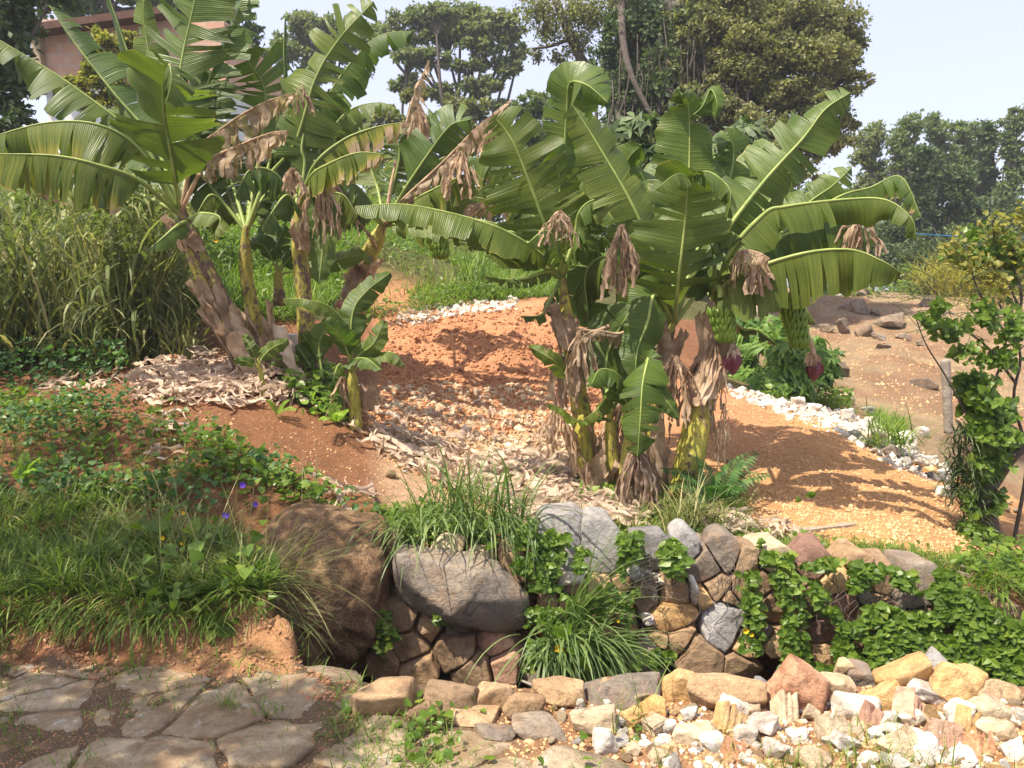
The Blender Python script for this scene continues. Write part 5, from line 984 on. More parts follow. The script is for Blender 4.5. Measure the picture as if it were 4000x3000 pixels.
gravel(900, (-.5, -.05), (4.8, 6.8), [[(700,1600),(1400,1650),(1700,1950),(1300,2000),(900,1850)]], .004, .02, M['gravelor'], 44)
gravel(5000, (-.05, .98), (2.4, 3.5), [[(1900,2650),(4800,2700),(4800,3100),(2000,3100)]], .004, .022, M['gravelor'], 45)
gravel(5000, (.22, .7), (9, 24), [[(3100,1180),(4000,1180),(4000,1700),(3500,1600),(3200,1400)]], .01, .05, M['gravelor'], 46)

gravel(4200, (.2, .62), (6.3, 10.5), [[(2840,1505),(3100,1560),(3300,1610),(3500,1690),(3730,1850),(3700,1900),(3500,1830),(3300,1710),(3050,1620),(2840,1545)]], .012, .09, M['white'], 47, 'rubble_chips')
gravel(2600, (-.2, .05), (9.5, 13), [[(1550,1225),(1800,1180),(2020,1170),(2020,1210),(1800,1225),(1600,1275)]], .02, .09, M['white'], 48, 'rubble_chips')
gravel(1300, (-.05, .98), (2.4, 3.3), [[(2150,2760),(3100,2740),(4700,2740),(4700,3100),(2500,3000)]], .01, .04, M['white'], 49, 'rubble_chips'); gravel(900, (-.05, .98), (2.4, 3.3), [[(2150,2740),(3100,2740),(4700,2740),(4700,3100),(2500,3000)]], .01, .045, M['tan'], 50, 'rubble_chips')

gravel(2600, (-.2, .1), (5.4, 9), [[(1480,1500),(2250,1500),(2300,1950),(1950,1960),(1500,1780)]], .012, .075, M['cream'], 51, 'rubble_chips'); gravel(1500, (-.2, .1), (5.4, 9), [[(1480,1500),(2250,1500),(2300,1950),(1950,1960),(1500,1780)]], .01, .07, M['tan'], 52, 'rubble_chips')
M['clod'] = m_plain('earth_clods', (.24, .12, .06), (.42, .235, .125), 5, .95, .3, .1)
gravel(4500, (-.85, -.1), (3.0, 3.62), [[(-300,2420),(1000,2400),(1480,2740),(1300,2780),(900,2680),(-300,2620)]], .003, .022, M['clod'], 53, 'soil_clods')
gravel(9000, (-.85, .05), (2.3, 3.25), [[(-300,2600),(1500,2700),(1900,3100),(-300,3100)]], .002, .008, M['clod'], 54, 'soil_clods')
# ================================================================== GROUND VEGETATION (uncountable: stuff)
def grass(polys, n, xr, yr, L, W, lean, curl, mat, seed, name='grass', seg=4, dens=None, **k):
    P = scatter(n, xr, yr, polys, seed, dens); V, Fq, t = blades(P - np.array([0, 0, .01]), L, W, lean, curl, seed, seg, **k); return simple(name, V, Fq, t, M[mat], kind='stuff')
def clump_d(scale, thr, s):           # clumpiness
    return lambda P, u, v: np.clip((fbm(P, scale, 2, s) - thr) * 3 + .5, .04, 1)
L1 = [(-400,1950),(300,1960),(650,1980),(900,2090),(1060,2200),(1060,2290),(1000,2330),(800,2340),(400,2340),(-400,2350)]
grass([L1], 20000, (-.85, -.2), (3.3, 4.8), .21, .0075, .55, 1.0, 'grassdark', 1, dens=clump_d(1.6, -.1, 5))
L2 = [(560,2080),(900,2090),(1080,2210),(1060,2300),(960,2350),(620,2350)]
grass([L2], 8000, (-.6, -.2), (3.3, 4.6), .2, .009, .55, 1.0, 'grass', 2)
grass([L2, [(900,2000),(1300,2000),(1200,2250),(950,2300)]], 1300, (-.55, -.18), (3.4, 4.9), .5, .0045, .75, .5, 'straw', 3, seg=5)
grass([L1], 3500, (-.85, -.2), (3.3, 4.8), .3, .008, .7, 1.0, 'straw', 4, dens=clump_d(1.2, .1, 55)); grass([L1], 6000, (-.85, -.2), (3.3, 4.8), .25, .011, .6, 1.2, 'grass', 5, dens=clump_d(1.4, .15, 65))
grass([[(-400,2300),(1000,2300),(1060,2400),(900,2440),(-400,2440)]], 7000, (-.85, -.2), (3.25, 3.9), .2, .008, .9, 1.5, 'grass', 6, dens=clump_d(2.6, .0, 5), az=-1.6); grass([[(-400,2380),(1100,2380),(1400,2700),(-400,2640)]], 1500, (-.85, -.1), (3.1, 3.6), .1, .006, .6, 1.0, 'grass', 7, dens=clump_d(3, .15, 9))
# herbs and creepers on the left bank
LB = [(-400,1560),(200,1540),(650,1600),(860,1700),(1050,1820),(1350,1980),(1500,2080),(1300,2110),(1000,2090),(850,2060),(500,1980),(-400,1970)]
def herbs(polys, n, xr, yr, size, mat, seed, h=(.0, .14), name='low_creeper', tmpl=T_HEART, dens=None, up=(0, -.3, 1)):
    P = scatter(n, xr, yr, polys, seed, dens); r = np.random.default_rng(seed); P[:, 2] += r.uniform(h[0], h[1], len(P)) ; V, Fs, t = leaves(P, size, tmpl, seed, up=up, spread=.5); return simple(name, V, Fs, t, M[mat], kind='stuff')
herbs([LB], 13000, (-.9, -.1), (4.5, 7.2), .042, 'creeper', 11, (0, .16), dens=clump_d(1.3, 0.05, 7))
M['creeperdark'] = m_leaf('creeper_deep_green', ((.02, .055, .015), (.045, .11, .025), (.08, .16, .035)), trans=.3)  # second leaf kind in deeper green tones
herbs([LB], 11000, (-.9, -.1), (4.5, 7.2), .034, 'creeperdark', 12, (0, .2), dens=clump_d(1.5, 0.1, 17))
grass([LB], 15000, (-.9, -.1), (4.4, 7.2), .13, .006, .6, .8, 'grassdark', 13, dens=clump_d(1.3, 0.05, 8))
herbs([[(560,2080),(1100,2200),(1050,2500),(500,2500)]], 700, (-.7, -.2), (3.3, 4.6), .06, 'creeper', 14, (.02, .2))
# around the left trunks
herbs([[(1050,1450),(1290,1460),(1400,1620),(1340,1680),(1150,1600)]], 3200, (-.4, -.15), (6, 8), .06, 'creeper', 15, (0, .22)); herbs([[(1150,1520),(1330,1560),(1330,1650),(1180,1620)]], 1200, (-.4, -.15), (6, 7.4), .05, 'fern', 16, (0, .15))
# far grass slope
HG = [(1150,650),(2400,820),(2600,1100),(2150,1160),(1900,1180),(1600,1235),(1400,1260),(1250,1180),(1150,900)]
grass([HG], 60000, (-.35, .22), (10.8, 24), .26, .016, .45, .8, 'grass', 21, dens=clump_d(.5, -.35, 3), seg=3)
grass([HG], 9000, (-.35, .22), (10.8, 22), .42, .016, .55, 1.0, 'straw', 22, dens=clump_d(.6, .25, 13), seg=3)
herbs([HG], 22000, (-.35, .22), (10.8, 20), .07, 'creeper', 23, (0, .3), tmpl=T_DIAM, dens=clump_d(.5, .1, 23))
LG = [(550,700),(1300,700),(1400,1160),(1180,1260),(700,1230),(600,1000)]
grass([LG], 26000, (-.6, -.15), (8.5, 20), .35, .017, .5, .9, 'grass', 24, seg=3); herbs([LG], 24000, (-.6, -.15), (8.5, 17), .075, 'creeper', 25, (0, .5), tmpl=T_DIAM, dens=clump_d(.7, 0, 23))
grass([[(-200,500),(700,500),(700,900),(-200,1000)]], 15000, (-1, -.3), (10, 26), .5, .03, .5, .9, 'grassdark', 26, seg=3)
# cane thicket on the left: stalks with drooping leaves
CG = [(-400,880),(250,900),(600,960),(700,1150),(720,1340),(520,1440),(-400,1460)]
P = scatter(2100, (-1.0, -.38), (7.2, 10.5), [CG], 31, clump_d(1.1, 0, 77)); r = np.random.default_rng(31); n = len(P); Hs = r.uniform(.7, 2.0, n); mbv, mbf, mbt = [], [], []
V, Fq, t = blades(P, 1.4, .016, .12, .35, 32, 5); off = len(V); Vs, Fs_, Ts = [V], [Fq], [t * .8 + .15]
q = 6; Pb = np.repeat(P, q, 0); hh = r.uniform(.15, 1, n * q) * np.repeat(Hs, q); lean = r.normal(0, .12, (n, 2)); Pb = Pb + np.stack([np.repeat(lean[:, 0], q) * hh, np.repeat(lean[:, 1], q) * hh, hh], 1)
V, Fq, t = blades(Pb, .66, .038, .45, 2.1, 33, 6); Vs.append(V); Fs_.append(Fq + off); Ts.append(t)
simple('cane_thicket', np.vstack(Vs), np.vstack(Fs_), np.clip(np.concatenate(Ts) * .85 + .1, 0, 1), M['cane'], kind='stuff')
grass([CG], 1300, (-1.0, -.35), (7, 10.2), 1.6, .026, .16, .7, 'straw', 37, seg=6); grass([CG], 500, (-1.0, -.35), (7, 10.2), 1.3, .05, .2, 1.6, 'straw', 38, seg=6)
grass([CG], 6000, (-1.0, -.35), (6.9, 10), .5, .014, .5, 1.2, 'grassdark', 34)
grass([CG, [(350,1200),(740,1250),(760,1420),(500,1450)]], 3800, (-1.0, -.35), (6.9, 9.2), .7, .018, .3, 1.0, 'straw', 35, seg=5)
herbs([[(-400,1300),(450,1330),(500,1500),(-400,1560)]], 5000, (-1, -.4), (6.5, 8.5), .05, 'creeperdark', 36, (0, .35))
# wall top strip
TOP = [(1430,2010),(1700,1990),(2200,2060),(2500,2090),(2900,2060),(3300,2110),(3700,2180),(4700,2300),(4700,2480),(3600,2280),(3000,2220),(2300,2150),(1500,2150)]
grass([TOP], 30000, (-.22, .9), (4.6, 5.5), .12, .006, .5, .9, 'grass', 41, dens=clump_d(1.6, -.1, 41)); herbs([TOP], 9000, (-.22, .72), (4.55, 5.4), .035, 'creeper', 42, (0, .08), dens=clump_d(1.4, 0, 42))
grass([[(2250,1900),(2900,1900),(2900,2100),(2250,2100)]], 9000, (0, .3), (5, 6.6), .16, .008, .5, .8, 'grass', 43); grass([[(2500,1850),(2950,1850),(2900,2150),(2450,2150)]], 1500, (0, .35), (4.9, 6.4), .3, .006, .3, 1.2, 'straw', 44)
herbs([[(2250,1850),(2450,1850),(2450,2000),(2250,2000)]], 1500, (0, .2), (5, 6.6), .04, 'creeper', 45, (0, .15))
# foreground weeds
grass([[(2700,2860),(3500,2880),(4100,2900),(4100,3100),(2500,3100)]], 3200, (-.1, .75), (2.3, 3.1), .12, .004, .5, .6, 'grass', 51, dens=clump_d(3, 0, 51))
grass([[(-200,2560),(1700,2700),(1900,3100),(-200,3100)]], 4200, (-.8, .05), (2.3, 3.3), .07, .004, .5, .8, 'grass', 52, dens=clump_d(4, .2, 51)); grass([[(1300,2650),(2500,2800),(2500,3100),(1300,3100)]], 2600, (-.3, .2), (2.3, 3.3), .09, .005, .5, .8, 'grass', 53, dens=clump_d(3.5, .1, 59))
herbs([[(1550,2750),(2500,2850),(2500,3050),(1550,3000)]], 1100, (-.3, .2), (2.3, 3.2), .03, 'creeper', 54, (0, .07), dens=clump_d(3.5, .1, 59))
herbs([[(3780,2100),(4100,2200),(4100,2350),(3700,2250)]], 1500, (.3, .75), (4.8, 6), .045, 'creeper', 55, (0, .15))
grass([[(2950,1480),(3250,1530),(3350,1620),(3000,1560)], [(3380,1600),(3520,1620),(3560,1740),(3420,1700)]], 5000, (.25, .55), (8.5, 11), .25, .012, .5, .9, 'grass', 56); herbs([[(2880,1450),(3250,1500),(3330,1600),(3000,1560)]], 2500, (.25, .5), (8.7, 12), .06, 'creeper', 57, (0, .25))
grass([[(2780,1120),(4100,1150),(4100,1600),(3300,1500),(3050,1400)]], 3500, (.25, .75), (11, 27), .1, .012, .6, .5, 'straw', 58, seg=2, dens=clump_d(.5, .35, 58))
# ---- creepers clothing the wall (on the stone faces)
CW = [([(4000,2400),(4200,2380),(4700,2450),(4750,2800),(4400,2820),(4000,2760)], 2600, .045), ([(3650,2225),(3740,2240),(3860,2370),(4050,2470),(4050,2760),(3850,2690),(3650,2610),(3430,2580),(3440,2450),(3560,2400),(3655,2390)], 4600, .04), ([(2110,2160),(2200,2250),(2170,2450),(2210,2640),(2050,2620),(2090,2500)], 600, .03), ([(1960,2060),(2230,2080),(2200,2180),(2120,2290),(2020,2230),(1900,2130)], 480, .032),
    ([(2880,2230),(2960,2230),(2990,2420),(2960,2600),(2890,2560),(2900,2400)], 230, .032), ([(3010,2230),(3130,2230),(3150,2450),(3160,2600),(3050,2610),(3060,2400)], 400, .034), ([(3170,2260),(3230,2330),(3280,2410),(3190,2390)], 110, .04), ([(3330,2210),(3420,2230),(3440,2330),(3400,2420),(3350,2500),(3330,2380)], 270, .038), ([(3380,2330),(3560,2400),(3560,2520),(3400,2600),(3370,2450)], 450, .04),
    ([(2420,2080),(2500,2080),(2520,2200),(2480,2330),(2430,2250)], 200, .036), ([(2590,2100),(2650,2110),(2690,2220),(2640,2250),(2590,2190)], 190, .05), ([(2340,2250),(2460,2330),(2480,2560),(2390,2620),(2350,2420)], 350, .03), ([(2050,2280),(2380,2340),(2420,2640),(2080,2640)], 800, .032), ([(2980,2150),(3330,2190),(3700,2260),(3650,2330),(3300,2230),(2990,2210)], 800, .038),
    ([(3190,2400),(3330,2440),(3360,2600),(3230,2610)], 200, .04), ([(2540,2560),(2620,2500),(2640,2560),(2560,2620)], 120, .035), ([(2250,2150),(2290,2100),(2300,2240),(2250,2240)], 90, .035), ([(1500,2380),(1560,2500),(1480,2560),(1440,2480)], 90, .03), ([(3080,2590),(3600,2560),(3700,2660),(3150,2640)], 260, .04), ([(1690,2190),(1730,2190),(1740,2430),(1700,2430)], 60, .04)]
Vs, Fa, Fb, Ts, o_ = [], [], [], [], 0
for k, (poly, n, sz) in enumerate(CW):
    r = np.random.default_rng(60 + k); pl = np.array(poly, float); u = r.uniform(pl[:, 0].min(), pl[:, 0].max(), n * 3); v = r.uniform(pl[:, 1].min(), pl[:, 1].max(), n * 3)
    dn = fbm(np.stack([u / 60, v / 60, 0 * u], 1), 1, 2, 6) > (-.25 if n < 2000 else -.6); m_ = inpoly(u, v, poly) & dn; u, v = u[m_][:n], v[m_][:n]
    P = np.array([at(a, b, Yface(b) - r.uniform(.12, .24)) for a, b in zip(u, v)])
    N = unit(r.normal(0, .45, (len(P), 3)) + np.array([0, -1, .55])); a_ = unit(np.cross(N, r.normal(0, .5, (len(P), 3)) + np.array([1., 0, 0]))); dn_ = np.cross(N, a_); dn_ = dn_ * np.sign(-dn_[:, 2:3] + 1e-6)
    V, Fs, t = leaves(P, sz, T_HEART, 60 + k, Rm=np.stack([dn_, a_, N], 1)); Vs.append(V); Fa.append(Fs[0] + o_); Fb.append(Fs[1] + o_); Ts.append(t); o_ += len(V)
simple('wall_creeper', np.vstack(Vs), [np.vstack(Fa), np.vstack(Fb)], np.concatenate(Ts), M['creeper'], kind='stuff')
# bare hanging vine stems on the wall
mb = MB(); r = np.random.default_rng(8)
for i in range(60):
    x = r.uniform(2400, 3950); y0 = np.interp(x, [2400, 2900, 4000], [2130, 2180, 2330]); l = r.uniform(80, 330); c_ = [at(x + r.normal(0, 10 + 25 * s), y0 + l * s, Yface(y0 + l * s) - .13 - .04 * s) for s in np.linspace(0, 1, 6)]
    V, Fs = tube(catmull(c_, 14), .0022, 4, False); mb.add(V, Fs)
obj('hanging_vine_stems', mb.mesh('hanging_vine_stems', [M['bark']]), kind='stuff')
# ---- tufts of long blades: things
def tuft_plant(bpx, Y, n, L, W, lean, curl, seed, label, az=None, spread=.12, mat='spear', up=0, name='grass_tuft', cat='grass clump', group=None, kz=0):
    r = np.random.default_rng(seed); b = at(*bpx, Y); P = b + np.stack([r.normal(0, spread, n), r.normal(0, spread * .5, n), r.uniform(-.02, .02 + kz, n)], 1); V, Fq, t = blades(P, L, W, lean, curl, seed, 8, az=az)
    return simple(name, V, Fq, t, M[mat], label=label, cat=cat, group=group)
tuft_plant((1880, 2030), 4.78, 120, .62, .013, .5, 1.7, 101, 'big tuft of long arching blades spilling over the grey brown slab boulder', az=-1.3, spread=.17)
tuft_plant((1830, 1980), 4.9, 140, .5, .011, .55, 1.2, 102, 'upper tuft of long grass leaning on the pale leaf litter', spread=.16)
tuft_plant((2240, 2440), 4.35, 45, .72, .013, .35, .9, 103, 'tall tuft of long blades growing out of the wall in front of the grey stones', az=-.6, spread=.04)
tuft_plant((2190, 2500), 4.2, 120, .5, .015, .9, 1.5, 104, 'drooping tuft of long blades low on the wall, touching the edging stones', az=-1.4, spread=.09)
tuft_plant((2330, 2530), 4.2, 80, .45, .012, .9, 1.3, 105, 'right-leaning tuft of blades low on the wall beside the arum leaves', az=-.6, spread=.05)
tuft_plant((1600, 2080), 4.75, 60, .5, .012, .8, 1.2, 106, 'sparse tuft of long blades hanging at the top of the huge boulder', az=-2.0, spread=.1)
tuft_plant((3880, 2290), 4.7, 120, .34, .011, .6, 1.5, 107, 'grass tuft hanging over the wall near the right edge', az=-1.4, spread=.1, mat='grass')
tuft_plant((3480, 1740), 7.9, 110, .45, .016, .7, 1.0, 108, 'green grass tuft behind the white rubble pile', spread=.12, mat='grass')
tuft_plant((2700, 2040), 5.2, 130, .34, .009, .4, 1.3, 109, 'half dry grass tuft at the foot of the thick trunk', spread=.09, mat='straw')
tuft_plant((1060, 2260), 3.9, 90, .48, .005, .9, .7, 110, 'spray of straw coloured flowering grass leaning over the ditch', az=-.1, spread=.08, mat='straw')
tuft_plant((1100, 2400), 3.8, 60, .3, .005, 1.1, .8, 111, 'lower spray of straw coloured grass over the earth bank', az=-.3, spread=.05, mat='straw')
tuft_plant((890, 2760), 2.95, 26, .09, .004, .6, .5, 112, 'short grass sprout between the paving stones', spread=.03, mat='grass')
tuft_plant((1060, 2790), 2.9, 22, .09, .005, .7, .4, 113, 'bright grass sprout on the pale paving stone by the ditch', spread=.025, mat='grass')
tuft_plant((2450, 2880), 2.8, 20, .3, .004, .3, .5, 114, 'few thin tall blades before the stick', spread=.08, mat='grass')
tuft_plant((1860, 1100), 12.3, 90, .6, .02, .3, .5, 115, 'tall green grass clump at the edge of the red mound', spread=.25, mat='grass')
# ---- fronds (ferns, small palm)
def frond(mb, C, w0, k, seed, wl=.03, droop=.3):
    C = catmull(C, k); T = frames(C); r = np.random.default_rng(seed); S = unit(np.cross(T, np.array([0, -.3, 1.]))); V, Fs = tube(C, np.linspace(.005, .0015, k), 4, False); mb.add(V, Fs, None, .6)
    for i in range(2, k - 1):
        for sd in (1, -1):
            l = w0 * math.sin(math.pi * (i / k) ** .7) * r.uniform(.85, 1.1) + .01; d = unit(S[i] * sd + T[i] * .55); e = C[i] + d * l + np.array([0, 0, -droop * l]); m_ = C[i] + d * l * .5; wv = T[i] * wl * .5
            mb.add(np.array([C[i], m_ + wv, e, m_ - wv]), np.array([[0, 1, 2, 3]]), None, r.beta(2, 2))
def frond_plant(base, ends, w0, k, mat, label, seed, wl=.03, name='fern', cat='fern', lift=.15):
    mb = MB(); b = at(*base)
    for i, e in enumerate(ends):
        E_ = at(*e); mb_m = (b + E_) / 2 + np.array([0, 0, lift * np.linalg.norm(E_ - b)]); frond(mb, [b, mb_m, E_], w0, k, seed + i, wl)
    return obj(name, mb.mesh(name, [M[mat]], smooth=False), label=label, cat=cat)
frond_plant((2790, 1960, 5.7), [(2900, 1790, 5.7), (3010, 1850, 5.6), (2960, 1760, 5.9), (2650, 1850, 5.6), (2600, 1900, 5.5), (2720, 1780, 5.7), (2820, 1900, 5.4), (2680, 1980, 5.3), (2900, 1920, 5.3), (2580, 1830, 5.6)], .13, 16, 'creeperdark', 'small dark feathery palm beside the thick fruiting trunk', 1, .03, 'small_palm', 'palm')
frond_plant((1310, 1650, 6.3), [(1360, 1600, 6.3), (1260, 1600, 6.2), (1250, 1640, 6.1), (1340, 1620, 6.0), (1300, 1570, 6.3)], .06, 16, 'fern', 'bright yellow green fern at the foot of the young banana plant', 20, .018)
frond_plant((90, 1880, 4.95), [(100, 1760, 5.0), (150, 1790, 4.9), (60, 1800, 4.9), (130, 1840, 4.8)], .05, 16, 'fern', 'yellow fern in the grass near the left edge', 30, .018)
frond_plant((2450, 2620, 4.25), [(2530, 2550, 4.2), (2560, 2590, 4.1), (2400, 2570, 4.2), (2500, 2620, 4.0)], .04, 14, 'fern', 'small pale fern at the wall foot above the long slab', 40, .014)
frond_plant((1080, 1620, 6.4), [(1130, 1560, 6.4), (1050, 1560, 6.3), (1160, 1600, 6.3)], .05, 14, 'fern', 'small fern beside the dry leaf heap', 50, .016)
# arum leaves and broad weed
def bigleaf(px, py, Y, w, h, rot, parent, mat='fern'):
    m = mpx(Y); V = np.array([[0, .5], [.38, .58], [.55, .25], [.4, -.1], [0, -.6], [-.4, -.1], [-.55, .25], [-.38, .58], [0, .0]]); c, s = math.cos(rot), math.sin(rot); V = np.stack([V[:, 0] * w * m, 0 * V[:, 0], V[:, 1] * h * m], 1); V[:, 1] = np.array([0, .02, .04, .03, .03, .03, .04, .02, -.015]) - V[:, 2] * .3; V = np.stack([V[:, 0] * c - V[:, 2] * s, V[:, 1], V[:, 0] * s + V[:, 2] * c], 1) + at(px, py, Y)
    return obj('leaf', npmesh('leaf', V, np.array([[8, i, (i + 1) % 8] for i in range(8)]), M[mat], attrs={'dry': np.full(9, .45)}), parent)
ar = empty('arum_plant', at(2260, 2600, 4.2), 'arum with three large heart shaped leaves among the grass tufts on the wall', 'plant')
for a in ((2205, 2480, 4.0, 72, 78, .3), (2250, 2545, 3.98, 62, 60, .9), (2290, 2600, 3.98, 60, 100, .5), (2170, 2620, 4.1, 50, 60, -.3)): bigleaf(*a, ar)
V, Fs = tube(catmull([at(2260, 2620, 4.2), at(2230, 2560, 4.05), at(2205, 2480, 4.0)], 10), .004, 5); obj('leaf_stalk', npmesh('leaf_stalk', V, Fs, M['rib']), ar)
for bx, by, Y_, lb, sd in ((1420, 2830, 2.95, 'leafy broad weed with toothed dark leaves before the tan edging block', 1), (3010, 2170, 4.6, 'small round leaved sapling on the wall top', 2), (3160, 1990, 5.2, 'tiny heart leaved sprout at the lower edge of the orange slope', 3), (1360, 2790, 3.2, 'small yellowish bush on the brink of the ditch', 4)):
    wp = empty('broad_leaf_weed', at(bx, by, Y_), lb, 'weed'); r = np.random.default_rng(sd)
    for q in range(7 if sd in (1, 4) else 3):
        a = r.uniform(-1.5, 1.5); e = at(bx, by, Y_) + np.array([math.sin(a) * .08, -.02 - .05 * r.uniform(), .05 + .05 * math.cos(a)]); mb = bl([tuple(at(bx, by, Y_)), tuple((at(bx, by, Y_) + e) / 2 + np.array([0, 0, .02])), tuple(e)], 1, nt=0) if False else None
        u_, v_ = proj(e); bigleaf(float(u_), float(v_), Y_ - .03, 40 if sd == 1 else 26, 60 if sd == 1 else 30, r.uniform(-2, 2) + 3.1 * (sd == 1), wp, 'creeper')
dl = empty('giant_taro_leaf', at(1190, 2720, 3.7), 'single large dark green leaf down in the ditch above the blue pipe', 'plant'); bigleaf(1200, 2700, 3.62, 100, 150, .9, dl, 'creeperdark'); bigleaf(1150, 2670, 3.75, 60, 80, .2, dl, 'creeperdark')
grass([[(1150,2500),(1500,2500),(1500,2800),(1100,2800)]], 1500, (-.3, -.12), (3.45, 4.3), .22, .007, .4, .8, 'grassdark', 61)
# ---- leaf litter
def litter(polys, n, seed, L=(.12, .4), wd=.045, mat='drygrey', xr=(-1, .7), yr=(4.6, 8), h=.08):
    P = scatter(n, xr, yr, polys, seed); r = np.random.default_rng(seed); mb = MB()
    for i, p in enumerate(P):
        a = r.uniform(0, 6.28); l = r.uniform(*L); d = np.array([math.cos(a), math.sin(a) * .9, 0]); k = 8; s = np.linspace(-.5, .5, k)[:, None]
        bend = np.cross(d, [0, 0, 1]) * r.normal(0, .15); C = p + d * s * l + bend * (s ** 2) * l * 2; z = H(C[:, 0], C[:, 1]); C[:, 2] = np.maximum(z, C[:, 2] - .1) + r.uniform(.005, h) + np.abs(np.sin(s[:, 0] * 5 + i)) * .03
        ribbon(mb, C, wd * r.uniform(.25, 1.1) * (.4 + np.sin(np.linspace(.3, 2.9, k)) * .6), r.uniform(0, 3.1), r.uniform(-1.5, 1.5), r.uniform(-.3, 1.0), seed=i, crump=.02)
    return obj('leaf_litter', mb.mesh('leaf_litter', [M[mat]]), kind='stuff')
litter([[(1900,1800),(2100,1780),(2350,1850),(2500,2060),(2300,2090),(2050,2040),(1850,1930)]], 2100, 1, xr=(-.1, .2), yr=(5, 7.2), wd=.06)
litter([[(1450,1700),(1800,1760),(1950,1900),(1900,2000),(1700,1880),(1450,1760)]], 900, 2, xr=(-.25, .05), yr=(5.2, 7)); litter([[(1500,1600),(2150,1620),(2300,1900),(2200,2050),(1900,2000),(1550,1800)]], 500, 8, xr=(-.25, .15), yr=(5.2, 8), L=(.06, .2), wd=.05); litter([[(1950,1880),(2350,1900),(2500,2080),(2050,2060)]], 700, 9, xr=(-.05, .2), yr=(4.9, 6.4), L=(.15, .45), wd=.07)
litter([[(500,1480),(800,1430),(1180,1500),(1200,1590),(900,1600),(600,1590)]], 1500, 3, xr=(-.55, -.2), yr=(6, 7.8), h=.14)
litter([[(480,1500),(700,1520),(750,1750),(600,1700)], [(250,1450),(500,1500),(350,1560),(150,1540)], [(1250,1850),(1500,1980),(1480,2080),(1250,2020)]], 600, 4, xr=(-.7, -.1), yr=(4.6, 8))
litter([[(2750,2000),(3000,2060),(3200,2120),(2900,2130),(2700,2100)]], 700, 5, xr=(.15, .45), yr=(4.9, 6), L=(.08, .22))
litter([[(1150,1500),(1500,1560),(1500,1720),(1250,1650)], [(600,1650),(750,1900),(550,1850)]], 400, 6, xr=(-.5, -.1), yr=(5, 7.6), L=(.08, .25))
litter([[(1500,1250),(1650,1200),(1700,1260),(1520,1330)], [(1750, 900), (2050, 1000), (2000, 1080), (1800, 1000)]], 500, 7, xr=(-.2, .1), yr=(9, 16), L=(.2, .6), wd=.05, mat='husk')
# single larger fallen leaves and sheaths
for i, (P_, wd, lb) in enumerate([([(600,1590),(750,1555),(900,1545),(1100,1560)], .1, 'long curved grey dead leaf lying below the leaning trunk'), ([(560,1640),(700,1700),(780,1650)], .05, 'narrow dead strip on the earth below the dry heap'), ([(880,1540),(1000,1545),(1120,1505)], .07, 'pale dead leaf stalk pointing right from the dry heap'),
    ([(1640,1640),(1800,1600),(1920,1560),(2000,1575)], .03, 'fallen midrib lying across the earth in the centre'), ([(1660,1640),(1780,1720),(1860,1680)], .1, 'shredded pale leaf hanging off the fallen midrib'), ([(1300,1650),(1450,1710),(1650,1790)], .06, 'long pale stalk along the path between the clumps'), ([(1180,1500),(1150,1350),(1130,1280)], .12, 'broad grey sheath leaning against the slim trunk')]):
    C = catmull([on_ground(*q) + np.array([0, -.02, .05]) for q in P_] if i != 6 else [at(1190, 1500, 6.95), at(1130, 1400, 6.95), at(1090, 1270, 7.05)], 24); mb = MB(); ribbon(mb, C, wd * (.4 + .6 * np.sin(np.linspace(.3, 2.8, 24))), .4, .6, .5, seed=i, crump=.03); obj('fallen_leaf', mb.mesh('fallen_leaf', [M['drygrey']]), label=lb, cat='dead leaf')
# ================================================================== TREES
def tree(label, base, trunk, lobes, mat, leaf, n, seed, trad=.2, name='tree', bark='bark', shell=.55, sub=22, twig=True, group=None, tmpl=T_DIAM, up=(0, 0, .6), sr=.28, cat='tree'):
    sub = int(sub * 2.6); sr = sr * .62; r = np.random.default_rng(seed); root = empty(name, at(*base), label, cat, group); mb = MB(); TP = catmull([at(*p) for p in trunk], 24); V, Fs = tube(TP, np.linspace(trad, trad * .45, 24), 9); mb.add(V, Fs)
    pos = []; area = sum(l[3] * l[4] for l in lobes)
    for l in lobes:
        c = at(*l[:3]); m = mpx(l[2]); R_ = np.array([l[3] * m, min(l[3], l[4] * 1.6) * m * .8, l[4] * m]); k0 = int(len(TP) * r.uniform(.45, .98)); st = TP[min(k0, 23)]
        mid = (st + c) / 2 + r.normal(0, .12, 3) * np.linalg.norm(c - st) + np.array([0, 0, -.08 * np.linalg.norm(c - st)]); B_ = catmull([st, mid, c - np.array([0, 0, R_[2] * .3])], 14)
        if twig: V, Fs = tube(B_, np.linspace(trad * .32, trad * .1, 14), 6); mb.add(V, Fs)
        k = max(4, int(sub * (l[3] * l[4] / area) * len(lobes))); d = unit(r.normal(0, 1, (k, 3)) + np.array([0, -.25, .25])); cc = c + d * R_ * r.uniform(shell - .3, 1.12, (k, 1)) 
        for q in cc:
            if twig: V, Fs = tube(catmull([B_[-3], (B_[-1] + q) / 2 + r.normal(0, .05, 3) * R_.mean(), q], 6), np.linspace(trad * .06, trad * .02, 6), 4, False); mb.add(V, Fs)
            nn = int(n * (l[3] * l[4] / area) / k * r.uniform(.3, 1.7)); rad = R_.mean() * sr * r.uniform(.6, 1.9)
            g = r.normal(0, .5, (nn, 3)); pos.append(q + g * np.array([rad, rad, rad * .62]))
    obj('trunk', mb.mesh('trunk', [M[bark]]), root); pos = np.vstack(pos); V, Fs, t = leaves(pos, leaf, tmpl, seed, up=up, spread=.9)
    obj('crown', npmesh('crown', V, Fs, M[mat], attrs={'dry': t}, smooth=False), root); return root
gt = 'trees beyond the banana plants'
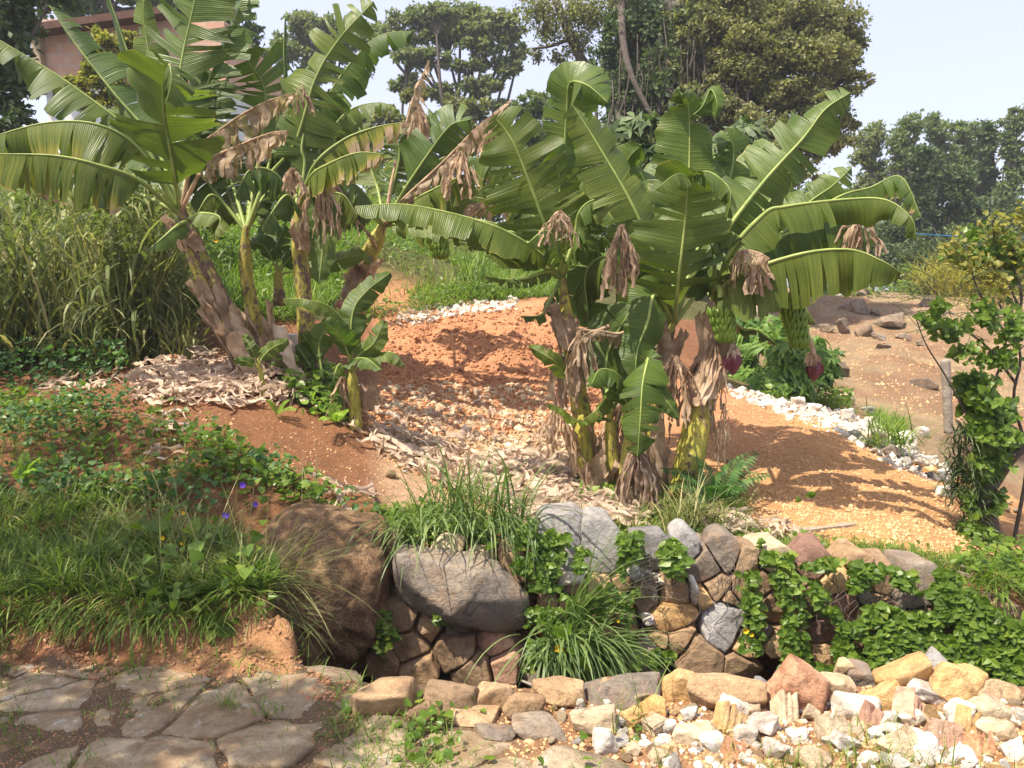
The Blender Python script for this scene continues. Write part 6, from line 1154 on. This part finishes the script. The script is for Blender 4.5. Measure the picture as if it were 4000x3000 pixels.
tree('far feathery tree with layered crown, right behind the tallest upright banana leaf', (1790, 900, 34), [(1790, 900, 34), (1780, 650, 34), (1770, 430, 34)], [(1640,80,34,130,38),(1800,55,34,110,40),(1560,150,34,110,35),(1920,95,33,90,42),(1740,140,34,120,40),(1480,130,35,80,40),(1890,180,33,90,36),(1990,95,33,60,34),(1660,230,33,100,30),(1980,260,33,75,36),(1880,340,33,90,32),(1720,370,33,80,30),(2030,200,33,40,34),(1580,330,34,70,30),(2000,150,33,50,34),(1700,60,33,90,26),(1850,120,33,90,26),(1600,220,33,90,26),(1950,420,33,70,24),(1830,260,33,90,24)], 't_fine', .17, 34000, 1, .34, bark='bark', group=gt, sub=16, sr=.3)
tree('far flat-topped tree between the two tallest left banana leaves', (1330, 800, 36), [(1330, 800, 36), (1320, 500, 36), (1290, 350, 36)], [(1190,110,36,80,45),(1280,120,36,70,40),(1200,200,36,85,40),(1330,190,36,80,40),(1250,280,36,80,36),(1380,300,36,70,32),(1180,310,36,60,30),(1100,200,36,60,50)], 't_fine', .17, 20000, 2, .3, group=gt, sub=16, sr=.32)
tree('low olive tree cluster under the far layered tree', (1650, 900, 28), [(1650, 900, 28), (1650, 650, 28)], [(1500,470,28,110,50),(1660,500,28,110,50),(1820,440,28,90,60),(1430,560,28,90,60),(1750,580,28,120,55),(1900,520,28,110,55),(1600,380,28,70,30),(1560,620,28,120,50)], 't_olive', .15, 17000, 3, .2, group=gt, sub=12)
tree('rounded green tree left of the great olive tree', (2110, 900, 26), [(2110, 900, 26), (2110, 620, 26)], [(2080,430,26,80,55),(2170,420,26,70,50),(2020,540,26,90,60),(2140,540,26,110,70),(2060,650,26,120,70),(2230,620,26,100,80),(2250,500,26,60,60)], 't_mid', .12, 22000, 4, .18, group=gt, sub=16)
tree('pale sparse tree behind the trunk of the great olive tree', (2330, 700, 34), [(2330, 700, 34), (2330, 420, 34)], [(2280,260,34,60,30),(2340,300,34,60,34),(2250,330,34,50,30),(2400,260,34,60,40)], 't_fine', .22, 3000, 5, .15, group=gt, sub=8)
# the great tree: several stems, olive sunlit crown, dark vine-clad heart
big = tree('great olive green tree filling the top centre right, many stems hung with vines', (2560, 900, 20), [(2560, 900, 20), (2520, 600, 20), (2500, 300, 20), (2460, 0, 20), (2430, -300, 20)],
    [(2850,60,19.5,170,110),(3080,80,19.5,170,110),(3230,110,20,130,100),(3320,190,20,80,90),(2950,200,19,150,90),(3150,250,19,160,90),(3290,320,20,90,80),(2830,300,19,130,90),(3000,370,19,140,80),(3180,420,19,120,70),(3270,490,20,80,60),(2740,430,18.5,120,80),(2900,480,18.5,130,70),(3080,520,18.5,120,60),(3230,580,19,90,50),(2620,560,18,130,70),(2700,120,19,110,120),(2620,300,19,90,110),(2480,620,18,100,70),(2750,640,18,120,60),(2950,620,18,120,60),(3080,660,18.5,110,60)], 't_olive', .095, 120000, 6, .42, bark='bark', group=gt, sub=26, sr=.33)
r = np.random.default_rng(3); mb = MB()
for P_, ra in [([(2500,560,20),(2330,330,20),(2230,150,20),(2150,-60,20)], .17), ([(2480,500,20),(2440,200,20),(2370,-80,20)], .22), ([(2560,600,20),(2600,300,20),(2620,-100,20)], .3), ([(2540,560,20),(2530,250,20),(2560,-100,20)], .28), ([(2330,320,19.8),(2420,330,19.5),(2500,420,19)], .1), ([(2600,500,20),(2720,250,20),(2900,40,19.5)], .16), ([(2620,480,19.5),(2850,400,19),(3050,330,19)], .12), ([(2230,150,20),(2150,180,19.8),(2080,190,19.6)], .05), ([(2400,500,19),(2410,700,18.5),(2400,850,18)], .15)]:
    V, Fs = tube(catmull([at(*p) for p in P_], 26), np.linspace(ra, ra * .5, 26), 9); mb.add(V, Fs)
for i in range(60):
    x = r.uniform(2380, 2950); y = r.uniform(50, 450); l = r.uniform(80, 300); V, Fs = tube(catmull([at(x, y, 18.7), at(x + r.normal(0, 14), y + l * .5, 18.5), at(x + r.normal(0, 20), y + l, 18.5)], 10), .018, 4, False); mb.add(V, Fs)
obj('limb', mb.mesh('limb', [M['bark']]), big)
def puff(lobes, n, seed, leaf, sr=.3, sub=20):
    r = np.random.default_rng(seed); pos = []; area = sum(l[3] * l[4] for l in lobes)
    for l in lobes:
        c = at(*l[:3]); m = mpx(l[2]); R_ = np.array([l[3], min(l[3], l[4]), l[4]]) * m; k = max(3, int(sub * l[3] * l[4] / area * len(lobes)))
        for q in c + unit(r.normal(0, 1, (k, 3))) * R_ * r.uniform(.2, 1, (k, 1)): pos.append(q + r.normal(0, .5, (int(n * l[3] * l[4] / area / k), 3)) * R_.mean() * sr)
    return np.vstack(pos)
P = puff([(2120,40,20,110,60),(2240,60,20,90,60),(2140,130,20,60,50),(2260,170,20,60,50),(2330,50,20,90,70),(2180,230,20,45,30),(2100,220,20,30,25)], 6000, 5, .13, .6); V, Fs, t = leaves(P, .085, T_DIAM, 5, up=(0, 0, -.2)); obj('sparse_foliage', npmesh('sparse_foliage', V, Fs, M['t_olive'], attrs={'dry': t}, smooth=False), big)
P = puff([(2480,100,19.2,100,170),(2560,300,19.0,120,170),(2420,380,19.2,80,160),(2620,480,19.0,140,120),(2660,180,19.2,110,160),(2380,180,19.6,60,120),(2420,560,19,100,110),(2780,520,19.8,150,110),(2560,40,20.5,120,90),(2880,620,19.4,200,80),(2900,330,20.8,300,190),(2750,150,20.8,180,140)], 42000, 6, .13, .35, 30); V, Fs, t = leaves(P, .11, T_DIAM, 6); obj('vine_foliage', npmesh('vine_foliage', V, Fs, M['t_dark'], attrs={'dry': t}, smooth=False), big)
# right-hand forest
for i, (x, top, w_, Y, mt, lb) in enumerate([(3400,480,75,34,'t_fine','slim feathery tree at the left end of the right forest'),(3520,440,120,33,'t_mid','broad round-topped tree in the right forest'),(3660,440,110,35,'t_mid','dense tree second in the right forest'),(3790,470,85,36,'t_mid','lower tree in the middle of the right forest'),(3870,460,70,34,'t_dark','narrow dark tree in the right forest'),(3960,420,70,33,'t_mid','tall pointed tree at the right edge of the forest'),(4060,410,80,34,'t_mid','last tree of the forest cut by the right picture edge'),(3590,560,100,30,'t_dark','dark front tree in the right forest'),(3740,640,110,30,'t_dark','dark bushy tree standing lower in the forest')]):
    r = np.random.default_rng(50 + i); lb_ = []
    for k in range(11):
        s = (k + .5) / 11; lb_.append((x + r.uniform(-.6, .6) * w_ * (.4 + s), top + 30 + s * (760 if mt != 't_fine' else 330), Y, w_ * r.uniform(.45, .75), 50))
    tree(lb, (x, 1150, Y), [(x, 1150, Y), (x + r.normal(0, 15), 850, Y), (x, top + 60, Y)], lb_, mt, .15, 19000 if mt != 't_fine' else 8000, 60 + i, .16, bark='barkpale', group=gt, sub=11, sr=.42)
P = puff([(3300,1050,28,90,70),(3450,1020,28,120,80),(3600,1010,28,120,90),(3780,1000,28,140,90),(3950,1000,28,120,100),(3250,950,30,90,90),(3500,900,31,150,80),(3700,880,31,150,80),(3900,870,31,150,90)], 24000, 9, .2, .4, 26)
V, Fs, t = leaves(P, .15, T_DIAM, 9); simple('forest_understorey', V, Fs, t, M['t_dark'], kind='stuff')
herbs([[(3300,1080),(3600,1080),(3600,1170),(3300,1170)]], 4000, (.35, .6), (20, 30), .16, 'creeper', 70, (0, .9), tmpl=T_DIAM)
P = puff([(1450,800,26,130,90),(1650,760,27,150,90),(1900,760,27,160,110),(2150,800,27,160,130),(2350,800,27,150,150),(2550,850,27,160,140),(2750,850,27,160,140),(2950,880,27,150,140),(3150,850,27,140,160),(2250,950,24,160,80),(2500,1000,24,170,80),(2750,1020,24,170,80),(3000,1040,24,150,70)], 36000, 19, .2, .4, 30)
V, Fs, t = leaves(P, .15, T_DIAM, 19); simple('hedgerow', V, Fs, t, M['t_mid'], kind='stuff')
# left side
tree('dark tree at the left picture edge in front of the house', (-60, 900, 12.5), [(-60, 900, 12.5), (-40, 500, 12.5), (0, 100, 12.5)], [(30,120,12.5,120,120),(-80,250,12.5,150,150),(70,300,12.5,90,100),(40,480,12.5,110,110),(-60,600,12.5,150,120),(60,20,12.5,120,70),(20,650,12.3,110,80),(200,-20,12.5,120,50)], 't_dark', .11, 14000, 80, .16, group=gt, sub=16)
tree('dense tree rising behind the house roof', (400, 300, 24), [(400, 400, 24), (420, 100, 24), (430, -150, 24)], [(200,-20,24,160,70),(380,-60,24,180,90),(560,-60,24,160,100),(700,-20,24,140,110),(300,30,24,130,50),(820,40,24,110,110),(760,180,24,110,90)], 't_mid', .2, 14000, 81, .25, group=gt, sub=16)
tree('feathery dark conifer-like tree above the left clump', (930, 600, 26), [(930, 600, 26), (930, 250, 26), (920, -50, 26)], [(900,60,26,70,60),(980,120,26,60,30),(930,190,26,80,40),(1010,230,26,60,26),(900,280,26,100,50),(1000,330,26,90,40),(940,0,26,50,50),(950,420,26,110,60),(1050,440,26,100,60)], 't_dark', .16, 9000, 82, .16, group=gt, sub=14)
tree('yellow green shrub against the pink house wall', (420, 520, 13.6), [(420, 520, 13.6), (430, 350, 13.6), (440, 220, 13.6)], [(400,190,13.6,60,70),(450,260,13.6,70,80),(380,310,13.6,60,70),(330,380,13.6,60,60),(460,380,13.6,60,60),(500,180,13.6,40,60),(280,330,13.6,40,40)], 't_yellow', .07, 8500, 83, .05, group=None, sub=16, name='shrub', cat='shrub')
tree('olive bush on the slope behind the left trunks', (650, 950, 11.5), [(650, 950, 11.5), (650, 850, 11.5)], [(600,800,11.5,110,60),(700,860,11.5,110,60),(520,860,11.5,100,60),(420,640,12.2,120,40),(800,840,11.5,90,50)], 't_mid', .07, 9000, 84, .03, sub=16, name='shrub', cat='shrub')
# out of frame tree on the left whose crown shades the path and the left bank
rt = tree('leafy tree standing left of the path, outside the view', (-3300, 1700, 4.2), [tuple(at(-3300, 2300, 3.2)) and (-3300, 2300, 3.2), (-3200, 1000, 3.0), (-2900, 0, 2.8)], [], 't_mid', .09, 0, 90, .15) if False else None
def world_tree(label, base, h, blobs, n, seed, mat='t_mid', leaf=.09):
    root = empty('tree', base, label, 'tree'); r = np.random.default_rng(seed); mb = MB(); b = np.array(base, float); top = b + np.array([.2, .1, h]); TP = catmull([b - [0, 0, .2], (b + top) / 2 + [.15, 0, 0], top], 20); V, Fs = tube(TP, np.linspace(.16, .08, 20), 9); mb.add(V, Fs); pos = []
    for (x, y, z, rr_) in blobs:
        c = np.array([x, y, z]); V, Fs = tube(catmull([TP[14], (TP[14] + c) / 2 + r.normal(0, .1, 3), c], 12), np.linspace(.06, .02, 12), 6); mb.add(V, Fs)
        for q in c + unit(r.normal(0, 1, (12, 3))) * rr_ * r.uniform(.3, 1, (12, 1)): pos.append(q + r.normal(0, .5, (n // len(blobs) // 12, 3)) * rr_ * .42)
    obj('trunk', mb.mesh('trunk', [M['bark']]), root); V, Fs, t = leaves(np.vstack(pos), leaf, T_DIAM, seed); obj('crown', npmesh('crown', V, Fs, M[mat], attrs={'dry': t}, smooth=False), root)
def shade_pt(px, py, Y, h):                # where a crown must stand to throw its shade on this ground point
    p = at(px, py, Y); s = np.array(SUN); return p + s * (h / s[2])
bb = []
for (x, y, Y, h, rr_) in [(200,2300,3.8,3.4,.75),(600,2700,3.1,3.8,.6),(1150,2350,4.3,3.6,.55),(-200,2100,4.4,4.2,.8),(300,1750,5.5,3.6,.7),(900,1950,5.0,3.8,.5),(0,1400,7.5,4,.9),(1000,2900,2.8,3.6,.5),(200,2900,2.8,3.8,.6),(-300,2700,3.1,3.6,.8),(450,1300,8.2,4.2,.5)]:
    c_ = shade_pt(x, y, Y, h); bb.append((*c_, rr_))
bc = np.mean([b_[:3] for b_ in bb], 0); world_tree('leafy shade tree beside the path on the left, outside the photo', (bc[0] - 1.2, bc[1], 0), 3.2, bb, 11000, 91)
# ---- vine tree at the right
vt = empty('vine_tree', at(3850, 2160, 5.9), 'small dead-looking trunk wrapped in heart-leaved vine, near the right edge', 'tree'); mb = MB()
for P_, ra, rb in [([(3860,2200,5.9),(3850,2000,5.9),(3830,1700,5.95),(3800,1480,6.0)], .095, .05), ([(3870,1900,5.9),(3960,1780,5.8),(4080,1690,5.8)], .05, .03), ([(3960,2120,6.0),(4010,1800,6.05),(3960,1560,6.0),(3985,1380,6.0),(3900,1180,6.0)], .016, .008), ([(3960,1300,6),(3990,1150,6),(3940,1000,6)], .014, .006), ([(3970,1500,6),(3850,1350,6),(3700,1250,5.95)], .012, .005), ([(3820,1700,5.9),(3700,1480,5.8),(3620,1350,5.7),(3580,1250,5.7)], .008, .004), ([(3960,1350,6),(3820,1130,6),(3760,900,6)], .012, .004), ([(3980,1200,6),(3900,1010,6),(3870,830,6)], .01, .004), ([(3880,1600,5.9),(3900,1450,5.9),(4000,1350,5.9)], .012, .006)]:
    V, Fs = tube(catmull([at(*p) for p in P_], 26), np.linspace(ra, rb, 26), 9); mb.add(V, Fs)
r = np.random.default_rng(6)
for i in range(150):
    x, y = r.uniform(3560, 4050), r.uniform(980, 1330); o = at(x, y, r.uniform(5.8, 6.6)); d = unit(np.array([r.normal(0, 1), r.normal(0, .5), r.normal(.2, .4)])) * r.uniform(.1, .4); V, Fs = tube(catmull([o, o + d * .5 + [0, 0, .03], o + d], 6), .0028, 4, False); mb.add(V, Fs, m=1)
obj('trunk', mb.mesh('trunk', [M['bark'], M['straw']]), vt)
def vine_leaves(lobes, n, size, seed, mat, up=(0, -.9, .4)):
    P = puff(lobes, n, seed, size, .4, 14); V, Fs, t = leaves(P, size, T_HEART, seed, up=up, spread=.5); return obj('vine_foliage', npmesh('vine_foliage', V, Fs, M[mat], attrs={'dry': t}, smooth=False), vt)
vine_leaves([(3840,1560,5.85,70,90),(3880,1680,5.8,75,90),(3860,1800,5.8,60,80),(3920,1600,5.85,50,80),(3790,1500,5.9,40,50)], 2100, .05, 1, 'creeper')
vine_leaves([(3720,1300,5.8,80,60),(3850,1230,5.9,80,60),(3950,1300,5.9,60,90),(3680,1200,5.7,50,40),(3900,1400,5.9,80,60),(3780,1390,5.8,50,50),(3600,1240,5.7,30,40)], 700, .046, 2, 'creeper')
vine_leaves([(3800,1020,6.0,110,60),(3950,980,6,90,80),(3720,960,6,60,50),(3870,900,6,90,60),(3900,1100,6,110,70),(3990,850,6,60,60)], 620, .038, 3, 't_yellow', (0, -.4, .7)); vine_leaves([(3820,980,6.1,120,80),(3960,1000,6.1,80,100)], 520, .042, 4, 'creeper')
vine_leaves([(3800,2080,5.8,50,90),(3770,1950,5.8,30,60),(3900,1950,5.8,40,60),(3930,1750,5.8,30,40),(3780,2150,5.7,60,60)], 700, .045, 5, 'creeper')
P = puff([(3780,1850,5.9,60,160),(3760,1720,5.9,40,80),(3790,2000,5.9,40,90)], 800, 7, .06, .5); V, Fq, t = blades(P, .22, .012, .6, 1.8, 8, 5); obj('dry_vine_strands', npmesh('dry_vine_strands', V, Fq, M['t_dark'], attrs={'dry': t}, smooth=False), vt)
# twiggy yellow shrub behind it
P = puff([(3750,1130,9,130,70),(3900,1150,9,120,60),(3650,1090,9,90,40),(3950,1050,9,80,80)], 1500, 17, .1, .5); V, Fq, t = blades(P, .45, .007, .9, .6, 18, 4); simple('twiggy_shrub', V, Fq, np.clip(t * .5 + .5, 0, 1), M['t_yellow'], label='thin yellow green twiggy shrub behind the vine tree', cat='shrub')
# post
V, Fs = tube(catmull([at(3705, 1690, 7.6), at(3700, 1550, 7.6), at(3692, 1405, 7.6)], 30), .043, 14); V = V + fbm(V, 9, 3, 2)[:, None] * np.array([.008, .008, .003]); obj('wooden_post', npmesh('wooden_post', V, Fs, M['barkpale']), label='pale weathered wooden post standing left of the vine tree', cat='post')
# ---- cassava bushes
def cassava(lobes, n, size, seed, label, base, name='cassava_bush', mat='cassava', cat='bush'):
    P = puff(lobes, n, seed, size, .35, 14); r = np.random.default_rng(seed); k = 7; n = len(P); ax = unit(r.normal(0, .45, (n, 3)) + np.array([0, -.5, .8])); a0 = unit(np.cross(ax, r.normal(0, 1, (n, 3)))); b0 = np.cross(ax, a0); Vs, Rm = [], []
    th = np.linspace(-2.3, 2.3, k); Rm = np.empty((n, k, 3, 3))
    for j, a in enumerate(th):
        d = unit(a0 * math.cos(a) + b0 * math.sin(a) - np.array([0, 0, .55])); s_ = unit(np.cross(ax, d)); Rm[:, j, 0] = d; Rm[:, j, 1] = s_; Rm[:, j, 2] = np.cross(d, s_)
    V, Fs, t = leaves(np.repeat(P, k, 0), size, T_LONG, seed, Rm=Rm.reshape(-1, 3, 3), tone=np.repeat(r.beta(2, 2, n), k)); root = empty(name, at(*base), label, cat); obj('crown', npmesh('crown', V, Fs, M[mat], attrs={'dry': t}, smooth=False), root)
    mb = MB(); 
    for l in lobes: V, Fs = tube(catmull([at(*base), (at(*base) + at(*l[:3])) / 2 + r.normal(0, .08, 3), at(*l[:3])], 12), np.linspace(.02, .008, 12), 6); mb.add(V, Fs)
    obj('stems', mb.mesh('stems', [M['barkpale']]), root)
cassava([(3050,1330,10.6,60,60),(3080,1420,10.5,70,60),(3040,1480,10.4,70,40),(3120,1500,10.4,60,40),(3130,1380,10.5,50,50),(3070,1270,10.7,40,30)], 620, .2, 1, 'dense green cassava bush between the two banana flower buds', (3070, 1560, 10.6))
cassava([(2920,1300,11.5,60,60),(2900,1400,11.3,60,60),(2920,1480,11,50,40),(2960,1270,11.6,50,30)], 330, .18, 2, 'paler cassava bush behind the fruiting trunk', (2930, 1530, 11.2))
cassava([(3200,1380,11,40,60),(3220,1440,11,40,50)], 150, .18, 3, 'thin cassava shoot right of the second bud', (3210, 1510, 11))
cassava([(2480,490,9.5,80,30),(2590,480,9.5,60,30),(2420,540,9.5,60,30),(2560,580,9.5,80,40),(2900,510,9.5,80,30),(2830,560,9.5,70,40),(2950,640,9.5,60,60),(2560,680,9.5,60,40)], 330, .19, 4, 'papaya-like tree with dark lobed leaves behind the central fan of leaves', (2600, 1150, 9.5), name='papaya_tree', mat='t_dark', cat='tree')
# thin cactus by the speckled boulder
mb = MB(); r = np.random.default_rng(2)
for i in range(46):
    x = r.uniform(3180, 3350); p = on_ground(x, r.uniform(1160, 1180)); hgt = r.uniform(.3, .75); V, Fs = tube(catmull([p, p + [r.normal(0, .06), 0, hgt * .5], p + [r.normal(0, .1), 0, hgt]], 6), .028, 5); mb.add(V, Fs)
obj('cactus_hedge', mb.mesh('cactus_hedge', [M['cassava']], attr='dry'), label='row of thin upright cactus stems at the top of the hillside', cat='cactus')

# ================================================================== HOUSE AND OBJECTS
def box(mb, lo, hi, m=0):
    x0, y0, z0 = lo; x1, y1, z1 = hi; V = np.array([(x, y, z) for x in (x0, x1) for y in (y0, y1) for z in (z0, z1)]); mb.add(V, np.array([[0, 1, 3, 2], [4, 6, 7, 5], [0, 4, 5, 1], [2, 3, 7, 6], [0, 2, 6, 4], [1, 5, 7, 3]]), m=m)
t = NT('pink_brick_wall'); br = t.n('TexBrick'); t.l(t.objc(), br.inputs[0]); mp = t.n('Mapping'); t.l(t.objc(), mp.inputs[0]); mp.inputs[2].default_value = (R(90), 0, 0); t.l(mp.outputs[0], br.inputs[0])
br.inputs['Color1'].default_value = (.52, .30, .2, 1); br.inputs['Color2'].default_value = (.62, .38, .26, 1); br.inputs['Mortar'].default_value = (.5, .42, .35, 1); br.inputs['Scale'].default_value = 1; br.inputs['Brick Width'].default_value = .4; br.inputs['Row Height'].default_value = .2; br.inputs['Mortar Size'].default_value = .012
col = t.mix(.5, br.outputs[0], t.ramp(t.noise(2.5, 4, .6, t.objc()), [(.3, (.7, .68, .66)), (.7, (1.2, 1.2, 1.2))]), 'MULTIPLY'); M['pinkbrick'] = t.fin(t.bsdf(col, .9, t.bump(br.outputs['Fac'], -.4, .01)))
hy = 15.5; a_ = at(140, 130, hy); b_ = at(900, 760, hy); hs_ = empty('house', (a_[0], hy, b_[2] - .6), 'pink brick house on the hill with brown roof edge, mostly hidden by banana leaves', 'house')
zmid = at(0, 330, hy)[2]; mb = MB(); box(mb, (a_[0], hy, zmid), (b_[0], hy + 5, a_[2] + .25)); obj('upper_wall', mb.mesh('upper_wall', [M['pinkbrick']], smooth=False), hs_)
mb = MB(); box(mb, (a_[0] + .1, hy + .05, b_[2] - .8), (b_[0] - .05, hy + 4.9, zmid)); obj('lower_wall', mb.mesh('lower_wall', [M['whitepaint']], smooth=False), hs_)
mb = MB(); box(mb, (a_[0] - .02, hy - .14, zmid - .2), (a_[0] + .14, hy - .004, a_[2] + .2)); obj('corner_column', mb.mesh('corner_column', [M['cream']], smooth=False), hs_)
rf = MB(); V = np.array([at(70, 98, hy - .5), at(640, 22, hy - .5), at(640, 50, hy - .5), at(70, 128, hy - .5)]); V2 = V + np.array([0, 6.2, .0]); V2[:, 2] += .8; rf.add(np.vstack([V, V2]), np.array([[0, 1, 5, 4], [3, 7, 6, 2], [0, 3, 2, 1], [4, 5, 6, 7], [0, 4, 7, 3], [1, 2, 6, 5]])); obj('roof', rf.mesh('roof', [M['roof']], smooth=False), hs_)
for x0, x1, y0, y1 in ((205, 245, 355, 420), (330, 390, 210, 300)):
    w0, w1 = at(x0, y1, hy), at(x1, y0, hy); mb = MB(); yy0 = hy - .02 if y0 < 330 else hy + .03; box(mb, (w0[0], yy0, w0[2]), (w1[0], yy0 + .015 if y0 < 330 else yy0 + .015, w1[2])); wn = obj('window', mb.mesh('window', [M['bark']], smooth=False), hs_)
mb = MB(); yb = 12.8; z0 = at(0, 800, yb)[2]; z1 = at(0, 752, yb)[2]
q0, q1 = at(340, 0, yb)[0], at(560, 0, yb)[0]; box(mb, (q0, yb, z1 - .05), (q1, yb + .6, z1)); 
for xx in (q0 + .02, q1 - .1): box(mb, (xx, yb + .02, z0 - .7), (xx + .07, yb + .09, z1 - .052))
box(mb, (q0 + .3, yb + .01, z1 - .28), (q0 + .75, yb + .5, z1 - .053)); obj('blue_table', mb.mesh('blue_table', [M['blue']], smooth=False), label='bright blue bench frame glimpsed below the left banana leaves', cat='table')
# small things
V, Fs = tube([at(1140, 2745, 3.5), at(1270, 2795, 3.3)], .022, 12); obj('blue_pipe', npmesh('blue_pipe', V, Fs, M['blue']), label='short blue plastic pipe end sticking out of the ditch', cat='pipe')
C = catmull([at(2040, 2660, 3.25), at(2180, 2720, 3.12), at(2330, 2790, 3.0), at(2410, 2860, 2.85), at(2420, 2920, 2.75), at(2370, 2980, 2.65), at(2310, 3030, 2.6)], 50); V, Fs = tube(C, np.linspace(.006, .012, 50), 8); obj('bent_stick', npmesh('bent_stick', V, Fs, M['cablegrey']), label='long grey curved stick lying over the front rubble', cat='stick')
def plank(px0, py0, px1, py1, dz, wd, mat, lb, nm='plank'):
    a, b = on_ground(px0, py0), on_ground(px1, py1); d = unit(b - a); s_ = unit(np.cross(d, [0, 0, 1])); mb = MB(); V = np.array([p + s_ * wd * i + np.array([0, 0, .01 + j]) for p in (a, b) for i in (-.5, .5) for j in (0, dz)]); mb.add(V, np.array([[0, 1, 3, 2], [4, 6, 7, 5], [0, 4, 5, 1], [2, 3, 7, 6], [0, 2, 6, 4], [1, 5, 7, 3]])); obj(nm, mb.mesh(nm, [M[mat]], smooth=False), label=lb, cat=nm)
plank(3120, 2095, 3330, 2068, .04, .07, 'wood', 'weathered grey plank at the lower edge of the orange slope'); plank(2990, 2075, 3130, 2100, .02, .04, 'wood', 'thin pale lath touching the grey plank')
plank(3660, 2205, 3990, 2290, .025, .05, 'wood', 'long thin pale board on the wall top at the right'); plank(3700, 2235, 4010, 2325, .02, .04, 'wood', 'lower thin board on the wall top at the right edge')
plank(3420, 2120, 3130, 2095, .012, .02, 'wood', 'thin stick beyond the grey plank')
plank(3930, 2110, 4020, 2150, .02, .02, 'whitepaint', 'white stick lying in the rubble at the right edge')
# yellow sack, white tin, red sheet, white can
def blob_cloth(px, py, rx, ry, Y, mat, nm, lb, cat, seed):
    V, Fq = make_rock(px, py, rx, ry, Y, M[mat], seed, depth=rx * mpx(Y) * .6, sub=5, rough=.3, jit=.3, p=7); obj(nm, npmesh(nm, V, Fq, M[mat]), label=lb, cat=cat)
blob_cloth(725, 1330, 62, 26, 8.2, 'yellowplastic', 'plastic_bag', 'crumpled yellow plastic bag left of the leaning trunk', 'bag', 1201)
blob_cloth(775, 1370, 50, 22, 7.8, 'wood', 'rotten_log', 'grey rotten log in front of the yellow bag', 'log', 1202)
blob_cloth(1335, 1190, 32, 24, 8.8, 'redcloth', 'crumpled_sheet', 'faded red crumpled sheet behind the young banana plant', 'sheet', 1203)
blob_cloth(690, 1405, 30, 20, 7.6, 'brick', 'brick_lump', 'orange brick lump beside the dry leaf heap', 'brick', 1204)
def can(px, py, Y, r_, h, lb, nm='white_bucket'):
    b = at(px, py, Y); V = []; prof = [(0, 0), (.85, 0), (.95, .9), (1.05, .92), (1.05, 1), (.9, 1), (.85, .1), (0, .1)]; k = 20; V = np.array([[r_ * a * math.cos(t), r_ * a * math.sin(t), h * z] for a, z in prof for t in np.arange(k) / k * 6.2832]) + b; mb = MB(); mb.add(V, grid_faces(len(prof), k, True)[:, ::-1]); obj(nm, mb.mesh(nm, [M['whitepaint']]), label=lb, cat='bucket')
can(1142, 1370, 7.9, .07, .17, 'small white bucket between the left trunks'); can(3150, 1165, 24, .22, .5, 'white container on the hilltop under the long leaf')
# flowers
def flower(px, py, Y, s, mat, lb, cat='flower', nm='flower', k=5):
    o = at(px, py, Y); V = [[0, 0, 0]]; n_ = k * 4
    for i in range(n_): a = i / n_ * 2 * np.pi; rr_ = .75 * s * (1 + .12 * math.cos(k * a)); V.append([math.cos(a) * rr_, -s * .5, math.sin(a) * rr_])
    obj(nm, npmesh(nm, np.array(V) + o, np.array([[0, 1 + i, 1 + (i + 1) % n_] for i in range(n_)]), M[mat]), label=lb, cat=cat)
for a in [(950,1893,4.6,.024,'violet','violet morning glory, highest of the bank flowers'),(885,2010,4.25,.024,'violet','violet morning glory among straw grass, lowest left'),(1000,1968,4.5,.02,'violet','violet morning glory half closed, right of the lowest one'),(1030,2147,4.3,.018,'violet','small violet bloom at the top of the huge boulder'),(945,2115,4.2,.014,'pink','faint pink bloom near the straw grass'),
    (637,2100,4.0,.016,'yellow','yellow daisy in the left grass, leftmost'),(718,2002,4.2,.014,'yellow','yellow daisy in the left grass, highest'),(710,2122,4.0,.011,'yellow','tiny yellow bud between the two yellow daisies'),(2912,2462,4.22,.022,'yellow','yellow flower on the wall beside the grey hexagonal stone'),(2936,2478,4.22,.014,'yellow','smaller yellow flower just below the wall flower'),(2182,2528,4.0,.03,'yellow','yellow flower under the arum leaf'),(2415,2425,4.2,.012,'yellow','tiny orange yellow flower mid wall'),(845,940,9.5,.03,'yellow','yellow flower on the slope behind the left trunks')]: flower(*a)
# far blue cable
V, Fs = tube(catmull([at(3560, 912, 12), at(3800, 925, 12), at(4200, 930, 12)], 20), .006, 5); obj('blue_cable', npmesh('blue_cable', V, Fs, M['blue']), label='thin blue cable stretched behind the vine tree', cat='cable')
# ================================================================== AIR
mb = MB(); x0, y0, z0, x1, y1, z1 = -125, -16, float(Zg.min()) - 1, 125, 124, max(15.0, float(Zg.max()) + .5)
V = np.array([(x, y, z) for x in (x0, x1) for y in (y0, y1) for z in (z0, z1)]); mb.add(V, np.array([[0, 1, 3, 2], [4, 6, 7, 5], [0, 4, 5, 1], [2, 3, 7, 6], [0, 2, 6, 4], [1, 5, 7, 3]]))
hm = bpy.data.materials.new('haze_air'); hm.use_nodes = True; ht = hm.node_tree; ht.nodes.clear(); ho = ht.nodes.new('ShaderNodeOutputMaterial'); hv = ht.nodes.new('ShaderNodeVolumePrincipled')
hv.inputs['Color'].default_value = (.9, .93, 1, 1); hv.inputs['Density'].default_value = .0013; hv.inputs['Anisotropy'].default_value = .2; ht.links.new(hv.outputs[0], ho.inputs['Volume'])
hz = obj('haze', mb.mesh('haze', [hm], smooth=False), kind='stuff')
